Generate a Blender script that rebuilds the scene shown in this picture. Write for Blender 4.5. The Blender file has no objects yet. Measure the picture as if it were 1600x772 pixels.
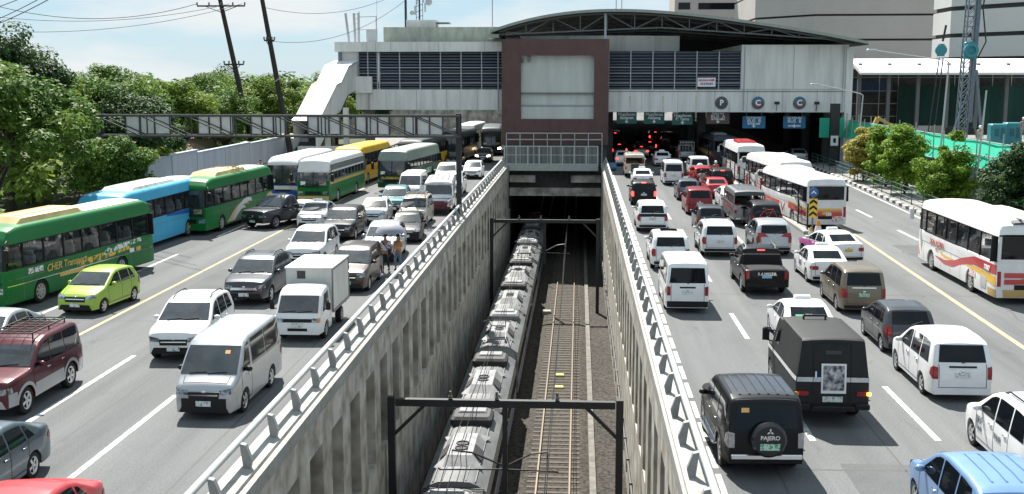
import bpy, math, random
import numpy as np
from mathutils import Vector, Matrix

S = bpy.context.scene
COL = S.collection
PI = math.pi
rad = math.radians

# ------------------------------------------------------------------ camera, sky, sun, exposure
cam_d = bpy.data.cameras.new('camera')
cam = bpy.data.objects.new('camera', cam_d)
COL.objects.link(cam)
S.camera = cam
cam_d.sensor_width = 36.0
cam_d.lens = 40.5
cam_d.clip_end = 3000
cam_d.clip_start = 0.3
pitch = math.atan(265 / 1800)
yaw = math.atan(105 * math.cos(pitch) / 1800)
cam.location = (0, 0, 9.0)
cam.rotation_euler = (PI / 2 - pitch, 0, yaw)

SUN = Vector((-0.55, 1.65, 2.3)).normalized()
sun_el = math.asin(SUN.z)
sun_az = math.atan2(SUN.x, SUN.y)
sd = bpy.data.lights.new('sun', 'SUN')
sd.energy = 5.0
sd.angle = rad(0.55)
sd.color = (1.0, 0.955, 0.88)
sun = bpy.data.objects.new('sun', sd)
COL.objects.link(sun)
sun.rotation_euler = (-SUN).to_track_quat('-Z', 'Y').to_euler()
sun.location = (-40, 120, 160)

wd = bpy.data.worlds.new('World')
S.world = wd
wd.use_nodes = True
nt = wd.node_tree
nt.nodes.clear()
N = nt.nodes.new
out = N('ShaderNodeOutputWorld')
bg = N('ShaderNodeBackground')
bg.inputs['Strength'].default_value = 0.075
sky = N('ShaderNodeTexSky')
sky.sky_type = 'NISHITA'
sky.sun_disc = False
sky.sun_elevation = sun_el
sky.sun_rotation = sun_az
sky.air_density = 1.0
sky.dust_density = 0.1
sky.ozone_density = 1.5
tc = N('ShaderNodeTexCoord')
mp = N('ShaderNodeMapping')
mp.inputs['Scale'].default_value = (1.6, 1.6, 6.5)
mp.inputs['Location'].default_value = (0.35, 0.2, 0.1)
cn = N('ShaderNodeTexNoise')
cn.inputs['Scale'].default_value = 4.2
cn.inputs['Detail'].default_value = 9
cn.inputs['Roughness'].default_value = 0.55
cr = N('ShaderNodeValToRGB')
cr.color_ramp.elements[0].position = 0.40
cr.color_ramp.elements[0].color = (0, 0, 0, 1)
cr.color_ramp.elements[1].position = 0.62
cr.color_ramp.elements[1].color = (1, 1, 1, 1)
mx = N('ShaderNodeMix')
mx.data_type = 'RGBA'
mx.inputs[7].default_value = (5.1, 5.4, 5.5, 1)
hz = N('ShaderNodeMix')
hz.data_type = 'RGBA'
hz.inputs[0].default_value = 0.82
hz.inputs[7].default_value = (2.55, 3.75, 4.75, 1)
L_ = nt.links.new
L_(tc.outputs['Generated'], mp.inputs['Vector'])
L_(mp.outputs[0], cn.inputs['Vector'])
L_(cn.outputs['Fac'], cr.inputs[0])
L_(cr.outputs[0], mx.inputs[0])
L_(sky.outputs[0], hz.inputs[6])
L_(hz.outputs[2], mx.inputs[6])
L_(mx.outputs[2], bg.inputs['Color'])
L_(bg.outputs[0], out.inputs['Surface'])

S.view_settings.view_transform = 'Standard'
S.view_settings.look = 'None'
S.view_settings.gamma = 1
S.view_settings.use_curve_mapping = False
S.view_settings.exposure = 1.15
S.cycles.max_bounces = 6
S.cycles.diffuse_bounces = 3
S.cycles.glossy_bounces = 3
S.cycles.transmission_bounces = 3
S.cycles.transparent_max_bounces = 8
S.cycles.sample_clamp_indirect = 6
S.cycles.use_denoising = True

# ------------------------------------------------------------------ materials
MC = {}


def _new(name):
    m = bpy.data.materials.new(name)
    m.use_nodes = True
    return m, m.node_tree, m.node_tree.nodes['Principled BSDF']


def c4(c):
    return (c[0], c[1], c[2], 1)


def mat(name, col, rough=0.6, metal=0.0, var=0.0, scale=3.0, spec=0.5, coat=0.0, stretch=(1, 1, 1), bump=0.0, dark=None, lo=0.35, hi=0.7, emit=None, detail=5):
    """plain procedural surface: colour broken up by object-space noise"""
    if name in MC:
        return MC[name]
    m, t, b = _new(name)
    b.inputs['Roughness'].default_value = rough
    b.inputs['Metallic'].default_value = metal
    b.inputs['Specular IOR Level'].default_value = spec
    b.inputs['Coat Weight'].default_value = coat
    b.inputs['Coat Roughness'].default_value = 0.04
    b.inputs['Base Color'].default_value = c4(col)
    if var > 0 or bump > 0:
        tcn = t.nodes.new('ShaderNodeTexCoord')
        mpn = t.nodes.new('ShaderNodeMapping')
        mpn.inputs['Scale'].default_value = stretch
        nn = t.nodes.new('ShaderNodeTexNoise')
        nn.inputs['Scale'].default_value = scale
        nn.inputs['Detail'].default_value = detail
        nn.inputs['Roughness'].default_value = 0.65
        t.links.new(tcn.outputs['Object'], mpn.inputs['Vector'])
        t.links.new(mpn.outputs[0], nn.inputs['Vector'])
        if var > 0:
            r = t.nodes.new('ShaderNodeValToRGB')
            d = dark if dark else tuple(v * (1 - var) for v in col)
            r.color_ramp.elements[0].position = lo
            r.color_ramp.elements[0].color = c4(d)
            r.color_ramp.elements[1].position = hi
            r.color_ramp.elements[1].color = c4(col)
            t.links.new(nn.outputs['Fac'], r.inputs[0])
            t.links.new(r.outputs[0], b.inputs['Base Color'])
        if bump > 0:
            bn = t.nodes.new('ShaderNodeBump')
            bn.inputs['Strength'].default_value = bump
            bn.inputs['Distance'].default_value = 0.02
            t.links.new(nn.outputs['Fac'], bn.inputs['Height'])
            t.links.new(bn.outputs[0], b.inputs['Normal'])
    if emit:
        b.inputs['Emission Color'].default_value = c4(emit[0])
        b.inputs['Emission Strength'].default_value = emit[1]
    MC[name] = m
    return m


def paint(name, col, metal=0.0, rough=0.3):
    if 'black' in name:
        return mat('paint ' + name, col, rough=.35, coat=.12, spec=.2)
    if 'bus' in name:
        return mat('paint ' + name, col, rough=.42, var=.14, scale=1.4, coat=.12, spec=.2, stretch=(1, 1, .4))
    return mat('paint ' + name, col, rough=rough, metal=metal, var=0.10, scale=2.2, coat=0.32, spec=0.3)


def glass_mat(name, tint, alpha, rough=0.03):
    m, t, b = _new(name)
    b.inputs['Base Color'].default_value = c4(tint)
    b.inputs['Roughness'].default_value = rough
    b.inputs['Alpha'].default_value = alpha
    b.inputs['Specular IOR Level'].default_value = 0.6
    MC[name] = m
    return m


GLASS = mat('car glass', (0.005, 0.007, 0.010), rough=0.05, spec=0.28)
GLASSF = mat('windscreen glass', (0.045, 0.056, 0.062), rough=0.10, spec=0.95, var=0.6, scale=1.6, bump=0.25)  # dust film in the base colour, lightened to give the glass some glare
BUSGLASS = glass_mat('bus window glass', (0.012, 0.016, 0.018), 0.62)
BUSFRONT = glass_mat('bus windscreen glass', (0.02, 0.032, 0.036), 0.55)
TYRE = mat('tyre rubber', (0.009, 0.009, 0.010), rough=0.9, var=0.3, scale=6)
RIM = mat('alloy rim', (0.55, 0.56, 0.58), rough=0.28, metal=0.8)
RIMS = mat('steel rim', (0.42, 0.42, 0.41), rough=0.5, metal=0.4, var=.2)
PLAST = mat('black plastic', (0.009, 0.009, 0.010), rough=0.6, spec=.3)
GREYP = mat('grey plastic', (0.16, 0.16, 0.165), rough=0.5)
CHROME = mat('chrome trim', (0.72, 0.73, 0.74), rough=0.14, metal=1.0)
HEADL = mat('headlamp lens', (0.42, 0.47, 0.50), rough=0.08, metal=0.5, var=.85, scale=7, lo=.4, hi=.6)
TAILL = mat('tail lamp lens', (0.33, 0.012, 0.014), rough=0.18, var=.3, scale=8)
TAILW = mat('clear tail lamp lens', (0.5, 0.46, 0.46), rough=0.15, var=.5, scale=9)
TAILON = mat('lit tail lamp', (0.6, 0.02, 0.02), rough=0.3, emit=((1.0, 0.05, 0.04), 2.2))
TAILFAR = mat('lit brake lamp', (0.6, 0.02, 0.02), rough=0.3, emit=((1.0, 0.05, 0.04), 1.8))
HEADON = mat('lit headlamp', (0.9, 0.8, 0.6), rough=0.3, emit=((1.0, 0.72, 0.45), 8.0))
AMBER = mat('amber lamp lens', (0.75, 0.24, 0.02), rough=0.25)
PLATEW = mat('number plate', (0.62, 0.66, 0.64), rough=0.5, var=.6, scale=16, dark=(.16, .2, .2), lo=.38, hi=.48)
PLATEG = mat('green number plate', (0.45, 0.62, 0.5), rough=0.5, var=.6, scale=16, dark=(.06, .28, .16), lo=.42, hi=.52)
PLATEY = mat('yellow number plate', (0.65, 0.47, 0.08), rough=0.5, var=.6, scale=16, dark=(.1, .08, .02), lo=.36, hi=.46)
WHITE = mat('white plain paint', (0.78, 0.79, 0.78), rough=0.5, var=0.08)
STICK = mat('windscreen sticker', (0.75, 0.42, 0.14), rough=0.6)
P = dict(
    white=paint('white', (0.76, 0.77, 0.77)), pearl=paint('pearl white', (0.66, 0.67, 0.68), .1), silver=paint('silver', (0.42, 0.44, 0.46), .55),
    grey=paint('grey', (0.06, 0.064, 0.073), .45), dgrey=paint('dark grey', (0.022, 0.024, 0.028), .3), slate=paint('slate', (0.10, 0.13, 0.155), .5),
    black=paint('black', (0.0045, 0.005, 0.0065)), maroon=paint('maroon', (0.085, 0.012, 0.02), .25), wine=paint('wine red', (0.24, 0.018, 0.026), .2),
    red=paint('red', (0.42, 0.022, 0.028)), coral=paint('coral red', (0.5, 0.05, 0.06)), lime=paint('lime', (0.33, 0.50, 0.07), .15), blue=paint('powder blue', (0.20, 0.34, 0.58), .35),
    tan=paint('bronze', (0.20, 0.165, 0.12), .45), brown=paint('brown', (0.055, 0.04, 0.035), .35), teal=paint('teal', (0.07, 0.19, 0.20), .3),
    pink=paint('pink', (0.72, 0.19, 0.45)), beige=paint('beige', (0.52, 0.46, 0.38)), armor=mat('armour paint', (0.019, 0.021, 0.021), rough=.6, var=.3, scale=4, spec=.3),
    gbus=paint('bus green', (0.008, 0.155, 0.035)), gbus2=paint('deep bus green', (0.012, 0.075, 0.032)), lbus=paint('bus sky blue', (0.07, 0.40, 0.62)), bbus=paint('bus blue', (0.02, 0.11, 0.42)),
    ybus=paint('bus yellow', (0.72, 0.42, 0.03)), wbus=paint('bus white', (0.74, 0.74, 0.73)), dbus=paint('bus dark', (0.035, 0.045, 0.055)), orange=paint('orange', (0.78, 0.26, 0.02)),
    gold=paint('gold', (0.62, 0.42, 0.12)), ofw=mat('weathered white roof', (0.62, 0.63, 0.6), rough=.6, var=.35, scale=1.5), cream=mat('cream roof pod', (0.64, 0.47, 0.2), rough=.6, var=.25, scale=2),
)

# ------------------------------------------------------------------ object helpers


def tag(o, label=None, cat=None, group=None, kind=None):
    if label:
        o['label'] = label
    if cat:
        o['category'] = cat
    if group:
        o['group'] = group
    if kind:
        o['kind'] = kind
    return o


def empty(name, loc, rz=0.0, label=None, cat=None, group=None):
    o = bpy.data.objects.new(name, None)
    COL.objects.link(o)
    o.location = loc
    o.rotation_euler = (0, 0, rz)
    o.empty_display_size = 0.3
    return tag(o, label, cat, group)


def link(name, me, m, parent=None):
    """one object on (possibly shared) mesh data; the material sits on the object"""
    o = bpy.data.objects.new(name, me)
    COL.objects.link(o)
    if parent:
        o.parent = parent
    if m is not None:
        if len(me.materials) == 0:
            me.materials.append(m)
        if me.materials[0] is not m:
            o.material_slots[0].link = 'OBJECT'
            o.material_slots[0].material = m
    return o


class MB:
    def __init__(s):
        s.v = []
        s.f = []
        s.mi = []

    def add(s, v, f, m=0):
        k = len(s.v)
        s.v += [tuple(map(float, p)) for p in v]
        s.f += [tuple(i + k for i in q) for q in f]
        s.mi += [m] * len(f)
        return s

    def box(s, x0, x1, y0, y1, z0, z1, m=0, M=None):
        v = [(x0, y0, z0), (x1, y0, z0), (x1, y1, z0), (x0, y1, z0), (x0, y0, z1), (x1, y0, z1), (x1, y1, z1), (x0, y1, z1)]
        if M is not None:
            v = [tuple(M @ Vector(p)) for p in v]
        return s.add(v, [(0, 3, 2, 1), (4, 5, 6, 7), (0, 1, 5, 4), (1, 2, 6, 5), (2, 3, 7, 6), (3, 0, 4, 7)], m)

    def rbox(s, x0, x1, y0, y1, z0, z1, r=.03, m=0):
        """box with chamfered upper and vertical edges"""
        def ring(i, z):
            a, b, c, d = x0 + i, x1 - i, y0 + i, y1 - i
            return [(a + r, c, z), (b - r, c, z), (b, c + r, z), (b, d - r, z), (b - r, d, z), (a + r, d, z), (a, d - r, z), (a, c + r, z)]
        v = ring(0, z0) + ring(0, z1 - r) + ring(r, z1)
        f = [tuple(range(7, -1, -1)), tuple(range(16, 24))]
        for k in (0, 8):
            for i in range(8):
                j = (i + 1) % 8
                f.append((k + i, k + j, k + 8 + j, k + 8 + i))
        return s.add(v, f, m)

    def bar(s, a, b, w, h=None, m=0):
        """square bar between two points"""
        h = h or w
        a = Vector(a)
        b = Vector(b)
        d = (b - a).normalized()
        u = Vector((0, 0, 1)) if abs(d.z) < .95 else Vector((0, 1, 0))
        r = d.cross(u).normalized()
        u = r.cross(d).normalized()
        v = []
        for p in (a, b):
            for i, j in ((-1, -1), (1, -1), (1, 1), (-1, 1)):
                v.append(p + r * (i * w / 2) + u * (j * h / 2))
        return s.add(v, [(3, 2, 1, 0), (4, 5, 6, 7), (0, 1, 5, 4), (1, 2, 6, 5), (2, 3, 7, 6), (3, 0, 4, 7)], m)

    def tube(s, pts, r, n=8, m=0, cap=True):
        pts = [Vector(p) for p in pts]
        rs = r if isinstance(r, (list, tuple)) else [r] * len(pts)
        v = []
        f = []
        u0 = None
        for i, p in enumerate(pts):
            d = (pts[min(i + 1, len(pts) - 1)] - pts[max(i - 1, 0)]).normalized()
            if u0 is None:
                u0 = Vector((1, 0, 0)) if abs(d.x) < .9 else Vector((0, 1, 0))
            a = (u0 - d * u0.dot(d)).normalized()
            u0 = a
            b = d.cross(a)
            for k in range(n):
                t = 2 * PI * k / n
                v.append(p + (a * math.cos(t) + b * math.sin(t)) * rs[i])
        for i in range(len(pts) - 1):
            for k in range(n):
                j = (k + 1) % n
                f.append((i * n + k, i * n + j, (i + 1) * n + j, (i + 1) * n + k))
        if cap:
            f.append(tuple(range(n - 1, -1, -1)))
            f.append(tuple((len(pts) - 1) * n + k for k in range(n)))
        return s.add(v, f, m)

    def lathe(s, prof, M=None, n=16, m=0):
        """revolve (r, h) profile about local z"""
        v = []
        f = []
        for r, h in prof:
            for k in range(n):
                t = 2 * PI * k / n
                v.append(Vector((r * math.cos(t), r * math.sin(t), h)))
        for i in range(len(prof) - 1):
            for k in range(n):
                j = (k + 1) % n
                f.append((i * n + k, i * n + j, (i + 1) * n + j, (i + 1) * n + k))
        f.append(tuple(range(n - 1, -1, -1)))
        f.append(tuple((len(prof) - 1) * n + k for k in range(n)))
        if M is not None:
            v = [M @ p for p in v]
        return s.add(v, f, m)

    def ball(s, c, rx, ry=None, rz=None, n=10, m=0):
        ry = ry or rx
        rz = rz or rx
        pr = []
        for i in range(1, 8):
            t = PI * i / 8
            pr.append((math.sin(t), -math.cos(t)))
        M = Matrix.Translation(Vector(c)) @ Matrix.Diagonal((rx, ry, rz, 1))
        return s.lathe(pr, M, n, m)

    def prism(s, poly, axis, a, b, m=0):
        """polygon (2D) extruded along axis 'x', 'y' or 'z' from a to b"""
        def mk(p, t):
            return {'x': (t, p[0], p[1]), 'y': (p[0], t, p[1]), 'z': (p[0], p[1], t)}[axis]
        n = len(poly)
        v = [mk(p, a) for p in poly] + [mk(p, b) for p in poly]
        f = [tuple(range(n - 1, -1, -1)), tuple(range(n, 2 * n))]
        for i in range(n):
            j = (i + 1) % n
            f.append((i, j, n + j, n + i))
        return s.add(v, f, m)

    def grid(s, pts, m=0, flip=False):
        """pts[i][j] grid of points -> quads"""
        h = len(pts)
        w = len(pts[0])
        v = [p for row in pts for p in row]
        f = []
        for i in range(h - 1):
            for j in range(w - 1):
                q = (i * w + j, i * w + j + 1, (i + 1) * w + j + 1, (i + 1) * w + j)
                f.append(q[::-1] if flip else q)
        return s.add(v, f, m)

    def mesh(s, name, smooth=None):
        me = bpy.data.meshes.new(name)
        me.from_pydata(s.v, [], s.f)
        me.update()
        if smooth is not None:
            me.polygons.foreach_set('use_smooth', [True] * len(me.polygons))
            me.set_sharp_from_angle(angle=rad(smooth))
        return me

    def build(s, name, m, parent=None, smooth=None):
        me = s.mesh(name, smooth)
        ms = m if isinstance(m, (list, tuple)) else [m]
        for q in ms:
            me.materials.append(q)
        if len(ms) > 1:
            me.polygons.foreach_set('material_index', s.mi)
        o = bpy.data.objects.new(name, me)
        COL.objects.link(o)
        if parent:
            o.parent = parent
        return o


def text_mesh(string, size, bold=0.0, extr=0.004, shear=0.0, spacing=1.0):
    cu = bpy.data.curves.new('lettering', 'FONT')
    cu.body = string
    cu.size = size
    cu.extrude = extr
    cu.offset = bold
    cu.shear = shear
    cu.space_character = spacing
    cu.align_x = 'CENTER'
    cu.align_y = 'CENTER'
    cu.resolution_u = 3
    t = bpy.data.objects.new('lettering', cu)
    COL.objects.link(t)
    bpy.context.view_layer.update()
    me = bpy.data.meshes.new_from_object(t.evaluated_get(bpy.context.evaluated_depsgraph_get()))
    me.materials.clear()
    bpy.data.objects.remove(t)
    bpy.data.curves.remove(cu)
    return me


def text(string, size, m, parent, M, name='lettering', **k):
    o = link(name, text_mesh(string, size, **k), m, parent)
    o.matrix_local = M
    return o


def frame3(x, y, n, at):
    return Matrix(((x[0], y[0], n[0], at[0]), (x[1], y[1], n[1], at[1]), (x[2], y[2], n[2], at[2]), (0, 0, 0, 1)))


def on_left(at):
    return frame3((-1, 0, 0), (0, 0, 1), (0, 1, 0), at)


def on_rear(at):
    return frame3((0, -1, 0), (0, 0, 1), (-1, 0, 0), at)


def on_front(at):
    return frame3((0, 1, 0), (0, 0, 1), (1, 0, 0), at)


def to_cam(at):
    return frame3((1, 0, 0), (0, 0, 1), (0, -1, 0), at)


def leaf_mat(name, c0, c1, c2, trans=.35):
    m, t, b = _new(name)
    a = t.nodes.new('ShaderNodeAttribute')
    a.attribute_name = 'leaf'
    r = t.nodes.new('ShaderNodeValToRGB')
    e = r.color_ramp.elements
    e[0].position, e[0].color = 0.0, c4(c0)
    e[1].position, e[1].color = 1.0, c4(c2)
    q = e.new(.5)
    q.color = c4(c1)
    t.links.new(a.outputs['Fac'], r.inputs[0])
    t.links.new(r.outputs[0], b.inputs['Base Color'])
    b.inputs['Roughness'].default_value = .6
    b.inputs['Specular IOR Level'].default_value = .2
    tr = t.nodes.new('ShaderNodeBsdfTranslucent')
    t.links.new(r.outputs[0], tr.inputs['Color'])
    mx_ = t.nodes.new('ShaderNodeMixShader')
    mx_.inputs[0].default_value = trans
    t.links.new(b.outputs[0], mx_.inputs[1])
    t.links.new(tr.outputs[0], mx_.inputs[2])
    t.links.new(mx_.outputs[0], t.nodes['Material Output'].inputs['Surface'])
    return m



# ------------------------------------------------------------------ vehicle shells
class Shell:
    """closed body surface: x runs from the nose (0) to the tail (L)"""

    def __init__(s, L, W, H, prof, belt, rw, wheels=(), R=.32, zb=.24, nose=.17, tail=.10, crown=.03, rr=.09, bulge=.06):
        s.L, s.W, s.H, s.belt, s.rw, s.wheels, s.R, s.zb, s.nose, s.tail, s.crown, s.rr, s.bulge = L, W, H, belt, rw, wheels, R, zb, nose, tail, crown, rr, bulge
        s.px = np.array([p[0] for p in prof], float)
        s.pz = np.array([p[1] for p in prof], float)

    def top(s, x):
        return np.interp(x, s.px, s.pz)

    def half(s, x, z):
        x = np.asarray(x, float)
        z = np.asarray(z, float)
        a = 1 - s.nose * np.clip(1 - x / .95, 0, 1) ** 2.2
        b = 1 - s.tail * np.clip(1 - (s.L - x) / .6, 0, 1) ** 2.2
        zm = .66 * s.belt
        lo = 1 - s.bulge * np.clip((zm - z) / zm, 0, 1) ** 2
        hi = 1 - .02 * np.clip((z - zm) / (s.belt - zm), 0, 1) ** 2
        t = np.clip((z - s.belt) / max(s.H - s.belt, .01), 0, 1.2)
        up = .98 + (s.rw - .98) * (t * .85 + t * t * .15)
        v = np.where(z < zm, lo, np.where(z < s.belt, hi, up))
        return s.W / 2 * a * b * v

    def bottom(s, x):
        z = s.zb
        for w in s.wheels:
            d = abs(x - w)
            r = s.R + .055
            if d < r:
                z = max(z, s.R + math.sqrt(r * r - d * d) * .96)
        return z

    def stations(s):
        xs = set(np.round(s.px, 4))
        n = int(s.L / .16)
        xs |= set(np.round(np.linspace(0, s.L, n + 1), 4))
        for w in s.wheels:
            r = s.R + .055
            xs |= set(np.round([w + r * math.cos(t) for t in np.linspace(0, PI, 11)], 4))
            xs |= {round(w - r - .004, 4), round(w + r + .004, 4)}
        xs = sorted(x for x in xs if s.px[0] - 1e-6 <= x <= s.px[-1] + 1e-6)
        o = [xs[0]]
        for x in xs[1:]:
            if x - o[-1] > .0035:
                o.append(x)
        return o

    def mb(s):
        m = MB()
        rings = []
        for x in s.stations():
            zt = float(s.top(x))
            zb = min(s.bottom(x), zt - .05)
            r = min(s.rr, (zt - zb) * .35)
            z1 = zt - r
            half = []
            for i in range(8):
                z = zb + (z1 - zb) * i / 7
                half.append((float(s.half(x, z)), z))
            w = half[-1][0]
            for a in (30, 60, 90):
                half.append((w - r + r * math.cos(rad(a)), z1 + r * math.sin(rad(a))))
            wc = w - r
            for f in (.7, .35):
                half.append((wc * f, zt + s.crown * (1 - f * f)))
            full = [(y, z) for y, z in half] + [(0, zt + s.crown)] + [(-y, z) for y, z in reversed(half)]
            rings.append([(s.L / 2 - x, y, z) for y, z in full])
        n = len(rings[0])
        v = [p for r_ in rings for p in r_]
        f = []
        for i in range(len(rings) - 1):
            for k in range(n):
                j = (k + 1) % n
                f.append((i * n + k, i * n + j, (i + 1) * n + j, (i + 1) * n + k))
        f.append(tuple(range(n - 1, -1, -1)))
        f.append(tuple((len(rings) - 1) * n + k for k in range(n)))
        return m.add(v, f)

    def loc(s, x, y, z):
        return (s.L / 2 - x, y, z)

    # patches that follow the surface
    def side(s, lo, up, sgn=1, nu=14, nv=5, off=.007):
        """strip between two (x, z) polylines on the flank"""
        def samp(pl, t):
            pl = np.array(pl, float)
            q = np.linspace(0, 1, len(pl))
            return np.interp(t, q, pl[:, 0]), np.interp(t, q, pl[:, 1])
        rows = []
        for v in np.linspace(0, 1, nv + 1):
            row = []
            for u in np.linspace(0, 1, nu + 1):
                a = samp(lo, u)
                b = samp(up, u)
                x = a[0] + (b[0] - a[0]) * v
                z = a[1] + (b[1] - a[1]) * v
                row.append(s.loc(x, sgn * (float(s.half(x, z)) + off), z))
            rows.append(row)
        return MB().grid(rows, flip=sgn > 0)

    def end_x(s, y, z, rear=False):
        xs = np.linspace(0, s.L, 400)
        if rear:
            xs = xs[::-1]
        y = abs(y)

        def inside(x):
            tp = s.top(x)
            h = s.half(x, np.minimum(z, tp))
            return (tp + s.crown * (1 - np.clip(y / np.maximum(h, .1), 0, 1) ** 2) >= z) & (h >= y)
        ok = inside(xs)
        i = int(np.argmax(ok))
        if not ok[i]:
            return s.L / 2
        if i == 0:
            return xs[0]
        a, b = xs[i - 1], xs[i]
        for _ in range(12):
            c = (a + b) / 2
            if inside(c):
                b = c
            else:
                a = c
        return b

    def end(s, q, rear=False, nu=8, nv=4, off=.008):
        """patch on the nose or tail; q = four (y, z) corners: low-left, low-right, high-right, high-left"""
        rows = []
        for v in np.linspace(0, 1, nv + 1):
            row = []
            for u in np.linspace(0, 1, nu + 1):
                y = (q[0][0] * (1 - u) + q[1][0] * u) * (1 - v) + (q[3][0] * (1 - u) + q[2][0] * u) * v
                z = (q[0][1] * (1 - u) + q[1][1] * u) * (1 - v) + (q[3][1] * (1 - u) + q[2][1] * u) * v
                x = s.end_x(y, z, rear) + (off if rear else -off)
                row.append(s.loc(x, y, z))
            rows.append(row)
        return MB().grid(rows, flip=not rear)

    def on_top(s, x0, x1, f0, f1, off=.008, nu=8, nv=6):
        rows = []
        for x in np.linspace(x0, x1, nu + 1):
            row = []
            zt = float(s.top(x))
            w = float(s.half(x, zt - s.rr)) - s.rr
            for f in np.linspace(f0, f1, nv + 1):
                row.append(s.loc(x, f * w, zt + s.crown * (1 - f * f) + off))
            rows.append(row)
        return MB().grid(rows)


STY = dict(
    sedan=dict(L=4.45, W=1.73, H=1.47, belt=.95, rw=.76, R=.31, wx=(.86, 3.46),
               prof=[(0, .50), (.03, .64), (.12, .72), (.4, .81), (.8, .9), (1.25, .97), (2.0, 1.37), (2.3, 1.455), (2.6, 1.475), (3.05, 1.445), (3.35, 1.36), (3.92, 1.08), (4.2, 1.06), (4.36, 1.02), (4.42, .9), (4.45, .6)],
               ws=(1.0, 1.39), rw_=(1.11, 1.38), rwid=.6, win=[(1.42, 2.38, 2.02, 2.38), (2.46, 3.2, 2.46, 3.12), (3.27, 3.6, 3.2, 3.32)]),
    hatch=dict(L=3.85, W=1.68, H=1.52, belt=.96, rw=.78, R=.29, wx=(.72, 3.2),
               prof=[(0, .50), (.03, .66), (.1, .76), (.35, .87), (.85, 1.0), (1.7, 1.42), (2.0, 1.505), (2.4, 1.52), (3.1, 1.49), (3.4, 1.42), (3.7, 1.02), (3.79, .92), (3.83, .8), (3.85, .55)],
               ws=(1.04, 1.44), rw_=(1.02, 1.4), rwid=.6, win=[(1.15, 2.1, 1.72, 2.1), (2.18, 2.9, 2.18, 2.86), (2.97, 3.32, 2.93, 3.1)]),
    mpv=dict(L=4.5, W=1.75, H=1.74, belt=1.04, rw=.82, R=.32, wx=(.82, 3.52),
             prof=[(0, .54), (.03, .74), (.12, .86), (.4, .96), (.95, 1.08), (1.8, 1.58), (2.1, 1.69), (2.5, 1.735), (3.5, 1.735), (4.05, 1.69), (4.2, 1.62), (4.38, 1.12), (4.45, 1.0), (4.48, .85), (4.5, .5)],
             ws=(1.13, 1.6), rw_=(1.14, 1.6), rwid=.64, win=[(1.25, 2.3, 1.88, 2.3), (2.38, 3.2, 2.38, 3.2), (3.28, 4.08, 3.28, 3.92)]),
    suv=dict(L=4.6, W=1.83, H=1.74, belt=1.08, rw=.8, R=.36, wx=(.86, 3.52), zb=.32,
             prof=[(0, .6), (.03, .86), (.1, .96), (.4, 1.03), (1.15, 1.12), (1.95, 1.59), (2.2, 1.68), (2.6, 1.735), (3.5, 1.715), (4.0, 1.64), (4.15, 1.57), (4.42, 1.16), (4.52, 1.04), (4.57, .85), (4.6, .55)],
             ws=(1.16, 1.6), rw_=(1.16, 1.56), rwid=.66, win=[(1.4, 2.42, 2.0, 2.42), (2.5, 3.3, 2.5, 3.26), (3.38, 4.02, 3.34, 3.82)]),
    boxy=dict(L=4.55, W=1.85, H=1.86, belt=1.12, rw=.86, R=.38, wx=(.84, 3.55), zb=.36,
              prof=[(0, .62), (.03, .95), (.1, 1.04), (.4, 1.1), (1.2, 1.17), (1.78, 1.66), (2.0, 1.77), (2.4, 1.845), (4.0, 1.85), (4.25, 1.8), (4.36, 1.71), (4.5, 1.14), (4.53, .9), (4.55, .55)],
              ws=(1.21, 1.69), rw_=(1.17, 1.68), rwid=.7, win=[(1.36, 2.3, 1.82, 2.3), (2.38, 3.2, 2.38, 3.2), (3.28, 4.24, 3.28, 4.14)]),
    van=dict(L=4.7, W=1.7, H=1.99, belt=1.1, rw=.88, R=.33, wx=(.95, 3.5), nose=.13, tail=.05,
             prof=[(0, .52), (.03, .78), (.1, .94), (.45, 1.14), (1.12, 1.78), (1.32, 1.9), (1.7, 1.97), (4.3, 1.985), (4.52, 1.92), (4.6, 1.8), (4.67, 1.1), (4.7, .5)],
             ws=(1.17, 1.8), rw_=(1.2, 1.78), rwid=.68, win=[(.78, 1.5, 1.22, 1.5), (1.7, 2.9, 1.7, 2.9), (2.98, 4.42, 2.98, 4.36)]),
    bigpickup=dict(L=5.95, W=2.0, H=1.88, belt=1.14, rw=.8, R=.4, wx=(1.0, 4.55), zb=.4, tail=.03,
                prof=[(0, .66), (.03, .98), (.1, 1.08), (.4, 1.13), (1.45, 1.19), (2.1, 1.7), (2.3, 1.81), (2.6, 1.875), (2.95, 1.86), (3.12, 1.8), (3.28, 1.18), (3.32, 1.14), (5.85, 1.14), (5.91, 1.1), (5.95, .6)],
                ws=(1.23, 1.72), rw_=(1.2, 1.72), rwid=.72, win=[(1.62, 2.5, 2.2, 2.5), (2.58, 3.02, 2.58, 2.98)]),
    pickup=dict(L=5.25, W=1.86, H=1.8, belt=1.1, rw=.8, R=.385, wx=(.9, 4.1), zb=.38, tail=.03,
                prof=[(0, .62), (.03, .92), (.1, 1.02), (.4, 1.08), (1.3, 1.16), (1.98, 1.63), (2.2, 1.73), (2.6, 1.795), (3.25, 1.78), (3.45, 1.72), (3.62, 1.14), (3.66, 1.1), (5.15, 1.1), (5.21, 1.06), (5.25, .55)],
                ws=(1.2, 1.64), rw_=(1.16, 1.64), rwid=.68, win=[(1.5, 2.45, 2.06, 2.45), (2.53, 3.35, 2.53, 3.3)]),
)
SHC = {}
MSH = {}


def shell(sty):
    if sty not in SHC:
        d = STY[sty]
        SHC[sty] = Shell(d['L'], d['W'], d['H'], d['prof'], d['belt'], d['rw'], d['wx'], d['R'], d.get('zb', .24), d.get('nose', .17), d.get('tail', .1))
    return SHC[sty]


def cached(key, fn, smooth=40):
    if key not in MSH:
        MSH[key] = fn().mesh(key[-1] if isinstance(key, tuple) else key, smooth)
    return MSH[key]


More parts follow.
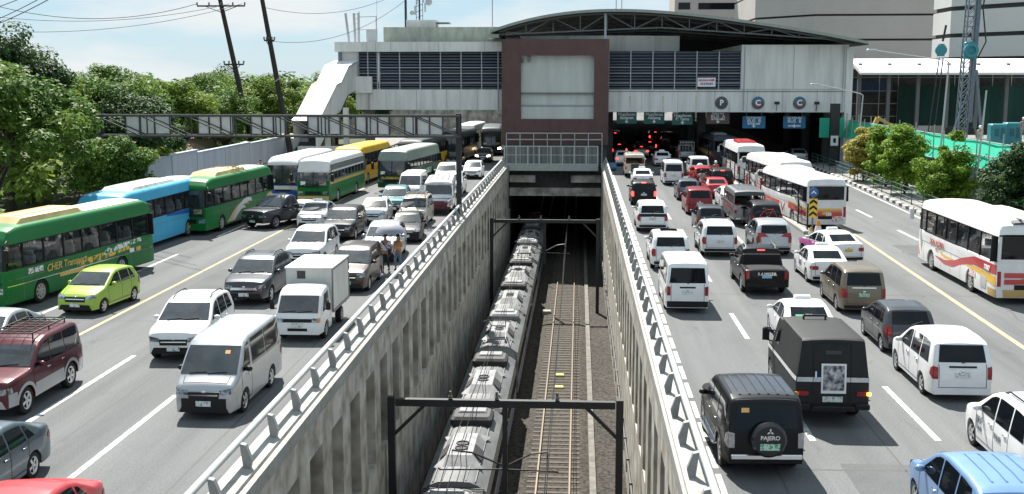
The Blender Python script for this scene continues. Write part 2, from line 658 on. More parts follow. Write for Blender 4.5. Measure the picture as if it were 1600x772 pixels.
def wheel_mb(x, y, sgn, R, w):
    m = MB()
    M = Matrix.Translation((x, y, R)) @ Matrix.Rotation(-sgn * PI / 2, 4, 'X')
    # local z points outwards; tyre carcass with a recessed dark well
    m.lathe([(R * .55, -w), (R * .93, -w), (R, -w + .03), (R, -.03), (R * .93, 0), (R * .68, .004), (R * .64, -.035), (.02, -.05)], M, 20)
    return m


def rim_mb(x, y, sgn, R, spokes=5):
    m = MB()
    M = Matrix.Translation((x, y, R)) @ Matrix.Rotation(-sgn * PI / 2, 4, 'X')
    r0 = R * .66
    n = 20
    v, f = [], []
    for r, h in ((r0, -.002), (r0 * .86, -.012), (r0 * .8, -.03)):
        for k in range(n):
            t = 2 * PI * k / n
            v.append(M @ Vector((r * math.cos(t), r * math.sin(t), h)))
    for i in range(2):
        for k in range(n):
            j = (k + 1) % n
            f.append((i * n + k, i * n + j, (i + 1) * n + j, (i + 1) * n + k))
    m.add(v, f)
    for q in range(spokes):
        t = 2 * PI * q / spokes + .3
        d = Vector((math.cos(t), math.sin(t), 0))
        e = Vector((-math.sin(t), math.cos(t), 0))
        pts = []
        for r, hw, h in ((.0, r0 * .16, -.008), (r0 * .9, r0 * .17, -.01)):
            pts += [d * r + e * hw, d * r - e * hw]
            pts[-1].z = pts[-2].z = h
        m.add([M @ p for p in pts], [(0, 1, 3, 2)])
    m.lathe([(r0 * .24, -.02), (r0 * .24, .0), (r0 * .1, .008)], M, 10)
    return m


def add_wheels(root, key, sh, xs, rim=RIM, R=None, w=.2, sp=5, inset=.0):
    R = R or sh.R
    for i, x in enumerate(xs):
        for sg in (1, -1):
            y = sg * (float(sh.half(x, R)) - .012 - inset)
            wm = cached((key, i, sg, 'wheel'), lambda: wheel_mb(sh.L / 2 - x, y, sg, R, w), 35)
            o = link('wheel', wm, TYRE, root)
            rm = cached((key, i, sg, sp, 'rim'), lambda: rim_mb(sh.L / 2 - x, y, sg, R, sp), 30)
            link('rim', rm, rim, o)


def trimless(name):
    return name


def arch_flare(root, sh, xw, m, r0=.05, r1=.15):
    for sg in (1, -1):
        a = np.linspace(PI * 1.0, 0, 15)
        lo_ = [(xw + (sh.R + r0) * math.cos(t), sh.R + (sh.R + r0) * math.sin(t) * .97) for t in a]
        up_ = [(xw + (sh.R + r1) * math.cos(t), sh.R + (sh.R + r1) * math.sin(t) * .97) for t in a]
        sh.side(lo_, up_, sg, nu=14, nv=2, off=.014).build('wheel_arch', m, root, 50)


def make_car(name, sty, pnt, loc, rz, label, cat, group, trim=True, lamps=False, far=False, plate=PLATEW, clad=None, rim=RIM, roofmat=None, sp=5, glass=GLASS, bumper=None, front_lamps=False, tail=None):
    """a car of one of the body styles with all its parts; returns (root, shell)"""
    sh = shell(sty)
    d = STY[sty]
    L, W, H, b = sh.L, sh.W, sh.H, sh.belt
    root = empty(name, (loc[0], loc[1], 0), rz, label, cat, group)

    def part(pn, fn, m, parent=root, smooth=40, key=None):
        return link(pn, cached((sty, key or pn, pn), fn, smooth), m, parent)
    part('body', lambda: sh.mb(), pnt, smooth=38)
    z0, z1 = d['ws']
    ya = float(sh.half(1.5, z0)) * .93
    yb = float(sh.half(2.2, z1)) * .92
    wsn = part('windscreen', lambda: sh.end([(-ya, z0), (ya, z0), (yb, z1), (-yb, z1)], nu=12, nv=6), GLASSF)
    z0, z1 = d['rw_']
    k = d['rwid']
    part('rear_window', lambda: sh.end([(-k * 1.02, z0), (k * 1.02, z0), (k * .93, z1), (-k * .93, z1)], True, nu=10), glass)
    for i, (a0, a1, u0, u1) in enumerate(d['win']):
        for sg in (1, -1):
            def fn(a0=a0, a1=a1, u0=u0, u1=u1, sg=sg):
                n = 8
                lo = [(a0 + (a1 - a0) * t / n, b + .03) for t in range(n + 1)]
                up = [(u0 + (u1 - u0) * t / n, float(sh.top(u0 + (u1 - u0) * t / n)) - .1) for t in range(n + 1)]
                return sh.side(lo, up, sg, nu=n)
            part('side_window', fn, glass, key='sw%d%d' % (i, sg))
    add_wheels(root, sty, sh, d['wx'], rim, sp=sp)
    zl = .42 * b + .24
    for sg in (1, -1):
        yo, yi = sg * W * .455, sg * W * .25
        part('headlight', lambda: sh.end([(yi, zl), (yo, zl + .04), (yo * .985, zl + .2), (yi, zl + .13)][::1] if sg > 0 else [(yo, zl + .04), (yi, zl), (yi, zl + .13), (yo * .985, zl + .2)]), HEADON if front_lamps else HEADL, key='hl%d' % sg)
        tz = .6 * b + .12
        ti = .29 if sty == 'sedan' else .385
        th = .17 if sty == 'sedan' else .36
        tz -= 0 if sty == 'sedan' else .06
        yo, yi = sg * W * .462, sg * W * ti
        def tlm(sg=sg, yo=yo, yi=yi):
            e = sh.end([(yi, tz), (yo, tz), (yo, tz + th), (yi, tz + th * .92)] if sg > 0 else [(yo, tz), (yi, tz), (yi, tz + th * .92), (yo, tz + th)], True, off=.012)
            q = sh.side([(L - .24, tz + th * .3), (L - .05, tz)], [(L - .2, tz + th * .8), (L - .05, tz + th)], sg, nu=6, nv=3, off=.012)
            e.add(q.v, q.f)
            return e
        part('tail_light', tlm, tail or ((TAILFAR if far else TAILON) if lamps else TAILL), key='tl%d' % sg)
        def mir(sg=sg):
            x = d['win'][0][0] + .22
            y = float(sh.half(x, b)) + .1
            m = MB()
            m.ball(sh.loc(x, sg * y, b + .1), .075, .11, .075, 8)
            m.bar(sh.loc(x + .02, sg * (y - .12), b + .05), sh.loc(x, sg * y, b + .08), .04)
            return m
        part('side_mirror', mir, pnt if trim and sty not in ('van', 'pickup', 'bigpickup') else PLAST, key='mir%d' % sg, smooth=50)
    gz = .36 * b + .2
    gr = part('grille', lambda: sh.end([(-W * .235, gz), (W * .235, gz), (W * .25, gz + .19), (-W * .25, gz + .19)], nu=6), PLAST)
    if trim:
        link('grille_bar', cached((sty, 'grille_bar'), lambda: sh.end([(-W * .22, gz + .09), (W * .22, gz + .09), (W * .225, gz + .125), (-W * .225, gz + .125)], nu=6, nv=1, off=.016)), CHROME, gr)
    part('front_bumper', lambda: sh.end([(-W * .4, sh.zb + .0), (W * .4, sh.zb + .0), (W * .34, sh.zb + .2), (-W * .34, sh.zb + .2)], nu=8), bumper or PLAST)

    def plt(rear):
        def fn():
            z = (.62 * b + .08) if rear else (.36 * b + .02)
            x = sh.end_x(0, z + .06, rear)
            x = x + .005 if rear else x - .03
            m = MB()
            p = sh.loc(x, 0, z)
            m.box(p[0] - .015, p[0] + .015, -.2, .2, z, z + .14)
            return m
        return fn
    part('number_plate', plt(True), plate, key='plr')
    part('number_plate', plt(False), plate, key='plf')
    part('rear_bumper', lambda: sh.end([(-W * .42, sh.zb + .02), (W * .42, sh.zb + .02), (W * .43, sh.zb + .16), (-W * .43, sh.zb + .16)], True), bumper or PLAST)
    if not trim:
        return root, sh
    x0, x1 = d['wx']
    for sg in (1, -1):
        def gaps(sg=sg):
            m = MB()
            zs = sh.zb + .1
            xs = [d['win'][0][0] - .08, d['win'][0][1] + .04]
            if sty != 'van':
                xs.append(min(d['win'][1][1] + .04, x1 - .2))
            t = .009
            m.v, m.f, m.mi = [], [], []
            for x in xs:
                q = sh.side([(x - t, zs), (x + t, zs)], [(x - t, b + .01), (x + t, b + .01)], sg, nu=1, nv=6, off=.004)
                m.add(q.v, q.f)
            q = sh.side([(xs[0], zs), (xs[-1], zs)], [(xs[0], zs + 2 * t), (xs[-1], zs + 2 * t)], sg, nu=12, nv=1, off=.005)
            m.add(q.v, q.f)
            return m
        part('door_gap', gaps, PLAST, key='gap%d' % sg)
        for i in (0, 1):
            if sty == 'van' and i:
                continue
            def hd(i=i, sg=sg):
                x = d['win'][i][1] - .16
                z = b - .13
                y = float(sh.half(x, z))
                m = MB()
                p = sh.loc(x, sg * (y + .012), z)
                m.rbox(p[0] - .09, p[0] + .09, p[1] - .02, p[1] + .02, z, z + .035, .008)
                return m
            part('door_handle', hd, pnt if sty in ('sedan', 'hatch', 'suv') else CHROME, key='hd%d%d' % (i, sg))
    def tg():
        m = MB()
        z0 = sh.zb + .2
        z1 = d['rw_'][0] - .04
        k = W * .375
        t = .008
        for q in ([(-k, z0), (-k + 2 * t, z0), (-k + 2 * t, z1), (-k, z1)], [(k - 2 * t, z0), (k, z0), (k, z1), (k - 2 * t, z1)], [(-k, z0), (k, z0), (k, z0 + 2 * t), (-k, z0 + 2 * t)]):
            e = sh.end(q, True, nu=8 if q[1][0] - q[0][0] > .1 else 1, nv=8 if q[1][0] - q[0][0] < .1 else 1, off=.005)
            m.add(e.v, e.f)
        return m
    part('tailgate_gap', tg, PLAST)

    def bg_():
        m = MB()
        xa, xb = .16, sh.end_x(0, d['ws'][0] - .02)
        for f in (-.86, .86):
            q = sh.on_top(xa, xb, f - .012, f + .012, off=.004, nv=1)
            m.add(q.v, q.f)
        q = sh.on_top(xa, xa + .018, -.87, .87, off=.004, nu=1)
        m.add(q.v, q.f)
        return m
    part('bonnet_gap', bg_, PLAST)

    def emb(rear):
        def fn():
            m = MB()
            z = (.62 * b + .27) if rear else gz + .2
            x = sh.end_x(0, z, rear)
            p = sh.loc(x, 0, z)
            m.ball((p[0] - (.01 if rear else -.01), 0, z), .02, .06, .04, 8)
            return m
        return fn
    part('emblem', emb(True), CHROME, key='embr')
    part('emblem', emb(False), CHROME, key='embf')
    if sty not in ('sedan', 'pickup', 'bigpickup'):
        def rwp():
            z = d['rw_'][0]
            p = [sh.loc(sh.end_x(y, zz, True) + .02, y, zz) for y, zz in ((.02, z - .02), (-.2, z + .05), (-.4, z + .09))]
            return MB().tube(p, .011, 5)
        part('rear_wiper', rwp, PLAST)
    # wipers lie on the windscreen glass
    def wip():
        m = MB()
        z0 = d['ws'][0]
        for y0, y1 in ((-.52, -.05), (-.02, .5)):
            p = [sh.loc(sh.end_x(y, z) - .02, y, z) for y, z in ((y0, z0 + .01), ((y0 + y1) / 2, z0 + .035), (y1, z0 + .05))]
            m.tube(p, .011, 5)
        return m
    link('wipers', cached((sty, 'wipers'), wip), PLAST, wsn)
    if clad is not None:
        for sg in (1, -1):
            part('side_cladding', lambda: sh.side([(x0 + sh.R + .07, sh.zb), (x1 - sh.R - .07, sh.zb)], [(x0 + sh.R + .07, sh.zb + .17), (x1 - sh.R - .07, sh.zb + .17)], sg), clad, key='clad%d' % sg)
    if clad is not None and sty in ('suv', 'boxy', 'pickup'):
        for xw in d['wx']:
            arch_flare(root, sh, xw, clad)
    if roofmat is not None:
        part('roof_panel', lambda: sh.on_top(d['prof'][6][0] + .2, L - .75 if 'pickup' not in sty else 3.35, -.96, .96), roofmat)
    return root, sh


def add_rails(root, sh, m, x0, x1, key):
    for sg in (1, -1):
        def fn():
            q = MB()
            pts = []
            for t in np.linspace(0, 1, 7):
                x = x0 + (x1 - x0) * t
                z = float(sh.top(x))
                y = sg * (float(sh.half(x, z - .1)) - .16)
                pts.append(sh.loc(x, y, z + (.07 if 0 < t < 1 else .0)))
            return q.tube(pts, .022, 6)
        link('roof_rail', cached((key, sg, 'roof_rail'), fn), m, root)


def add_rack(root, sh, x0, x1, m):
    z = max(float(sh.top(x0)), float(sh.top(x1))) + .14
    y = .58
    q = MB()
    for s_ in (1, -1):
        q.bar(sh.loc(x0, s_ * y, z), sh.loc(x1, s_ * y, z), .035)
        for x in np.linspace(x0 + .1, x1 - .1, 3):
            q.bar(sh.loc(x, s_ * y, z), sh.loc(x, s_ * y, float(sh.top(x)) - .02), .03)
    n = 7
    for i in range(n + 1):
        x = x0 + (x1 - x0) * i / n
        q.bar(sh.loc(x, -y, z), sh.loc(x, y, z), .028)
    for f in (-.3, 0, .3):
        q.bar(sh.loc(x0, f, z), sh.loc(x1, f, z), .02)
    return q.build('roof_rack', m, root)


def add_taxi_sign(root, sh, x, m=None):
    z = float(sh.top(x)) + sh.crown
    q = MB()
    q.rbox(sh.L / 2 - x - .09, sh.L / 2 - x + .09, -.28, .28, z - .01, z + .13, .03)
    return q.build('taxi_sign', m or WHITE, root)


def add_spoiler(root, sh, m):
    x = [p for p in sh.px if sh.top(p) > sh.H - .12][-1]
    q = MB()
    z = float(sh.top(x))
    q.rbox(sh.L / 2 - x - .16, sh.L / 2 - x + .14, -.56, .56, z - .02, z + .035, .015)
    return q.build('rear_spoiler', m, root)


def add_brake_bar(root, sh, z, lit=True, w=.16):
    return sh.end([(-w, z), (w, z), (w, z + .05), (-w, z + .05)], True, nu=4, nv=1, off=.02).build('brake_light', TAILON if lit else TAILL, root)

# ------------------------------------------------------------------ buses and other long vehicles
SEATM = mat('bus seat cloth', (0.22, 0.24, 0.27), rough=.8, var=.6, scale=2)
HEADC = mat('seat head cover', (0.6, 0.6, 0.58), rough=.8)
INTER = mat('bus interior', (0.05, 0.05, 0.05), rough=.8)
CURT = mat('bus curtain', (0.42, 0.34, 0.22), rough=.9, var=.5, scale=3)


def make_bus(loc, rz, label, group, low='gbus', roof=None, top=None, pillar=PLAST, L=11.5, W=2.5, H=3.2, zw=(1.62, 2.62), seats=False, bands=(), pods=(), wx=None, bays=7, front_low=None,
             strip=None, lights=False, headlights=False, curtains=False, zfront=1.15):
    root = empty('bus', (loc[0], loc[1], 0), rz, label, 'bus', group)
    wx = wx or (2.3, L - 3.0)
    z0, z1 = zw
    lm = P[low]
    rm = P[roof or low]
    key = ('bus', L, W, H, zw, wx)

    def lower():
        return Shell(L, W, z0, [(0, .62), (.02, 1.0), (.09, z0), (L - .08, z0), (L - .02, 1.0), (L, .5)], 1.1, .985, wx, .48, .3, .075, .05, 0.0, .015, .05)

    def upper():
        return Shell(L, W, H, [(.16, z1 + .08), (.24, z1 + .2), (.5, H - .14), (1.0, H - .03), (1.6, H), (L - .6, H), (L - .25, H - .1), (L - .1, z1 + .12), (L - .07, z1 + .06)], z1, .87, (), .48, z1, .075, .05, .05, .16)
    lo, up = lower(), upper()
    link('body', cached(key + ('body',), lo.mb, 35), lm, root)
    ro = link('roof', cached(key + ('roof',), up.mb, 40), rm, root)

    def hw(x, z):
        return float(lo.half(x, min(z, z0))) * (1 if z <= z0 else 1 - .02 * (z - z0) / (z1 - z0))
    xs = np.linspace(1.25, L - .55, bays + 1)
    for sg in (1, -1):
        def frame(sg=sg):
            m = MB()
            pts0 = [lo.loc(x, sg * (hw(x, z0) - .03), z0 + .02) for x in (.25, 1.25, L / 2, L - .1)]
            pts1 = [lo.loc(x, sg * (hw(x, z1) - .03), z1 - .01) for x in (.3, 1.25, L / 2, L - .1)]
            for p in (pts0, pts1):
                for a, b in zip(p[:-1], p[1:]):
                    m.bar(a, b, .07)
            for x in xs:
                m.bar(lo.loc(x, sg * (hw(x, z0) - .03), z0), lo.loc(x, sg * (hw(x, z1) - .03), z1), .075, .09)
            a = lo.loc(L - .3, sg * (hw(L - .3, z0) - .02), z0)
            m.bar(lo.loc(L - .32, sg * (hw(L - .3, z0) - .035), z0), lo.loc(L - .32, sg * (hw(L - .3, z1) - .035), z1), .06, .42)
            m.bar(lo.loc(.14, sg * (hw(.14, z0) - .05), z0), lo.loc(.26, sg * (hw(.3, z1) - .05), z1 + .1), .1)
            return m
        link('window_frame', cached(key + (bays, sg, 'window_frame'), frame), pillar, root)
        for i in range(-1, bays):
            a, b = (xs[i] + .05, xs[i + 1] - .05) if i >= 0 else (.36, xs[0] - .05)

            def pane(a=a, b=b, sg=sg):
                rows = [[lo.loc(x, sg * (hw(x, z) - .012), z) for x in (a, b)] for z in (z0 + .04, z1 - .04)]
                return MB().grid(rows, flip=sg > 0)
            link('window', cached(key + (bays, i, sg, 'window'), pane, None), BUSGLASS if seats else GLASS, root)
    if seats:
        for i in range(9):
            x = 2.1 + i * (L - 3.6) / 8.5
            for sg in (1, -1):
                def seat(x=x, sg=sg):
                    p = lo.loc(x, sg * .72, 0)
                    m = MB()
                    for dy in (-.24, .24):
                        m.rbox(p[0] - .07, p[0] + .07, p[1] + dy - .21, p[1] + dy + .21, z0 + .002, z0 + .4, .03)
                        m.rbox(p[0] - .055, p[0] + .08, p[1] + dy - .14, p[1] + dy + .14, z0 + .4, z0 + .6, .03)
                    return m
                link('seat', cached(key + (i, sg, 'seat'), seat), HEADC if i % 3 != 1 else SEATM, root)
    # windscreen
    def wind():
        rows = []
        for v in np.linspace(0, 1, 6):
            z = zfront + (z1 + .06 - zfront) * v
            row = []
            for u in np.linspace(-1, 1, 11):
                x = .012 + .2 * max(0, (z - zfront) / (z1 - zfront)) ** 1.3 + .1 * u * u * u * u - .03
                row.append(lo.loc(x, u * W * (.46 - .02 * v), z))
            rows.append(row)
        return MB().grid(rows, flip=False)
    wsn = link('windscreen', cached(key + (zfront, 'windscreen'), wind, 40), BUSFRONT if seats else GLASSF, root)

    def wdiv():
        m = MB()
        m.bar(lo.loc(-.03, 0, zfront), lo.loc(.17, 0, z1 + .03), .05)
        m.bar(lo.loc(-.04, -1.05, zfront + .0), lo.loc(-.04, 1.05, zfront + .0), .05)
        return m
    link('windscreen_bar', cached(key + (zfront, 'windscreen_bar'), wdiv), PLAST, wsn)
    def wpr():
        m = MB()
        for y0, y1 in ((-.85, -.1), (.1, .85)):
            m.tube([lo.loc(-.05, y0, zfront + .06), lo.loc(-.0, y1, zfront + .34)], .018, 5)
        return m
    link('wipers', cached(key + (zfront, 'wipers'), wpr), PLAST, wsn)
    for k, (y0, y1, dz) in enumerate(((.45, .95, .12), (-.9, -.55, .1))):
        def plc():
            m = MB()
            rows = []
            for z in (zfront + dz, zfront + dz + .26):
                x = .012 + .2 * ((z - zfront) / (z1 - zfront)) ** 1.3 - .045
                rows.append([lo.loc(x, y0, z), lo.loc(x, y1, z)])
            return m.grid(rows)
        link('placard', cached(key + (zfront, k, 'placard'), plc), WHITE if k else CURT, wsn)
    # tail wall with its window
    def tailw():
        m = MB()
        m.box(-L / 2 + .07, -L / 2 + .16, -W * .47, W * .47, z0 - .01, z1 + .08)
        return m
    link('rear_wall', cached(key + ('rear_wall',), tailw), rm if roof else lm, root)

    def rwin():
        rows = []
        for v in np.linspace(0, 1, 3):
            rows.append([(-L / 2 + .062, u * W * .42, z0 + .12 + (z1 - z0 - .1) * v) for u in np.linspace(-1, 1, 5)])
        return MB().grid(rows, flip=True)
    link('rear_window', cached(key + ('rear_window',), rwin), GLASS, root)
    for sg in (1, -1):
        link('headlight', cached(key + (sg, 'headlight'), lambda: lo.end([(sg * W * .3, .72), (sg * W * .45, .75), (sg * W * .45, .98), (sg * W * .3, .93)] if sg > 0 else [(sg * W * .45, .75), (sg * W * .3, .72), (sg * W * .3, .93), (sg * W * .45, .98)])), HEADON if headlights else HEADL, root)
        link('tail_light', cached(key + (sg, 'tail_light'), lambda: lo.end([(sg * W * .41, .75), (sg * W * .47, .75), (sg * W * .47, 1.35), (sg * W * .41, 1.35)] if sg > 0 else [(sg * W * .47, .75), (sg * W * .41, .75), (sg * W * .41, 1.35), (sg * W * .47, 1.35)], True)), TAILON if lights else TAILL, root)

        def mir():
            m = MB()
            m.tube([lo.loc(.35, sg * W * .47, z1 + .15), lo.loc(-.05, sg * (W * .5 + .12), z1 + .12), lo.loc(-.2, sg * (W * .5 + .22), z1 - .1)], .035, 6)
            p = lo.loc(-.2, sg * (W * .5 + .24), z1 - .4)
            m.rbox(p[0] - .06, p[0] + .06, p[1] - .11, p[1] + .11, z1 - .62, z1 - .08, .04)
            return m
        link('side_mirror', cached(key + (sg, 'side_mirror'), mir), PLAST if low != 'wbus' else P['wbus'], root)
    link('front_bumper', cached(key + ('front_bumper',), lambda: lo.end([(-W * .45, .34), (W * .45, .34), (W * .46, .62), (-W * .46, .62)])), front_low or lm, root)
    link('grille', cached(key + ('grille',), lambda: lo.end([(-W * .24, .7), (W * .24, .7), (W * .24, .95), (-W * .24, .95)])), PLAST, root)
    link('engine_grille', cached(key + ('engine_grille',), lambda: lo.end([(-W * .2, .62), (W * .2, .62), (W * .2, .82), (-W * .2, .82)], True)), PLAST, root)
    for rear in (True, False):
        link('number_plate', cached(key + (rear, 'number_plate'), lambda: lo.end([(-.26, .9), (.26, .9), (.26, 1.08), (-.26, 1.08)] if rear else [(-.22, .47), (.22, .47), (.22, .6), (-.22, .6)], rear, off=.018)), PLATEY, root)
    add_wheels(root, key, lo, wx, RIMS, R=.48, w=.3, sp=8, inset=.02)
    for sg in (1, -1):
        def seams(sg=sg):
            m = MB()
            t = .01
            for x in np.arange(1.15, L - .3, 1.35):
                if min(abs(x - w) for w in wx) < .62:
                    continue
                q = lo.side([(x - t, .36), (x + t, .36)], [(x - t, 1.22), (x + t, 1.22)], sg, nu=1, nv=3, off=.004)
                m.add(q.v, q.f)
            q = lo.side([(.3, 1.22), (L - .2, 1.22)], [(.3, 1.22 + 2 * t), (L - .2, 1.22 + 2 * t)], sg, nu=20, nv=1, off=.005)
            m.add(q.v, q.f)
            return m
        link('panel_seam', cached(key + (sg, 'panel_seam'), seams), GREYP, root)
    # roof pods (air conditioning, hatches): (x0, x1, half width, height, material)
    for x0, x1, w, h, pm in pods:
        def pod():
            m = MB()
            zb = H + .02
            n = [(x0, 0), (x0 + .35, h), (x1 - .25, h), (x1, .02)]
            rows = []
            for x, dz in n:
                rows.append([lo.loc(x, y * w, zb + (dz if abs(y) < .99 else -.02) * (1 if abs(y) < .9 else .75)) for y in (-1, -.93, -.6, 0, .6, .93, 1)])
            m.grid(rows)
            for y in (-.5, .5):
                m.box(-x1 + L / 2 + .5, -x0 + L / 2 - .5, y * w - .05, y * w + .05, zb + h - .01, zb + h + .025)
            return m
        o = pod().build('roof_pod', pm, ro, 30)

    for lo_, up_, bm, sides in bands:
        for sg in ((1, -1) if sides == 2 else (1,)):
            n = max(24, len(lo_) * 6)
            lo.side(lo_, up_, sg, nu=n, nv=4, off=.006 + .0015 * random.random()).build('livery_stripe', bm, root, 30)
    if strip is not None:
        m = MB()
        m.grid([[(L / 2 - .2, y, z1 - .28 + .0) for y in (-.7, .7)], [(L / 2 - .235, y, z1 - .02) for y in (-.7, .7)]])
        m.build('destination_board', strip, root)
    if curtains:
        for sg in (1, -1):
            for i in range(bays):
                x = (xs[i] + xs[i + 1]) / 2
                m = MB()
                rows = []
                for z in (z0 + .1, z1 - .05):
                    rows.append([lo.loc(xs[i] + .1 + .3 * t / 8, sg * (hw(x, z) - .1 - .03 * (t % 2)), z) for t in range(9)])
                m.grid(rows).build('curtain', CURT, root)
    return root, lo


def make_jeepney(loc, rz, label, group, body, roofm, L=5.9, W=1.95, H=2.15, front=None, spare=False):
    root = empty('jeepney', (loc[0], loc[1], 0), rz, label, 'jeepney', group)
    wx = (.95, L - 1.55)
    lo = Shell(L, W, 1.27, [(0, .6), (.03, .9), (.1, 1.03), (1.1, 1.13), (1.16, 1.26), (L - .04, 1.27), (L, .55)], .95, .99, wx, .36, .42, .3, .02, .02, .04)
    up = Shell(L, W, H, [(1.25, H - .2), (1.35, H - .08), (1.8, H - .01), (L - .3, H), (L, H - .06)], H - .25, .9, (), .36, H - .27, .1, .02, .05, .08)
    key = ('jeep', L, W, H)
    link('body', cached(key + ('body',), lo.mb, 35), body, root)
    ro = link('roof', cached(key + ('roof',), up.mb, 40), roofm, root)
    m = MB()
    for i in range(4):
        y = -.6 + .4 * i
        m.bar(lo.loc(1.9, y, H + .06), lo.loc(L - .5, y, H + .06), .03)
    for x in np.linspace(2.0, L - .6, 5):
        m.bar(lo.loc(x, -.65, H + .06), lo.loc(x, .65, H + .06), .03)
    m.build('roof_rack', CHROME, ro)
    for sg in (1, -1):
        m = MB()
        m.bar(lo.loc(1.4, sg * W * .475, H - .26), lo.loc(L - .06, sg * W * .475, H - .26), .05)
        m.bar(lo.loc(1.3, sg * W * .485, 1.27), lo.loc(L - .06, sg * W * .485, 1.27), .05)
        for x in (1.32, 2.2, 3.1, 4.0, 4.9, L - .08):
            m.bar(lo.loc(x, sg * W * .48, 1.24), lo.loc(x + .06, sg * W * .47, H - .22), .07)
        m.build('window_post', body, root)
        lo.side([(1.5, .95), (L - .2, .95)], [(1.5, 1.06), (L - .2, 1.06)], sg).build('side_stripe', P['red'] if body is not P['red'] else P['gold'], root, 30)
        lo.end([(sg * .5, .7), (sg * .7, .7), (sg * .7, .9), (sg * .5, .9)] if sg > 0 else [(sg * .7, .7), (sg * .5, .7), (sg * .5, .9), (sg * .7, .9)]).build('headlight', HEADL, root)
        m = MB()
        m.rbox(-L / 2 - .03, -L / 2 + .03, sg * .82 - .07, sg * .82 + .07, .8, 1.0, .015)
        m.build('tail_light', TAILL, root)
        m = MB()
        m.ball(lo.loc(1.3, sg * 1.12, 1.45), .05, .09, .11, 8)
        m.bar(lo.loc(1.32, sg * .92, 1.4), lo.loc(1.3, sg * 1.1, 1.43), .03)
        m.build('side_mirror', CHROME, root)
    m = MB()
    m.grid([[lo.loc(1.17, y, 1.24) for y in (-.85, 0, .85)], [lo.loc(1.36, y, H - .18) for y in (-.82, 0, .82)]])
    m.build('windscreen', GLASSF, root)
    m = MB()
    m.box(-L / 2 - .012, -L / 2 + .03, -.36, .36, .6, 1.26)
    m.build('rear_entrance', INTER, root)
    m = MB()
    m.bar((-L / 2 - .12, -.8, .5), (-L / 2 - .12, .8, .5), .12, .1)
    m.bar((-L / 2 - .1, -.4, .5), (-L / 2 + .1, -.4, .52), .08)
    m.bar((-L / 2 - .1, .4, .5), (-L / 2 + .1, .4, .52), .08)
    m.build('rear_bumper', CHROME, root)
    for sg in (1, -1):
        m = MB()
        m.rbox(-L / 2 + .3, L / 2 - 2.0, sg * .62 - .2, sg * .62 + .2, 1.275, 1.36, .03)
        m.rbox(-L / 2 + .3, L / 2 - 2.0, sg * .86 - .03, sg * .86 + .03, 1.36, 1.62, .02)
        m.build('bench', P['wine'], root)
    lo.end([(-.42, .62), (.42, .62), (.42, .95), (-.42, .95)]).build('grille', front or CHROME, root)
    m = MB()
    m.rbox(L / 2 - .05, L / 2 + .1, -.85, .85, .42, .58, .03)
    m.build('front_bumper', front or CHROME, root)
    add_wheels(root, key, lo, wx, RIMS, w=.22, sp=6)
    if spare:
        m = MB()
        m.lathe([(.05, -.1), (.34, -.1), (.36, 0), (.34, .1), (.05, .1)], Matrix.Translation((-L / 2 - .1, -.55, .95)) @ Matrix.Rotation(PI / 2, 4, 'Y'), 16)
        m.build('spare_wheel', TYRE, root)
    return root, lo


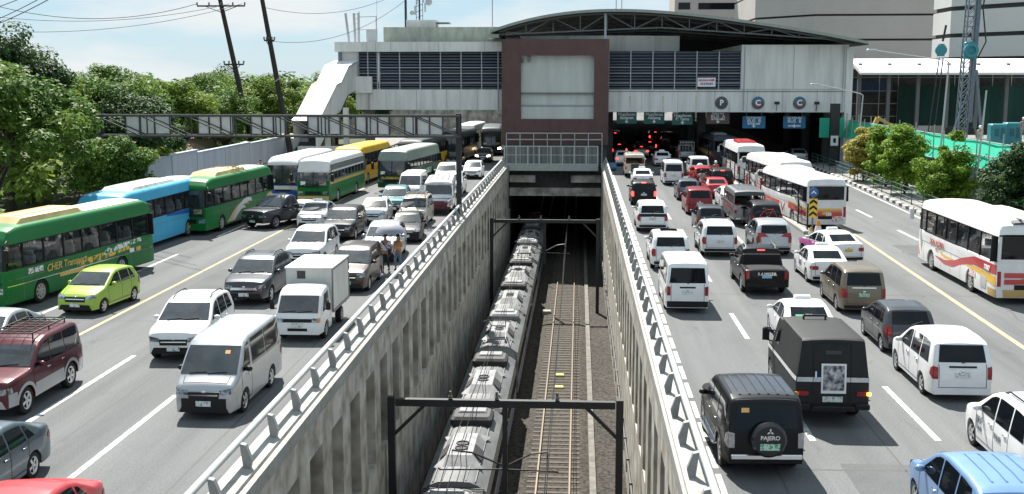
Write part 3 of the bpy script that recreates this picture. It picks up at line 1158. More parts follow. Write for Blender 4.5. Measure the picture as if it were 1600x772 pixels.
def make_box_truck(loc, rz, label, group):
    root = empty('box_truck', (loc[0], loc[1], 0), rz, label, 'truck', group)
    L = 4.75
    cab = Shell(L, 1.66, 1.78, [(0, .5), (.03, .74), (.1, .98), (.56, 1.55), (.75, 1.69), (1.0, 1.76), (1.6, 1.78), (1.68, 1.72), (1.72, .8)], .98, .88, (.9,), .31, .3, .1, .0)
    pw = P['white']
    cab.mb().build('cab', pw, root, 38)
    ya, yb = .7, .66
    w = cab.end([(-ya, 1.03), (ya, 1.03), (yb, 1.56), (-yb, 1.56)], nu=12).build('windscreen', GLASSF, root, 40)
    m = MB()
    for y0, y1 in ((-.55, -.08), (-.02, .5)):
        m.tube([cab.loc(cab.end_x(y, z) - .02, y, z) for y, z in ((y0, 1.05), (y1, 1.1))], .012, 5)
    m.build('wipers', PLAST, w)
    for sg in (1, -1):
        cab.side([(.48, 1.02), (1.45, 1.02)], [(.82, 1.56), (1.45, 1.6)], sg).build('side_window', GLASS, root, 40)
        cab.end([(sg * .5, .72), (sg * .7, .72), (sg * .7, .86), (sg * .5, .86)] if sg > 0 else [(sg * .7, .72), (sg * .5, .72), (sg * .5, .86), (sg * .7, .86)]).build('headlight', HEADL, root)
        cab.end([(sg * .7, .72), (sg * .775, .72), (sg * .775, .86), (sg * .7, .86)] if sg > 0 else [(sg * .775, .72), (sg * .7, .72), (sg * .7, .86), (sg * .775, .86)]).build('turn_signal', AMBER, root)
        m = MB()
        p = cab.loc(.5, sg * .98, 1.2)
        m.rbox(p[0] - .04, p[0] + .04, p[1] - .08, p[1] + .08, 1.08, 1.34, .03)
        m.bar((p[0], p[1], 1.12), cab.loc(.62, sg * .8, 1.08), .03)
        m.build('side_mirror', PLAST, root)
        q = cab.side([(1.46, .62), (1.475, .62)], [(1.46, 1.62), (1.475, 1.62)], sg, nu=1)
        q.build('door_gap', PLAST, root)
        m = MB()
        p = cab.loc(1.3, sg * .825, .93)
        m.rbox(p[0] - .08, p[0] + .08, p[1] - .02, p[1] + .02, .92, .955, .008)
        m.build('door_handle', PLAST, root)
    cab.end([(-.5, .72), (.5, .72), (.5, .84), (-.5, .84)]).build('grille', PLAST, root)
    cab.end([(-.34, .42), (.34, .42), (.34, .52), (-.34, .52)]).build('air_intake', PLAST, root)
    m = MB()
    p = cab.loc(-.0, 0, .55)
    m.box(p[0] + .0, p[0] + .03, -.2, .2, .56, .69)
    m.build('number_plate', PLATEW, root)
    boxm = mat('weathered cargo box', (0.60, 0.60, 0.56), rough=.6, var=.22, scale=1.3, stretch=(1, 1, .35))
    roofm = mat('rusting box roof', (0.72, 0.71, 0.66), rough=.6, var=.6, scale=1.1, dark=(.34, .2, .1), lo=.28, hi=.42)
    m = MB()
    m.box(-L / 2, L / 2 - 1.86, -.84, .84, .74, 2.28)
    b = m.build('cargo_box', boxm, root)
    m = MB()
    m.box(-L / 2 - .02, L / 2 - 1.84, -.86, .86, 2.281, 2.33)
    m.build('box_roof', roofm, b)
    m = MB()
    x = L / 2 - 1.845
    m.box(x - .012, x + .004, -.42, -.12, 1.92, 2.2)
    m.build('vent_opening', INTER, b)
    m = MB()
    for y in (-.845, .845):
        m.bar((-L / 2, y, .74), (L / 2 - 1.86, y, .74), .05, .08)
        m.bar((-L / 2, y, 2.25), (L / 2 - 1.86, y, 2.25), .035, .05)
        m.bar((L / 2 - 1.88, y, .74), (L / 2 - 1.88, y, 2.26), .05)
        m.bar((-L / 2 + .02, y, .74), (-L / 2 + .02, y, 2.26), .05)
    m.build('box_frame', GREYP, b)
    m = MB()
    m.box(-L / 2 + .05, L / 2 - 1.6, -.4, .4, .45, .735)
    m.build('chassis', PLAST, root)
    m = MB()
    for sg in (1, -1):
        m.rbox(-L / 2 - .03, -L / 2 + .02, sg * .62 - .1, sg * .62 + .1, .52, .66, .015)
    m.build('tail_light', TAILL, root)
    sh = Shell(L, 1.66, 1.78, [(0, .5), (L, .5)], .98, .88, (), .31, .3, 0, 0)
    add_wheels(root, ('boxtruck',), sh, (.9, 3.55), RIMS, R=.31, w=.2, sp=6)
    return root


def make_armored(loc, rz, label, group):
    root = empty('armoured_truck', (loc[0], loc[1], 0), rz, label, 'armoured truck', group)
    L = 5.0
    sh = Shell(L, 1.9, 2.32, [(0, .75), (.04, 1.05), (.15, 1.18), (1.05, 1.3), (1.1, 1.34), (1.5, 2.12), (1.6, 2.2), (2.1, 2.22), (2.12, 2.28), (L - .2, 2.3), (L - .12, 2.26), (L - .03, 1.3), (L, .62)], 1.34, .84, (1.0, 3.75), .42, .5, .14, .02, .035, .03, .03)
    am = P['armor']
    sh.mb().build('body', am, root, 30)
    wm = mat('stripe white', (.6, .61, .6), rough=.5, var=.2, scale=5)
    for sg in (1, -1):
        sh.side([(.3, 1.12), (L - .06, 1.2)], [(.3, 1.22), (L - .06, 1.32)], sg, nu=20, nv=2, off=.012).build('stripe', wm, root, 30)
        sh.side([(1.5, 1.5), (2.15, 1.5)], [(1.72, 1.95), (2.15, 1.95)], sg).build('side_window', GLASS, root)
        sh.end([(sg * .62, .84), (sg * .9, .84), (sg * .9, .96), (sg * .62, .96)] if sg > 0 else [(sg * .9, .84), (sg * .62, .84), (sg * .62, .96), (sg * .9, .96)], True, off=.03).build('tail_light', TAILL, root)
        m = MB()
        m.box(-L / 2 - .05, -L / 2 - .0, sg * .92 - .05 if sg > 0 else -.97, .97 if sg > 0 else -.87, .86, .94)
        m.build('turn_signal', AMBER if sg > 0 else mat('lit turn signal', (.8, .3, .03), rough=.3, emit=((1, .35, .04), 4)), root)
        for x, z in ((1.15, 1.45),):
            m = MB()
            p = sh.loc(x, sg * 1.12, z)
            m.rbox(p[0] - .05, p[0] + .05, p[1] - .1, p[1] + .1, z - .02, z + .36, .03)
            m.bar((p[0], p[1], z), sh.loc(x + .1, sg * .9, z - .05), .035)
            m.bar((p[0], p[1], z + .3), sh.loc(x + .25, sg * .86, z + .3), .035)
            m.build('side_mirror', PLAST, root)
        m = MB()
        m.rbox(-L / 2 + .7, L / 2 - 1.7, sg * .93 - .14, sg * .93 + .14, .5, .56, .02)
        m.build('running_board', GREYP, root)
    sh.end([(-.92, 1.2), (.92, 1.2), (.91, 1.32), (-.91, 1.32)], True, nv=2, off=.012).build('rear_stripe', wm, root, 30)
    d = MB()
    for y in (-.46, .5):
        d.add(*(lambda q: (q.v, q.f))(sh.end([(y, .72), (y + .014, .72), (y + .014, 2.2), (y, 2.2)], True, nu=1, nv=10, off=.016)))
    d.add(*(lambda q: (q.v, q.f))(sh.end([(-.46, 2.19), (.514, 2.19), (.514, 2.204), (-.46, 2.204)], True, nu=6, nv=1, off=.017)))
    d.build('rear_door_gap', PLAST, root)
    sh.end([(-.2, 1.92), (.2, 1.92), (.2, 2.02), (-.2, 2.02)], True, off=.02).build('view_slit', INTER, root)
    sh.end([(.42, 1.28), (.46, 1.28), (.46, 1.48), (.42, 1.48)], True, off=.04).build('door_handle', CHROME, root)
    poster = mat('poster print', (.55, .52, .5), rough=.4, var=.9, scale=6, dark=(.03, .035, .06), lo=.4, hi=.62, detail=8)
    bd = sh.end([(.3, .9), (-.34, .9), (-.34, 1.68), (.3, 1.68)][::1] if False else [(-.34, .9), (.3, .9), (.3, 1.68), (-.34, 1.68)], True, off=.024).build('poster', WHITE, root)
    sh.end([(-.29, .98), (.25, .98), (.25, 1.63), (-.29, 1.63)], True, off=.032).build('poster_picture', poster, bd)
    m = MB()
    m.box(-L / 2 - .04, -L / 2 - .005, -.26, .26, .68, .82)
    m.build('number_plate', PLATEW, root)
    m = MB()
    m.rbox(-L / 2 - .2, -L / 2 + .05, -.55, .55, .48, .6, .03)
    m.rbox(-L / 2 - .12, -L / 2 + .05, -.95, -.55, .5, .64, .03)
    m.rbox(-L / 2 - .12, -L / 2 + .05, .55, .95, .5, .64, .03)
    m.build('rear_bumper', PLAST, root)
    m = MB()
    m.bar(sh.loc(2.4, -.3, 2.42), sh.loc(2.4, .3, 2.42), .05)
    m.bar(sh.loc(2.4, -.3, 2.3), sh.loc(2.4, -.3, 2.42), .05)
    m.bar(sh.loc(2.4, .3, 2.3), sh.loc(2.4, .3, 2.42), .05)
    m.build('roof_bar', am, root)
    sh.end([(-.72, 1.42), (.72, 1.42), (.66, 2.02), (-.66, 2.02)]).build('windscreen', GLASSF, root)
    sh.end([(-.6, .85), (.6, .85), (.6, 1.05), (-.6, 1.05)]).build('grille', PLAST, root)
    m = MB()
    m.box(-.35 - L / 2 + .55, .35 - L / 2 + .55, -.97, -.955, 1.45, 1.7)
    add_wheels(root, ('armored',), sh, (1.0, 3.75), RIMS, R=.42, w=.26, sp=6)
    return root, sh


# ------------------------------------------------------------------ people and motorcycles
SKIN = mat('skin', (0.28, 0.15, 0.095), rough=.55)
HAIR = mat('black hair', (0.008, 0.007, 0.006), rough=.5)
CL = dict(white=mat('white shirt', (.7, .71, .73), rough=.85), red=mat('red shirt', (.5, .03, .03), rough=.85), blue=mat('blue shirt', (.05, .15, .4), rough=.85), black=mat('black cloth', (.015, .015, .018), rough=.85),
          yellow=mat('yellow print shirt', (.62, .5, .16), rough=.85, var=.8, scale=14, dark=(.45, .12, .07)), denim=mat('denim', (.12, .17, .26), rough=.85), pink=mat('pink shirt', (.6, .2, .28), rough=.85),
          grey=mat('grey cloth', (.25, .25, .26), rough=.85), tealc=mat('teal shirt', (.06, .3, .34), rough=.85), khaki=mat('khaki cloth', (.42, .38, .28), rough=.85), lilac=mat('pale lilac shirt', (.56, .55, .7), rough=.85))


def skin_mesh(name, verts, edges, radii, sub=1):
    """one continuous surface grown round a skeleton"""
    me = bpy.data.meshes.new(name)
    me.from_pydata(verts, edges, [])
    o = bpy.data.objects.new(name, me)
    COL.objects.link(o)
    md = o.modifiers.new('skin', 'SKIN')
    md.use_smooth_shade = True
    for i, r in enumerate(radii):
        sv = me.skin_vertices[0].data[i]
        sv.radius = r if isinstance(r, tuple) else (r, r)
    me.skin_vertices[0].data[0].use_root = True
    if sub:
        sm = o.modifiers.new('sub', 'SUBSURF')
        sm.levels = sub
    bpy.context.view_layer.update()
    res = bpy.data.meshes.new_from_object(o.evaluated_get(bpy.context.evaluated_depsgraph_get()))
    bpy.data.objects.remove(o)
    bpy.data.meshes.remove(me)
    res.name = name
    return res


POSES = {
    # joints: hip, knee, ankle, toe, shoulder, elbow, wrist (left then right), local: +y faces forward
    'walk': dict(lk=(.1, .16, .5), la=(.1, .1, .09), rk=(-.1, .06, .49), ra=(-.1, -.22, .12), le=(.25, -.1, 1.16), lw=(.24, .08, .94), re=(-.24, .06, 1.18), rw=(-.16, .28, 1.3)),
    'stand': dict(lk=(.11, .02, .5), la=(.11, 0, .08), rk=(-.11, .02, .5), ra=(-.12, 0, .08), le=(.25, -.03, 1.14), lw=(.24, .08, .9), re=(-.25, -.03, 1.14), rw=(-.24, .08, .9)),
    'ride': dict(lk=(.2, .42, .66), la=(.2, .26, .26), rk=(-.2, .42, .66), ra=(-.2, .26, .26), le=(.32, .22, 1.1), lw=(.3, .48, 1.06), re=(-.32, .22, 1.1), rw=(-.3, .48, 1.06)),
}


def make_person(loc, rz, label, pose, shirt, trousers, group=None, hair=HAIR, helmet=None, h=1.68, z=0.0, bag=None, long_hair=False, hip_z=None):
    root = empty('person', (loc[0], loc[1], z), rz, label, 'person', group)
    root.scale = (h / 1.7,) * 3
    p = POSES[pose]
    key = ('person', pose)
    ride = pose == 'ride'
    hz = .8 if ride else .92
    hy = -.05 if ride else 0
    lean = .12 if ride else 0
    sz = hz + .52
    if key not in MSH:
        V = [(0, hy, hz), (0, hy + lean * .4, hz + .24), (0, hy + lean, sz - .06), (0, hy + lean + .015, sz + .1), (0, hy + lean + .03, sz + .2), (0, hy + lean + .02, sz + .3)]
        R = [(.135, .105), (.125, .095), (.15, .1), .052, (.082, .095), (.07, .085)]
        E = [(0, 1), (1, 2), (2, 3), (3, 4), (4, 5)]

        def chain(start, pts, rs):
            a = start
            for q, r in zip(pts, rs):
                V.append(q)
                R.append(r)
                E.append((a, len(V) - 1))
                a = len(V) - 1
            return a
        V.append((0, hy + lean + .12, sz + .19))
        R.append(.018)
        E.append((4, len(V) - 1))
        for s, k in ((1, 'l'), (-1, 'r')):
            kn, an, el, wr = Vector(p[k + 'k']), Vector(p[k + 'a']), Vector(p[k + 'e']), Vector(p[k + 'w'])
            if ride:
                el = el
            chain(0, [(s * .1, hy, hz - .06), tuple((Vector((s * .1, hy, hz - .06)) + kn) / 2), tuple(kn), tuple((kn + an) / 2 + Vector((0, -.02, .03))), tuple(an), (an.x, an.y + .13, max(.035, an.z - .05))], [.09, .078, .056, .052, .036, .034])
            e = chain(2, [(s * .19, hy + lean, sz - .02), tuple((Vector((s * .19, hy + lean, sz - .02)) + el) / 2), tuple(el), tuple(wr)], [.058, .046, .038, .026])
            d = (wr - el).normalized()
            side = Vector((0, 1, 0)) if abs(d.y) < .8 else Vector((0, 0, 1))
            side = (side - d * side.dot(d)).normalized()
            pa = chain(e, [tuple(wr + d * .06)], [(.03, .018)])
            for j, (o_, ln) in enumerate(((-.026, .06), (-.009, .072), (.009, .068), (.026, .054))):
                b = wr + d * .085 + side * o_
                chain(pa, [tuple(b), tuple(b + d * ln * .55), tuple(b + d * ln + Vector((-s * .018, 0, 0)))], [.009, .0085, .007])
            chain(pa, [tuple(wr + d * .05 + side * .035), tuple(wr + d * .085 + side * .05)], [.01, .008])
        MSH[key] = skin_mesh('body', V, E, R, 1)
        # clothes: the same joints, a little wider
        V2 = [(0, hy, hz - .02), (0, hy + lean * .4, hz + .24), (0, hy + lean, sz - .05)]
        R2 = [(.155, .125), (.145, .115), (.165, .118)]
        E2 = [(0, 1), (1, 2)]
        V3 = [(0, hy, hz + .05), (0, hy, hz - .04)]
        R3 = [(.146, .118), (.14, .118)]
        E3 = [(0, 1)]
        for s, k in ((1, 'l'), (-1, 'r')):
            kn, an, el = Vector(p[k + 'k']), Vector(p[k + 'a']), Vector(p[k + 'e'])
            shd = Vector((s * .195, hy + lean, sz - .02))
            i = len(V2)
            V2 += [tuple(shd), tuple(shd.lerp(el, .75))]
            R2 += [.074, .062]
            E2 += [(2, i), (i, i + 1)]
            i = len(V3)
            V3 += [(s * .1, hy, hz - .1), tuple(kn), tuple(an + Vector((0, 0, .05)))]
            R3 += [.1, .072, .055]
            E3 += [(1, i), (i, i + 1), (i + 1, i + 2)]
        MSH[key + ('shirt',)] = skin_mesh('shirt', V2, E2, R2, 1)
        MSH[key + ('trousers',)] = skin_mesh('trousers', V3, E3, R3, 1)
        hb = MB()
        hb.ball((0, hy + lean + .0, sz + .275), .092, .108, .105, 12)
        MSH[key + ('hair',)] = hb.mesh('hair', 60)
        hb = MB()
        hb.ball((0, hy + lean + .0, sz + .275), .096, .11, .108, 12)
        hb.ball((0, hy + lean - .06, sz + .12), .085, .05, .2, 10)
        MSH[key + ('longhair',)] = hb.mesh('hair', 60)
        hb = MB()
        hb.ball((0, hy + lean + .02, sz + .25), .135, .155, .145, 14)
        MSH[key + ('helmet',)] = hb.mesh('helmet', 60)
        hb = MB()
        for k in ('l', 'r'):
            an = Vector(p[k + 'a'])
            hb.ball((an.x, an.y + .06, max(.045, an.z - .035)), .05, .14, .05, 8)
        MSH[key + ('shoes',)] = hb.mesh('shoes', 60)
    link('body', MSH[key], SKIN, root)
    link('shirt', MSH[key + ('shirt',)], CL[shirt], root)
    link('trousers', MSH[key + ('trousers',)], CL[trousers], root)
    link('shoes', MSH[key + ('shoes',)], PLAST, root)
    if helmet:
        link('helmet', MSH[key + ('helmet',)], helmet, root)
    else:
        link('hair', MSH[key + (('longhair' if long_hair else 'hair'),)], hair, root)
    if bag:
        m = MB()
        m.tube([(.16, .1, sz + .02), (0, .15, hz + .35), (-.17, .1, hz + .1)], .018, 6)
        m.tube([(.16, -.1, sz + .02), (0, -.14, hz + .35), (-.17, -.05, hz + .1)], .018, 6)
        m.rbox(-.26, -.15, -.12, .12, hz - .12, hz + .14, .03)
        m.build('shoulder_bag', bag, root, 40)
    return root


def make_motorcycle(loc, rz, label, col, group):
    root = empty('motorcycle', (loc[0], loc[1], 0), rz, label, 'motorcycle', group)
    for y in (-.62, .62):
        m = MB()
        m.lathe([(.2, -.05), (.28, -.05), (.3, 0), (.28, .05), (.2, .05)], Matrix.Translation((0, y, .3)) @ Matrix.Rotation(PI / 2, 4, 'Y'), 18)
        o = m.build('wheel', TYRE, root, 40)
        m = MB()
        m.lathe([(.2, -.02), (.05, -.04), (.05, .04), (.2, .02)], Matrix.Translation((0, y, .3)) @ Matrix.Rotation(PI / 2, 4, 'Y'), 14)
        m.build('rim', RIMS, o, 40)
    m = MB()
    m.rbox(-.13, .13, -.2, .3, .35, .72, .05)
    m.rbox(-.1, .1, -.75, -.2, .55, .72, .05)
    m.rbox(-.14, .14, .28, .55, .5, .9, .05)
    m.bar((0, .62, .3), (0, .45, .95), .08)
    m.build('body', col, root, 40)
    m = MB()
    m.rbox(-.13, .13, -.72, .08, .722, .8, .03)
    m.build('seat', PLAST, root, 40)
    m = MB()
    m.tube([(-.36, .4, 1.06), (-.1, .46, .98), (.1, .46, .98), (.36, .4, 1.06)], .02, 6)
    m.build('handlebar', PLAST, root, 40)
    m = MB()
    m.rbox(-.06, .06, -.82, -.75, .58, .68, .02)
    m.build('tail_light', TAILL, root)
    m = MB()
    m.ball((0, .6, .86), .09, .07, .09, 8)
    m.build('headlight', HEADL, root, 40)
    return root

# ------------------------------------------------------------------ the setting: ground, carriageways, railway cutting
def ground_mat(name, c0, c1, c2, s1, s2, st=(1, 1, 1), rough=.9, bump=.15):
    m, t, b = _new(name)
    b.inputs['Roughness'].default_value = rough
    b.inputs['Specular IOR Level'].default_value = .18
    tcn = t.nodes.new('ShaderNodeTexCoord')
    mpn = t.nodes.new('ShaderNodeMapping')
    mpn.inputs['Scale'].default_value = st
    t.links.new(tcn.outputs['Object'], mpn.inputs['Vector'])
    a = t.nodes.new('ShaderNodeTexNoise')
    a.inputs['Scale'].default_value = s1
    a.inputs['Detail'].default_value = 8
    a.inputs['Roughness'].default_value = .6
    t.links.new(mpn.outputs[0], a.inputs['Vector'])
    r = t.nodes.new('ShaderNodeValToRGB')
    r.color_ramp.elements[0].position = .32
    r.color_ramp.elements[0].color = c4(c0)
    r.color_ramp.elements[1].position = .68
    r.color_ramp.elements[1].color = c4(c1)
    t.links.new(a.outputs['Fac'], r.inputs[0])
    f = t.nodes.new('ShaderNodeTexNoise')
    f.inputs['Scale'].default_value = s2
    f.inputs['Detail'].default_value = 4
    t.links.new(tcn.outputs['Object'], f.inputs['Vector'])
    r2 = t.nodes.new('ShaderNodeValToRGB')
    r2.color_ramp.elements[0].position = .35
    r2.color_ramp.elements[0].color = c4(c2)
    r2.color_ramp.elements[1].position = .62
    r2.color_ramp.elements[1].color = (1, 1, 1, 1)
    t.links.new(f.outputs['Fac'], r2.inputs[0])
    x = t.nodes.new('ShaderNodeMix')
    x.data_type = 'RGBA'
    x.blend_type = 'MULTIPLY'
    x.inputs[0].default_value = 1
    t.links.new(r.outputs[0], x.inputs[6])
    t.links.new(r2.outputs[0], x.inputs[7])
    t.links.new(x.outputs[2], b.inputs['Base Color'])
    if bump:
        bn = t.nodes.new('ShaderNodeBump')
        bn.inputs['Strength'].default_value = bump
        bn.inputs['Distance'].default_value = .02
        t.links.new(f.outputs['Fac'], bn.inputs['Height'])
        t.links.new(bn.outputs[0], b.inputs['Normal'])
    return m


ASPH = ground_mat('worn asphalt', (.108, .113, .117), (.172, .178, .181), (.78, .78, .78), .55, 19, (1, .045, 1))
def oil_spots(m, scale, lo, hi, dark):
    t = m.node_tree
    b = t.nodes['Principled BSDF']
    src = b.inputs['Base Color'].links[0].from_socket
    tcn = t.nodes.new('ShaderNodeTexCoord')
    mpn = t.nodes.new('ShaderNodeMapping')
    mpn.inputs['Scale'].default_value = (1, .35, 1)
    n = t.nodes.new('ShaderNodeTexNoise')
    n.inputs['Scale'].default_value = scale
    n.inputs['Detail'].default_value = 6
    n.inputs['Roughness'].default_value = .7
    r = t.nodes.new('ShaderNodeValToRGB')
    r.color_ramp.elements[0].position = lo
    r.color_ramp.elements[0].color = (1, 1, 1, 1)
    r.color_ramp.elements[1].position = hi
    r.color_ramp.elements[1].color = (dark, dark, dark, 1)
    x = t.nodes.new('ShaderNodeMix')
    x.data_type = 'RGBA'
    x.blend_type = 'MULTIPLY'
    x.inputs[0].default_value = 1
    t.links.new(tcn.outputs['Object'], mpn.inputs['Vector'])
    t.links.new(mpn.outputs[0], n.inputs['Vector'])
    t.links.new(n.outputs['Fac'], r.inputs[0])
    t.links.new(src, x.inputs[6])
    t.links.new(r.outputs[0], x.inputs[7])
    t.links.new(x.outputs[2], b.inputs['Base Color'])


oil_spots(ASPH, 1.3, .60, .74, .72)
oil_spots(ASPH, .23, .50, .70, .86)
DIRT = ground_mat('earth and weeds', (.10, .10, .07), (.06, .085, .035), (.6, .6, .6), .2, 6)
PAVE = ground_mat('sidewalk concrete', (.22, .215, .205), (.30, .295, .28), (.8, .8, .8), .5, 8)
BALL = ground_mat('track ballast', (.056, .051, .045), (.084, .077, .067), (.28, .27, .26), .35, 5.5, (1, .25, 1), bump=.9)
CONC = ground_mat('cutting wall concrete', (.43, .405, .355), (.65, .625, .565), (.50, .48, .44), .8, 1.1, (1, 1, .10), bump=.1)
CONC2 = ground_mat('smooth concrete', (.28, .275, .26), (.38, .375, .36), (.85, .85, .84), .5, 5)
DARKC = ground_mat('dark grey concrete', (.06, .06, .06), (.10, .10, .10), (.7, .7, .7), .5, 3)  # dark grey base with random lighter and darker patches
LINEW = ground_mat('white road paint', (.50, .50, .49), (.78, .78, .76), (.50, .50, .49), 1.4, 5)
LINEY = ground_mat('yellow road paint', (.42, .33, .21), (.55, .45, .30), (.75, .74, .7), 1.0, 7)

XL, XR = -7.0, 2.3           # faces of the cutting
FZ = -9.4                    # its floor
YN, YP, YF = -25, 118, 330   # near end, portal, far end


def sheet(name, polys, m, z):
    b = MB()
    for p in polys:
        b.add([(x, y, z) for x, y in p], [tuple(range(len(p)))])
    o = b.build(name, m)
    o['kind'] = 'structure'
    return o


def rect(x0, x1, y0, y1):
    return [(x0, y0), (x1, y0), (x1, y1), (x0, y1)]


sheet('ground', [rect(-1500, XL - .9, -60, YP), rect(XR + .9, 1500, -60, YP), rect(-1500, 1500, YP, 2500), rect(-1500, 1500, -700, -60)], DIRT, -.03)
sheet('left_carriageway', [rect(-24.6, XL - .75, YN, 300)], ASPH, 0.0)
sheet('right_carriageway', [[(XR + .55, YN), (21.0, YN), (21.7, 50), (22.5, 76), (23.2, 101), (23.6, 122), (23.6, 300), (XR + .55, 300)]], ASPH, 0.0)
b = MB()
b.box(-30, -24.6, YN, 170, -.04, .15)
o = b.build('left_sidewalk', PAVE)
o['kind'] = 'structure'
b = MB()
b.prism([(21.2, YN), (29, YN), (29, 122), (23.8, 122), (23.4, 101), (22.7, 76), (21.9, 50)], 'z', -.04, .15)
o = b.build('right_sidewalk', PAVE)
o['kind'] = 'structure'
kb = MB()
pts = [(21.0, 0), (21.7, 50), (22.5, 76), (23.2, 101), (23.6, 122)]
yy = 20.0
i = 0
while yy < 121:
    x = float(np.interp(yy, [p[1] for p in pts], [p[0] for p in pts]))
    x2 = float(np.interp(yy + .95, [p[1] for p in pts], [p[0] for p in pts]))
    kb.add([(x, yy, -.02), (x + .22, yy, -.02), (x2 + .22, yy + .94, -.02), (x2, yy + .94, -.02), (x, yy, .2), (x + .22, yy, .2), (x2 + .22, yy + .94, .2), (x2, yy + .94, .2)], [(0, 3, 2, 1), (4, 5, 6, 7), (0, 1, 5, 4), (1, 2, 6, 5), (2, 3, 7, 6), (3, 0, 4, 7)], i % 2)
    yy += .95
    i += 1
o = kb.build('painted_kerb', [mat('kerb white', (.66, .66, .64), rough=.8, var=.3), mat('kerb black', (.03, .03, .03), rough=.8, var=.3)])
o['kind'] = 'structure'


def dash(x0, y0, x1, y1, w=.15):
    d = Vector((x1 - x0, y1 - y0, 0)).normalized()
    n = Vector((d.y, -d.x, 0)) * w / 2
    return [(x0 - n.x, y0 - n.y), (x0 + n.x, y0 + n.y), (x1 + n.x, y1 + n.y), (x1 - n.x, y1 - n.y)]


wh = []
for (x, ys) in ((-11.45, [(14.5, 31.4), (38, 48), (58, 66), (76, 84), (94, 102)]), (-14.45, [(20.0, 36.0), (44, 54), (62, 70), (80, 88), (98, 106)])):
    wh += [dash(x, a, x, c, .17) for a, c in ys]
for k in range(7):
    wh.append(dash(-20.6 + .03 * k, 40 + 12 * k, -20.57 + .03 * k, 45.5 + 12 * k, .17))
for k in range(-1, 9):
    y = 39.6 - 11.2 * 0 + 11.4 * k
    wh.append(dash(5.92, y, 5.92, y + 4.4, .17))
for y0, y1 in ((28.4, 33.5), (40, 44), (51.5, 55.5), (63, 67), (75, 79), (87, 91)):
    wh.append(dash(9.05, y0, 9.05, y1, .17))
for y0, y1 in ((64.9, 69.2), (75.6, 79.9), (86.5, 90.8), (97, 101), (108, 112)):
    wh.append(dash(19.0 + .006 * (y0 - 66), y0, 19.0 + .006 * (y1 - 66), y1, .2))
y = 14.0
while y < 112:
    wh.append(dash(3.25, y, 3.25, y + 1.6, .13))
    y += 2.0
wh += [dash(21.3, 50, 22.1, 76, .16), dash(22.1, 76, 22.85, 101, .16), dash(22.85, 101, 23.2, 121, .16)]
sheet('white_lane_markings', wh, LINEW, .005)
sheet('yellow_lane_markings', [dash(-17.55, 12, -17.6, 121, .16), dash(13.9, 12, 15.0, 38.6, .2), dash(15.0, 38.6, 16.0, 66, .2), dash(16.0, 66, 15.9, 74, .2), dash(15.9, 74, 16.2, 120, .2)], LINEY, .005)
# asphalt joints and crack sealing
cr_ = []
random.seed(5)
px_, py_ = 16.4, 40.0
while py_ < 62:
    nx, ny = px_ + random.uniform(-.12, .16), py_ + random.uniform(.4, 1.0)
    cr_.append(dash(px_, py_, nx, ny, .07))
    px_, py_ = nx, ny
for x0, x1, yv in ((-24, -8.2, 41.2), (-24, -8.2, 72.5), (3, 14, 26.0), (3, 21, 48.0), (3, 12, 75)):
    cr_.append(dash(x0, yv, x1, yv + .15, .05))
for x, y0, y1 in ((-12.9, 12, 60), (-9.0, 12, 40), (7.6, 15, 60), (18.0, 45, 110), (4.6, 14, 34)):
    cr_.append(dash(x, y0, x + .1, y1, .045))
sheet('crack_sealing', cr_, mat('crack tar', (.07, .07, .072), rough=.8), .0035)
pt = [rect(-16.9, -14.9, 47, 53), rect(-20.0, -18.4, 36, 41), rect(6.2, 8.6, 22, 26.5), rect(11, 13.2, 30.5, 33), rect(17.0, 20.5, 57, 63)]
sheet('asphalt_patches', pt, ground_mat('patched asphalt', (.10, .104, .107), (.13, .134, .137), (.82, .82, .82), .6, 20), .002)

# --- railway cutting
b = MB()
b.add([(XL - 2, YN, FZ), (XR + 2, YN, FZ), (XR + 2, YF, FZ), (XL - 2, YF, FZ)], [(0, 1, 2, 3)])
o = b.build('ballast_bed', BALL)
o['kind'] = 'structure'
b = MB()
for xc in (-1.03, -4.55):
    b.add([(xc - 1.75, YN, FZ + .004), (xc - 1.3, YN, FZ + .105), (xc + 1.3, YN, FZ + .105), (xc + 1.75, YN, FZ + .004), (xc - 1.75, YF, FZ + .004), (xc - 1.3, YF, FZ + .105), (xc + 1.3, YF, FZ + .105), (xc + 1.75, YF, FZ + .004)], [(0, 1, 5, 4), (1, 2, 6, 5), (2, 3, 7, 6)])
o = b.build('track_ballast', ground_mat('brown track ballast', (.054, .047, .039), (.083, .074, .062), (.30, .29, .28), .4, 5.5, (1, .25, 1), bump=.9))
o['kind'] = 'structure'


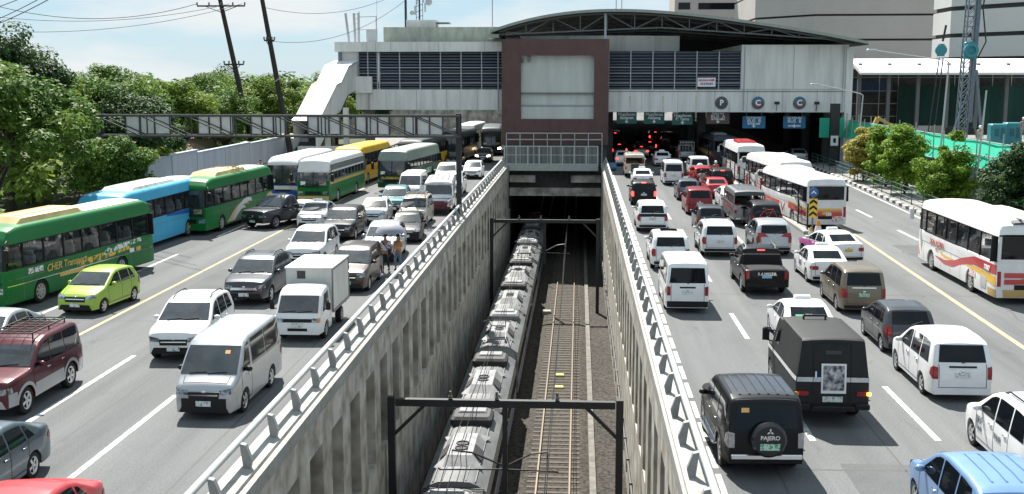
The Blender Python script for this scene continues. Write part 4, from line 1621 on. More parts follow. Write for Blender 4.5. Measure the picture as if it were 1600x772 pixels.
def cutting_wall(name, xf, s, label):
    """fair-faced wall: parapet band, piers with tall recesses between, plain base; s = +1 faces +x"""
    root = empty(name, (xf, 60, 0), 0, label, 'retaining wall')
    b = MB()
    bx = xf - s * 1.8
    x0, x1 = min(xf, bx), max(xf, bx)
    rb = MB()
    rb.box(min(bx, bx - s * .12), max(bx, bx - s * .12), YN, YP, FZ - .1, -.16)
    zt, zb = -1.0, -4.4
    X = lambda v: v - xf
    b.box(*sorted((X(xf), X(xf - s * .75))), YN - 60, YP - 60, zt, .26)
    b.box(*sorted((X(xf - s * .752), X(bx))), YN - 60, YP - 60, zt + .002, -.1)
    b.box(X(x0), X(x1), YN - 60, YP - 60, FZ - .1, zb)
    y = YN + 1.4
    k = 0
    while y < YP - 2:
        # pier between two recesses, its arris slightly proud of the band
        b.box(X(x0), X(x1), y - 60, y + 1.15 - 60, zb, zt)
        y += 2.7
        k += 1
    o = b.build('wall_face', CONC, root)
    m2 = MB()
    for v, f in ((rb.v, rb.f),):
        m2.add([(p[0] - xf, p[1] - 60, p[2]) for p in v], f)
    m2.build('recess_back', mat('recess painted shade', (.014, .014, .014), rough=.95, var=.4), root)  # near-black base colour paints in the shade of the recesses
    cp = MB()
    cp.box(*sorted((X(xf + s * .04), X(xf - s * .3))), YN - 60, YP - 60, -.06, .30)
    cp.build('coping', CONC2, root)
    return root


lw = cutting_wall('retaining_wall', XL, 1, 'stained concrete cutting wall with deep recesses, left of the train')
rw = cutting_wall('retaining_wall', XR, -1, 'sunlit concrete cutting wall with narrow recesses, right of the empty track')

RAILM = mat('barrier pipe rail', (.50, .52, .52), rough=.5, metal=.1, var=.2, scale=2)
BRKM = mat('barrier bracket', (.30, .31, .31), rough=.6, var=.3, scale=3)
KERBC = mat('barrier kerb concrete', (.43, .425, .40), rough=.8, var=.4, scale=1.2)


def barrier(name, xk, s, label):
    """kerb with curved brackets carrying a pipe rail along the edge of the cutting; s=+1: cutting lies at +x"""
    root = empty(name, (xk, 48, 0), 0, label, 'road barrier')
    b = MB()
    prof = [(-.36 * s, -.02), (-.30 * s, .36), (.10 * s, .42), (.30 * s, .38), (.34 * s, -.05)]
    b.prism(prof if s > 0 else prof[::-1], 'y', YN - 48, YP - 2 - 48)
    b.build('kerb', KERBC, root)
    b = MB()
    b.tube([(-.08 * s, y - 48, .98) for y in np.linspace(YN, YP - 2, 40)], .085, 10)
    b.build('rail', RAILM, root, 50)
    y = 4.0
    k = 0
    while y < YP - 3:
        b = MB()
        pr = [(.20 * s, .37), (.25 * s, .60), (.12 * s, .95), (.0 * s, .98), (.0 * s, .88), (.06 * s, .4)]
        b.prism(pr if s > 0 else pr[::-1], 'y', y - .075 - 48, y + .075 - 48)
        b.build('bracket', BRKM, root)
        y += 2.25
        k += 1
    return root


barrier('road_barrier', XL - .42, 1, 'grey pipe rail on concrete kerb edging the left carriageway above the train')
barrier('road_barrier', XR + .35, -1, 'grey pipe rail on concrete kerb edging the right carriageway')

# --- tracks
RAIL = mat('rail steel', (.20, .14, .10), rough=.5, metal=.5, var=.35, scale=2)
RAILT = mat('rail head', (.24, .20, .16), rough=.4, metal=.7)
SLEEP = mat('concrete sleeper', (.088, .076, .062), rough=.85, var=.4, scale=3)


def track(xc, label, n):
    root = empty('railway_track', (xc, 60, FZ), 0, label, 'railway track')
    sl = MB()
    y = 30.0
    while y < 150:
        sl.box(-1.2, 1.2, y - 60, y + .24 - 60, .0, .13)
        y += .68
    o = sl.build('sleepers', SLEEP, root)
    o['kind'] = 'stuff'
    for s in (-.745, .745):
        b = MB()
        b.prism([(s - .07, .12), (s + .07, .12), (s + .015, .17), (s + .036, .25), (s + .036, .28), (s - .036, .28), (s - .036, .25), (s - .015, .17)], 'y', -50, 120)
        o = b.build('rail', RAIL, root)
        b = MB()
        b.add([(s - .034, -50, .284), (s + .034, -50, .284), (s + .034, 120, .284), (s - .034, 120, .284)], [(0, 1, 2, 3)])
        b.build('rail_head', RAILT, o)
    return root


track(-1.03, 'empty railway track on brown ballast beside the train', 1)
track(-4.55, 'railway track under the grey train', 2)
b = MB()
b.box(.62, .92, YN, 150, FZ, FZ + .16)
o = b.build('cable_trough', mat('grimy trough concrete', (.2, .19, .17), rough=.9, var=.5, scale=1.5))
tag(o, 'pale concrete cable trough running along the right edge of the empty track', 'cable trough')
for y in (66.4, 69.2):
    b = MB()
    b.rbox(-1.32, -.78, y, y + .42, FZ + .135, FZ + .24, .03)
    tag(b.build('balise', mat('yellow balise', (.7, .55, .16), rough=.5), None), 'small yellow balise between the rails, %s of the two' % ('nearer' if y < 68 else 'farther'), 'balise', 'balises between the rails')
b = MB()
b.rbox(-2.75, -2.05, 88.2, 88.9, FZ, FZ + .35, .03)
tag(b.build('equipment_box', CONC2), 'pale trackside equipment box between the train and the empty track', 'equipment box')

# --- overhead line portals
STEELD = mat('dark painted steel', (.018, .02, .022), rough=.5, var=.2, scale=3)


def portal(y, z, label, drop):
    root = empty('catenary_portal', (-2.6, y, FZ), 0, label, 'catenary portal', 'catenary portals over the tracks')
    h = z - FZ
    for s in (-1, 1):
        b = MB()
        b.box(s * 4.17 - .13, s * 4.17 + .13, -.13, .13, 0, h + .2)
        b.build('post', STEELD, root)
        b = MB()
        b.bar((s * 4.1, 0, h - 1.25), (s * 2.95, 0, h - .1), .12)
        b.build('brace', STEELD, root)
    b = MB()
    b.box(-4.0, 4.0, -.12, .12, h - .13, h + .13)
    b.build('beam', STEELD, root)
    if drop:
        b = MB()
        b.box(-.09, .09, -.09, .09, h - 3.4, h - .14)
        b.build('drop_post', STEELD, root)
    for sx, ex in ((-1, -1.95), (1, 1.57)):
        b = MB()
        z2 = h - 2.0
        b.tube([(sx * .08, 0, z2 - .35), (ex * .62, .0, z2 + .12), (ex, 0, z2 + .2)], .035, 6)
        b.tube([(sx * .08, 0, z2 - .5), (ex * 1.25, 0, z2 - .55)], .03, 6)
        b.tube([(ex, 0, z2 + .2), (ex, 0, z2 - .55)], .014, 5)
        b.build('cantilever', STEELD, root)
    for x in (-2.0, -.3, 1.9):
        b = MB()
        b.lathe([(.05, 0), (.09, .04), (.05, .08), (.09, .12), (.05, .16), (.05, .3)], Matrix.Translation((x, 0, h + .13)), 10)
        b.build('insulator', mat('insulator', (.12, .11, .1), rough=.3), root)
    return root


portal(40.6, -2.75, 'black catenary portal with central drop post, nearest across the train roof', True)
portal(89.5, -2.14, 'black catenary portal with pale top beam near the tunnel mouth', True)
for xw in (-4.55, -1.03):
    for zc, rr_, lab in ((-4.3, .018, 'carrier'), (-5.4, .016, 'contact')):
        b = MB()
        pts = []
        for yv in np.linspace(0, 160, 81):
            sag = .0
            if lab == 'carrier':
                u = ((yv - 40.6) % 48.9) / 48.9
                sag = -.75 * 4 * u * (1 - u)
            pts.append((xw, yv, zc + sag))
        b.tube(pts, rr_, 4)
        tag(b.build('overhead_wire', STEELD), '%s wire of the overhead line above the %s' % ('upper carrier' if lab == 'carrier' else 'lower contact', 'train' if xw < -2 else 'empty track'), 'overhead wire', 'overhead line wires')

# pipework and clamps on the right wall
b = MB()
b.tube([(XR - .08, 30, -7.4), (XR - .08, 70, -7.3), (XR - .08, 116, -7.4)], .05, 6)
b.tube([(XR - .08, 30, -7.7), (XR - .08, 70, -7.6), (XR - .08, 116, -7.7)], .04, 6)
for y in np.arange(30, 116, 3.0):
    b.box(XR - .14, XR + .0, y - .04, y + .04, -7.85, -7.25)
tag(b.build('cable_run', mat('cable sheath', (.08, .08, .08), rough=.7)), 'dark cables clamped low along the right cutting wall', 'cables')

# --- the train: articulated cars in three sections
TR = mat('train roof grey', (.15, .158, .165), rough=.55, var=.5, scale=1.2, stretch=(1, .3, 1))
TB = mat('train body white', (.20, .21, .22), rough=.5, var=.15, scale=1)
TACC = mat('roof unit light grey', (.25, .26, .27), rough=.55, var=.45, scale=2)
TDARK = mat('roof grille dark', (.03, .03, .033), rough=.7)
TBLUE = mat('train stripe blue', (.03, .08, .25), rough=.4)


def train_section(root, y0, y1, cab, panto):
    zr = 3.15
    L = y1 - y0
    b = MB()
    w = 1.25
    pr = [(-w, .55), (-w, 2.3), (-w + .1, 2.85), (-w + .35, 3.05), (-.6, zr + .03), (0, zr + .06), (.6, zr + .03), (w - .35, 3.05), (w - .1, 2.85), (w, 2.3), (w, .55)]
    b.prism(pr[::-1], 'y', y0 + .35, y1 - .35)
    s = b.build('section_body', TB, root, 30)
    b = MB()
    pr = [(-w + .02, 2.83), (-w + .34, 3.065), (-.6, zr + .045), (0, zr + .075), (.6, zr + .045), (w - .34, 3.065), (w - .02, 2.83)]
    b.grid([[(x, y, z) for x, z in pr] for y in (y0 + .36, y1 - .36)], flip=False)
    b.build('section_roof', TR, s, 30)
    for sx in (-1, 1):
        b = MB()
        b.box(*sorted((sx * (w + .004), sx * (w + .012))), y0 + .5, y1 - .5, .75, 1.1)
        b.build('stripe', TBLUE, s)
        b = MB()
        b.box(*sorted((sx * (w + .002), sx * (w + .014))), y0 + .6, y1 - .6, 1.5, 2.2)
        b.build('window_band', GLASS, s)
    for x in (-.8, -.45, .45, .8):
        b = MB()
        b.box(x - .02, x + .02, y0 + .5, y1 - .5, zr - (.06 if abs(x) > .6 else -.03), zr + (.02 if abs(x) > .6 else .085))
        b.build('roof_rib', TR, s)
    # air-conditioning hump
    yc = y0 + L * .38
    b = MB()
    n = [(-2.0, 0), (-1.5, .36), (1.3, .36), (1.9, 0)]
    b.grid([[(x * (1 if dz == 0 else .8), yc + yy_, zr + .03 + (dz if abs(x) < .95 else 0)) for x in (-.98, -.62, 0, .62, .98)] for yy_, dz in n])
    u = b.build('roof_unit', TACC, s, 20)
    for q in (-.3, .3):
        b = MB()
        b.lathe([(.27, 0), (.27, .06), (.22, .06), (.2, .02)], Matrix.Translation((0, yc + q - .4, zr + .385)), 16)
        b.build('fan', TDARK, u)
    b = MB()
    b.box(-.36, .36, yc - 1.2, yc + .4, zr + .37, zr + .40)
    b.build('fan_plate', TACC, u)
    for sx in (-1, 1):
        b = MB()
        q = [(sx * .52, yc - 1.25, zr + .40), (sx * .52, yc - .1, zr + .40), (sx * .84, yc - .1, zr + .10), (sx * .84, yc - 1.25, zr + .10)]
        b.add(q, [(0, 1, 2, 3) if sx > 0 else (3, 2, 1, 0)])
        b.build('side_grille', TDARK, u)
    yd = y0 + L * .8
    b = MB()
    b.rbox(-.9, .9, yd - 1.0, yd + .6, zr + .03, zr + .42, .12)
    w2 = b.build('equipment_case', TDARK if not panto else TACC, s)
    b = MB()
    b.rbox(-.62, .62, yd - .3, yd + .5, zr + .4, zr + .5, .05)
    b.build('case_lid', TACC, w2)
    if panto:
        b = MB()
        yp = y0 + L * .12
        zb = zr + .25
        for sx in (-.5, .5):
            b.tube([(sx, yp, zb), (sx * .8, yp + 1.3, zb + .5), (sx, yp + .1, zb + 1.05)], .03, 6)
            b.lathe([(.05, 0), (.09, .05), (.05, .1), (.05, .2)], Matrix.Translation((sx, yp, zr + .05)), 8)
        b.tube([(-.5, yp, zb), (.5, yp, zb)], .035, 6)
        b.tube([(-.4, yp + 1.3, zb + .5), (.4, yp + 1.3, zb + .5)], .03, 6)
        b.tube([(-.8, yp + .1, zb + .98), (-.55, yp + .1, zb + 1.07), (.55, yp + .1, zb + 1.07), (.8, yp + .1, zb + .98)], .03, 6)
        b.build('pantograph', GREYP, s, 50)
    if cab:
        b = MB()
        yb = y1 if cab > 0 else y0
        d = 1 if cab > 0 else -1
        b.grid([[(x * f, yb + d * dy, z) for x in (-w, -.6, 0, .6, w)] for z, dy, f in ((.6, .15, .9), (1.4, .2, .92), (1.9, .12, .92), (2.75, -.3, .88), (3.12, -.36, .7))], flip=d < 0)
        fr = b.build('cab_front', TB, s, 40)
        b = MB()
        b.grid([[(x * f, yb + d * (dy + .012), z) for x in (-w * .85, 0, w * .85)] for z, dy, f in ((1.92, .118, .95), (2.6, -.25, .9))], flip=d < 0)
        b.build('cab_window', GLASS, fr)


def train_car(y0, label, secs=3):
    root = empty('train_car', (-4.55, 0, FZ + .28), 0, label, 'train car', 'cars of the train in the cutting')
    for i in range(secs):
        a = y0 + i * 10.45
        train_section(root, a, a + 10.45, -1 if i == 0 else (1 if i == 2 else 0), i == 0)
        if i:
            b = MB()
            b.box(-1.08, 1.08, a - .36, a + .36, .7, 2.95)
            for k in range(4):
                b.box(-1.14, 1.14, a - .3 + .17 * k, a - .22 + .17 * k, .65, 3.0)
            b.build('bellows', TDARK, root)
    for y in (1.6, 10.45, 20.9, 29.7):
        b = MB()
        b.rbox(-1.0, 1.0, y0 + y - .9, y0 + y + .9, .0, .5, .05)
        b.build('bogie', TDARK, root)
    return root


train_car(31.2 - 1.0, 'grey-roofed train car nearest the camera, passing under the near catenary portal')
train_car(62.6, 'grey-roofed middle train car with raised pantograph, half out of the tunnel shade')
train_car(94.9, 'grey-roofed train car deep in the shade of the tunnel mouth')

# --- tunnel mouth under the station
b = MB()
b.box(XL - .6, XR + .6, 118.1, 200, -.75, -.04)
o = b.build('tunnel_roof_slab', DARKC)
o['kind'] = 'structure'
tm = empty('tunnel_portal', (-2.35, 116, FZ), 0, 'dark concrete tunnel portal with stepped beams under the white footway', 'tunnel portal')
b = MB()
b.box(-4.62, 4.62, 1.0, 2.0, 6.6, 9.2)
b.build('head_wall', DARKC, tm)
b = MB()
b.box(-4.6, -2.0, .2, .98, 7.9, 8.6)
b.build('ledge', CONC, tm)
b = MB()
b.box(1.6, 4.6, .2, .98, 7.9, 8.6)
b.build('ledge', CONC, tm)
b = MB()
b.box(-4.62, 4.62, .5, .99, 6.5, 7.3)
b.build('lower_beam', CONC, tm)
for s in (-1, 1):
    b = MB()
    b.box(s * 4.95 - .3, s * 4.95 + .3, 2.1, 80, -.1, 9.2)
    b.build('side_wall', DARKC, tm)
# footway across the portal
fwm = mat('footway fascia', (.42, .46, .42), rough=.6, var=.2)
fr_ = empty('footway', (-2.75, 115.2, 0), 0, 'narrow pale footway with barred railing spanning the tunnel mouth', 'footway')
b = MB()
b.box(-4.72, 4.72, 0, 1.6, -.12, .12)
b.build('deck', PAVE, fr_)
b = MB()
b.box(-4.72, 4.72, -.06, -.002, -.25, .35)
b.build('fascia', fwm, fr_)
RA = mat('pale galvanised rail', (.46, .49, .48), rough=.5, metal=.3)
b = MB()
for z in (.42, 2.2):
    b.box(-4.7, 4.7, -.04, .04, z - .05, z + .05)
for i in range(9):
    x = -4.66 + i * 1.165
    b.box(x - .06, x + .06, -.05, .05, .12, 2.25)
for i in range(75):
    x = -4.6 + i * .124
    b.box(x - .018, x + .018, -.012, .012, .45, 2.17)
b.box(-4.7, 4.7, -.03, .03, 1.3, 1.36)
b.build('railing', RA, fr_)
b = MB()
for z in (2.7, 3.35):
    b.box(-4.7, 5.2, 3.2, 3.28, z - .05, z + .05)
for i in range(8):
    x = -4.66 + i * 1.4
    b.box(x - .04, x + .04, 3.2, 3.28, .1, 3.4)
b.build('upper_railing', RA, fr_)

# ------------------------------------------------------------------ the station building across the road
YB = 121.0
SW = mat('station wall panels', (.70, .71, .69), rough=.6, var=.26, scale=1.3, stretch=(1, 1, .1), lo=.3, hi=.55)
SWD = mat('panel joint', (.30, .31, .30), rough=.7)
BROWN = mat('brown stone cladding', (.115, .055, .05), rough=.5, var=.35, scale=1.6, stretch=(1, 1, .5))
LOUV = mat('louvre blade', (.14, .17, .21), rough=.5, metal=.3, var=.2)
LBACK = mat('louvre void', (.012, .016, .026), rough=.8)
MULL = mat('louvre mullion', (.34, .37, .40), rough=.5)
ROOFG = mat('grey green roof sheet', (.30, .34, .30), rough=.5, var=.2, metal=.2)
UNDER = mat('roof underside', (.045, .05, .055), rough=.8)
BLD = empty('station_building', (0, YB, 0), 0, 'long pale station building bridging the road, brown portal block and curved roof', 'station building')


def bp(name, boxes, m, parent=BLD, off=(0, YB, 0)):
    b = MB()
    for q in boxes:
        b.box(q[0] - off[0], q[1] - off[0], q[2] - off[1], q[3] - off[1], q[4], q[5])
    return b.build(name, m, parent)


# left wing (a bridge 9 m deep)
bp('roof_band', [(-25.5, -7.95, YB - .35, YB + 9, 11.65, 12.66)], SW)
bp('floor_beam', [(-23.4, -7.95, YB - .2, YB + 9, 5.64, 7.75)], SW)
for x in (-20.2, -17.0, -13.8, -10.6):
    bp('panel_joint', [(x - .02, x + .02, YB - .215, YB - .19, 5.7, 7.7)], SWD)
for x in (-21.2, -19.6, -14.6, -9.8):
    bp('panel_joint', [(x - .02, x + .02, YB - .362, YB - .34, 11.7, 12.6)], SWD)


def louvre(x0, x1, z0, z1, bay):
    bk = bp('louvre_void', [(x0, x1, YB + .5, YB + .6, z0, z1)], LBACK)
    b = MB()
    n = 13
    for i in range(n):
        z = z0 + (z1 - z0) * (i + .5) / n
        b.add([(x0, .02, z - .05), (x1, .02, z - .05), (x1, .16, z + .09), (x0, .16, z + .09)], [(0, 1, 2, 3)])
        b.box(x0, x1, .0, .03, z - .075, z - .045)
    o = b.build('louvre_blades', LOUV, BLD)
    o['kind'] = 'stuff'
    x = x0
    while x <= x1 + .01:
        bp('mullion', [(x - .055, x + .055, YB - .06, YB + .1, z0, z1)], MULL)
        x += bay
    for z in (z0 + (z1 - z0) * k for k in (.17, .43, .58)):
        bp('transom', [(x0, x1, YB - .03, YB + .02, z - .035, z + .035)], MULL)


louvre(-20.9, -7.95, 7.75, 11.65, 2.15)
louvre(-23.1, -21.1, 7.75, 11.65, 1.0)
louvre(3.05, 16.6, 7.75, 11.68, 2.26)
bp('end_wall', [(-25.1, -23.2, YB + .3, YB + 8.7, 9.0, 11.64)], WHITE)
bp('end_column', [(-25.2, -24.9, YB - .1, YB + .28, 9.8, 11.64)], GREYP)
bp('landing_block', [(-23.9, -21.6, YB - .7, YB - .21, 7.4, 9.1)], SW)
# brown portal block
bp('portal_block', [(-7.93, 3.02, YB - 2.0, YB + .9, 2.1, 4.75), (-7.93, 3.02, YB - 2.0, YB + .9, 11.23, 12.86), (-7.93, -5.98, YB - 2.0, YB + .9, 4.751, 11.229), (1.52, 3.02, YB - 2.0, YB + .9, 4.751, 11.229)], BROWN)
PAN = mat('grey billboard panel', (.58, .62, .59), rough=.5, var=.2, scale=1.1, stretch=(1, 1, .15))
bb = bp('billboard_panel', [(-5.98, 1.52, YB - 1.2, YB - 1.0, 4.75, 11.23)], PAN)
bp('panel_bar', [(-5.97, 1.51, YB - 1.5, YB - 1.21, 7.32, 7.46)], GREYP, bb)
bp('panel_bar', [(-5.97, 1.51, YB - 1.5, YB - 1.21, 6.1, 6.2)], MULL, bb)
bp('panel_step', [(-5.97, 1.51, YB - 1.42, YB - 1.21, 4.76, 6.05)], PAN, bb)
bp('panel_lamp', [(-5.3, -5.0, YB - 1.55, YB - 1.21, 10.6, 11.2)], GREYP, bb)
bp('panel_lamp', [(-5.9, -5.7, YB - 1.55, YB - 1.21, 10.5, 10.9)], GREYP, bb)
bp('portal_leg', [(-7.8, -5.2, YB - 1.6, YB + .5, -.0, 2.09), (.6, 2.9, YB - 1.6, YB + .5, -.0, 2.09)], DARKC)
bp('portal_back', [(-5.19, .59, YB + .2, YB + .5, -.0, 2.09)], DARKC)
# right wing
bp('floor_beam', [(3.04, 27.2, YB - .2, YB + 14, 5.45, 7.75)], SW)
for x in (6.5, 10.2, 14.0, 17.3, 20.9, 24.4):
    bp('panel_joint', [(x - .02, x + .02, YB - .215, YB - .19, 5.5, 7.7)], SWD)
bp('right_wall', [(16.62, 27.45, YB - .1, YB + 40, 7.76, 12.3)], SW)
bp('panel_joint', [(16.7, 27.4, YB - .115, YB - .09, 7.74, 7.82), (21.9, 21.95, YB - .115, YB - .09, 7.83, 12.2)], SWD)
bp('corner_column', [(27.2, 27.9, YB - .3, YB + 1, 0, 11.9)], SW)
# curved inner parapet behind the louvres
b = MB()
rows = []
for z in (11.7, 13.35):
    rows.append([(x, 5.5 + .0 * x - 3.2 * math.cos((x - 1) / 11.0 * 1.2), z) for x in np.linspace(-6.3, 10.6, 25)])
b.grid(rows)
b.build('curved_parapet', SW, BLD, 40)
# arched roof and its trusses
ax = [-9.0, -7.0, -4.5, -1.5, 1.5, 4.5, 8.9, 14, 19.5, 24.5, 28.8]
az = [13.75, 14.45, 15.05, 15.5, 15.78, 15.82, 15.6, 15.0, 14.25, 13.4, 12.55]
xs_ = np.linspace(-9.0, 28.8, 40)
co = np.polyfit(ax, az, 5)
zs_ = np.polyval(co, xs_)
b = MB()
pf = [(x, z) for x, z in zip(xs_, zs_)] + [(x, z - .3) for x, z in zip(xs_[::-1], zs_[::-1])]
nseg = len(xs_)
for i in range(nseg - 1):
    q = [(xs_[i], zs_[i] - .28), (xs_[i + 1], zs_[i + 1] - .28), (xs_[i + 1], zs_[i + 1]), (xs_[i], zs_[i])]
    b.prism(q[::-1], 'y', -2.6, 52)
ro = b.build('curved_roof', ROOFG, BLD)
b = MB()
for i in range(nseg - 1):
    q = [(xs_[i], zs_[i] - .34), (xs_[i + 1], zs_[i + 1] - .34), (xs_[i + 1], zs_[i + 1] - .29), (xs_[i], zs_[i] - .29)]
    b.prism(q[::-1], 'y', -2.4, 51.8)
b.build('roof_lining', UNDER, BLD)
TRS = mat('truss steel', (.10, .11, .115), rough=.5)
for k, yv in enumerate((-1.6, 6.0, 14.0, 22.0)):
    b = MB()
    lo = [min(12.75 + .07 * (26 - x) if x > 6 else 13.35 + .04 * (x + 8) , float(np.polyval(co, x)) - .45) for x in np.linspace(-8.2, 27.6, 14)]
    xx = np.linspace(-8.2, 27.6, 14)
    up = [float(np.polyval(co, x)) - .42 for x in xx]
    for i in range(13):
        b.bar((xx[i], yv, up[i]), (xx[i + 1], yv, up[i + 1]), .14)
        b.bar((xx[i], yv, lo[i]), (xx[i + 1], yv, lo[i + 1]), .14)
        b.bar((xx[i], yv, lo[i] if i % 2 else up[i]), (xx[i + 1], yv, up[i + 1] if i % 2 else lo[i + 1]), .09)
        b.bar((xx[i], yv, lo[i]), (xx[i], yv, up[i]), .09)
    b.build('roof_truss', TRS, BLD)
bp('roof_mast', [(2.5, 2.72, YB - 1.9, YB - 1.7, 12.86, 15.4)], MULL)
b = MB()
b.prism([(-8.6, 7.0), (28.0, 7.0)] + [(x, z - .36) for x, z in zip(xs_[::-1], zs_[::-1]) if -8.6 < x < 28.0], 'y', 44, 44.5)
b.build('rear_wall', UNDER, BLD)  # back wall added to keep light out of the roof void
bp('shading_ceiling', [(3.04, 27.2, YB + 14.1, YB + 130, 5.3, 5.6)], DARKC)  # carried on far beyond the station, added to darken the underpass
bp('gutter', [(-9.3, -8.2, YB - 2.4, YB + 8, 13.0, 13.35)], ROOFG)
# penthouse on the left wing
bp('penthouse', [(-20.9, -8.2, YB + 3, YB + 8.6, 12.67, 14.3)], mat('mossy grey render', (.34, .38, .33), rough=.8, var=.4, scale=1.4, stretch=(1, 1, .3)))
ph = bp('plant_room', [(-18.6, -15.4, YB + 4, YB + 7, 14.31, 15.1)], SW)
bp('plant_canopy', [(-15.38, -14.0, YB + 4, YB + 6, 14.72, 14.85)], GREYP, ph)
# columns and side wall under the decks
COLM = mat('underpass column', (.16, .16, .155), rough=.8, var=.3)
for x, y in ((-7.4, 126), (3.3, 128), (3.3, 140), (3.3, 152), (13.6, 130), (13.6, 142), (13.6, 154), (27.0, 128), (27.0, 140), (27.0, 152), (-22.6, 124.5)):
    bp('column', [(x - .45, x + .45, y - .45, y + .45, 0, 5.29 if y > 135 else (5.44 if x > 0 else 5.63))], COLM)
bp('shading_wall', [(27.6, 28.0, YB + 1.1, YB + 130, 0, 5.29), (2.6, 3.0, YB + 1.1, YB + 130, 0, 5.29)], DARKC)  # side walls lengthened the same way, added to keep daylight out

# stairs down to the left sidewalk, roofed with white sheets
st = empty('covered_stair', (-24.6, 118, 0), 0, 'covered stair with stepped white sheet roof at the left end of the station', 'stair')
SHEET = mat('white roof sheet', (.72, .73, .72), rough=.5, var=.12, scale=1)
b = MB()
path = [(-24.3, 121.0, 10.75), (-24.9, 118.6, 10.2), (-25.3, 116.6, 8.55), (-25.5, 115.2, 8.3), (-26.3, 111.5, 5.3), (-26.5, 110.6, 4.9)]
rows = [[(x - dx - (-24.6), y - 118 + .25 * dx, z) for dx in (1.35, -1.35)] for x, y, z in path]
b.grid(rows)
rows = [[(p[0], p[1], p[2] - .12) for p in r_] for r_ in rows]
b.grid(rows, flip=True)
b.build('stair_roof', SHEET, st)
b = MB()
pl = [(x + 1.2, y) for x, y, z in path]
rows = [[(x + 1.15 + 24.6, y - 118 - .3, z - .14) for x, y, z in path], [(x + 1.15 + 24.6, y - 118 - .3, z - 3.0) for x, y, z in path]]
b.grid(rows)
rows = [[(x - 1.15 + 24.6, y - 118 + .2, z - .14) for x, y, z in path], [(x - 1.15 + 24.6, y - 118 + .2, z - 3.0) for x, y, z in path]]
b.grid(rows)
b.build('stair_parapet', SW, st)
b = MB()
rows = [[(x - dx + 24.6, y - 118, z - 3.0) for dx in (1.2, -1.2)] for x, y, z in path]
b.grid(rows)
b.build('flight', DARKC, st)
b = MB()
b.box(-2.6, 1.6, -7.5, -7.0, .15, 2.4)
b.box(-.9, -.4, -3, -2.5, .15, 6.2)
b.box(1.0, 1.5, -3, -2.5, .15, 6.0)
b.build('stair_base', SW, st)

for x, z0, z1 in ((-8.4, 5.7, 11.6), (-22.0, 5.7, 7.3), (16.9, 5.6, 12.2), (26.9, 5.6, 12.2)):
    b = MB()
    b.tube([(x, -.42 if x > -20 else -.3, z1), (x, -.42 if x > -20 else -.3, z0)], .06, 6)
    b.build('downpipe', MULL, BLD)
bp('service_conduit', [(3.1, 27.1, YB - .26, YB - .205, 7.55, 7.62)], GREYP)
for x in (5.2, 8.6, 12.0, 15.4):
    bp('rust_run', [(x, x + .16, YB - .208, YB - .202, 5.55, 7.1)], mat('rust stain', (.42, .33, .22), rough=.8, var=.5, scale=2, stretch=(1, 1, .2), dark=(.66, .66, .63)))

# antennas on the roof
AN = mat('antenna grey', (.42, .44, .46), rough=.5, metal=.3)
an = empty('antenna_rack', (-23.6, 124, 12.67), 0, 'rack of leaning panel antennas and a grey cabinet on the station roof', 'antenna')
for x, dx in ((-1.0, -.35), (-.35, -.1), (.05, .0)):
    b = MB()
    b.bar((x, 0, .0), (x + dx, 0, 3.1), .24, .14)
    b.build('panel_antenna', AN, an)
b = MB()
for z in (.4, .9, 1.4, 1.9, 2.4, 2.9):
    b.bar((-.5, .1, z), (.1, .1, z + .25), .05)
b.bar((.1, .1, 0), (.1, .1, 3.3), .06)
b.build('lattice_frame', AN, an)
b = MB()
b.rbox(.9, 2.0, -.3, .3, .02, 1.45, .03)
b.build('cabinet', AN, an)
b = MB()
b.bar((.1, 0, 2.7), (1.95, 0, 2.75), .07)
b.bar((1.95, 0, 0), (1.95, 0, 2.8), .12)
b.bar((.1, 0, 1.35), (1.9, 0, 1.38), .06)
b.tube([(2.0, 0, 2.8), (2.05, 0, 5.0)], .02, 5)
b.build('gantry_frame', AN, an)
tm_ = empty('telecom_mast', (-18.6, 126.5, 14.3), 0, 'dark telecom mast with round dishes beside the plant room', 'mast')
for x in (-.25, 1.25):
    b = MB()
    b.tube([(x, 0, 0), (x, 0, 4.8)], .13 if x < 0 else .09, 8)
    b.build('mast_pole', STEELD, tm_)
b = MB()
for z in np.arange(.5, 4.6, .6):
    b.bar((.9, 0, z), (1.6, 0, z + .25), .05)
b.bar((.9, 0, 0), (.9, 0, 4.6), .05)
b.bar((1.6, 0, .5), (1.6, 0, 4.6), .05)
b.build('mast_lattice', STEELD, tm_)
for x, z, r in ((-.05, 3.4, .36), (2.3, 2.75, .38), (.35, 4.2, .3), (.5, 1.6, .25)):
    b = MB()
    b.lathe([(r * .3, -.2), (r, 0), (r, .06), (.02, .12)], Matrix.Translation((x, -.3, z)) @ Matrix.Rotation(PI / 2, 4, 'X'), 16)
    b.bar((x, -.2, z), (x - .3 if x > 1 else x, .0, z), .06)
    b.build('dish', AN, tm_, 40)
for x, z in ((1.0, 3.0), (1.7, 3.2), (1.9, 2.2), (.8, 1.9)):
    b = MB()
    b.rbox(x - .08, x + .08, -.25, -.12, z - .5, z + .5, .02)
    b.build('panel_antenna', AN, tm_)
b = MB()
b.bar((-2.0, 0, 4.4), (.0, 0, 4.15), .09)
b.build('cross_arm', STEELD, tm_)
for x, y, z0, z1, lab in ((-8.9, 119.5, 13.4, 19, 'thin lightning rod at the left tip of the curved roof'), (3.7, 120, 15.8, 19, 'left one of two thin aerials on the crown of the curved roof'), (4.3, 121, 15.8, 19, 'right one of two thin aerials on the crown of the curved roof')):
    b = MB()
    b.tube([(x, y, z0 - .3), (x, y, z1)], .05, 6)
    tag(b.build('aerial', AN), lab, 'aerial')

# signs on and under the beam
LETW = mat('sign lettering white', (.8, .82, .82), rough=.5)


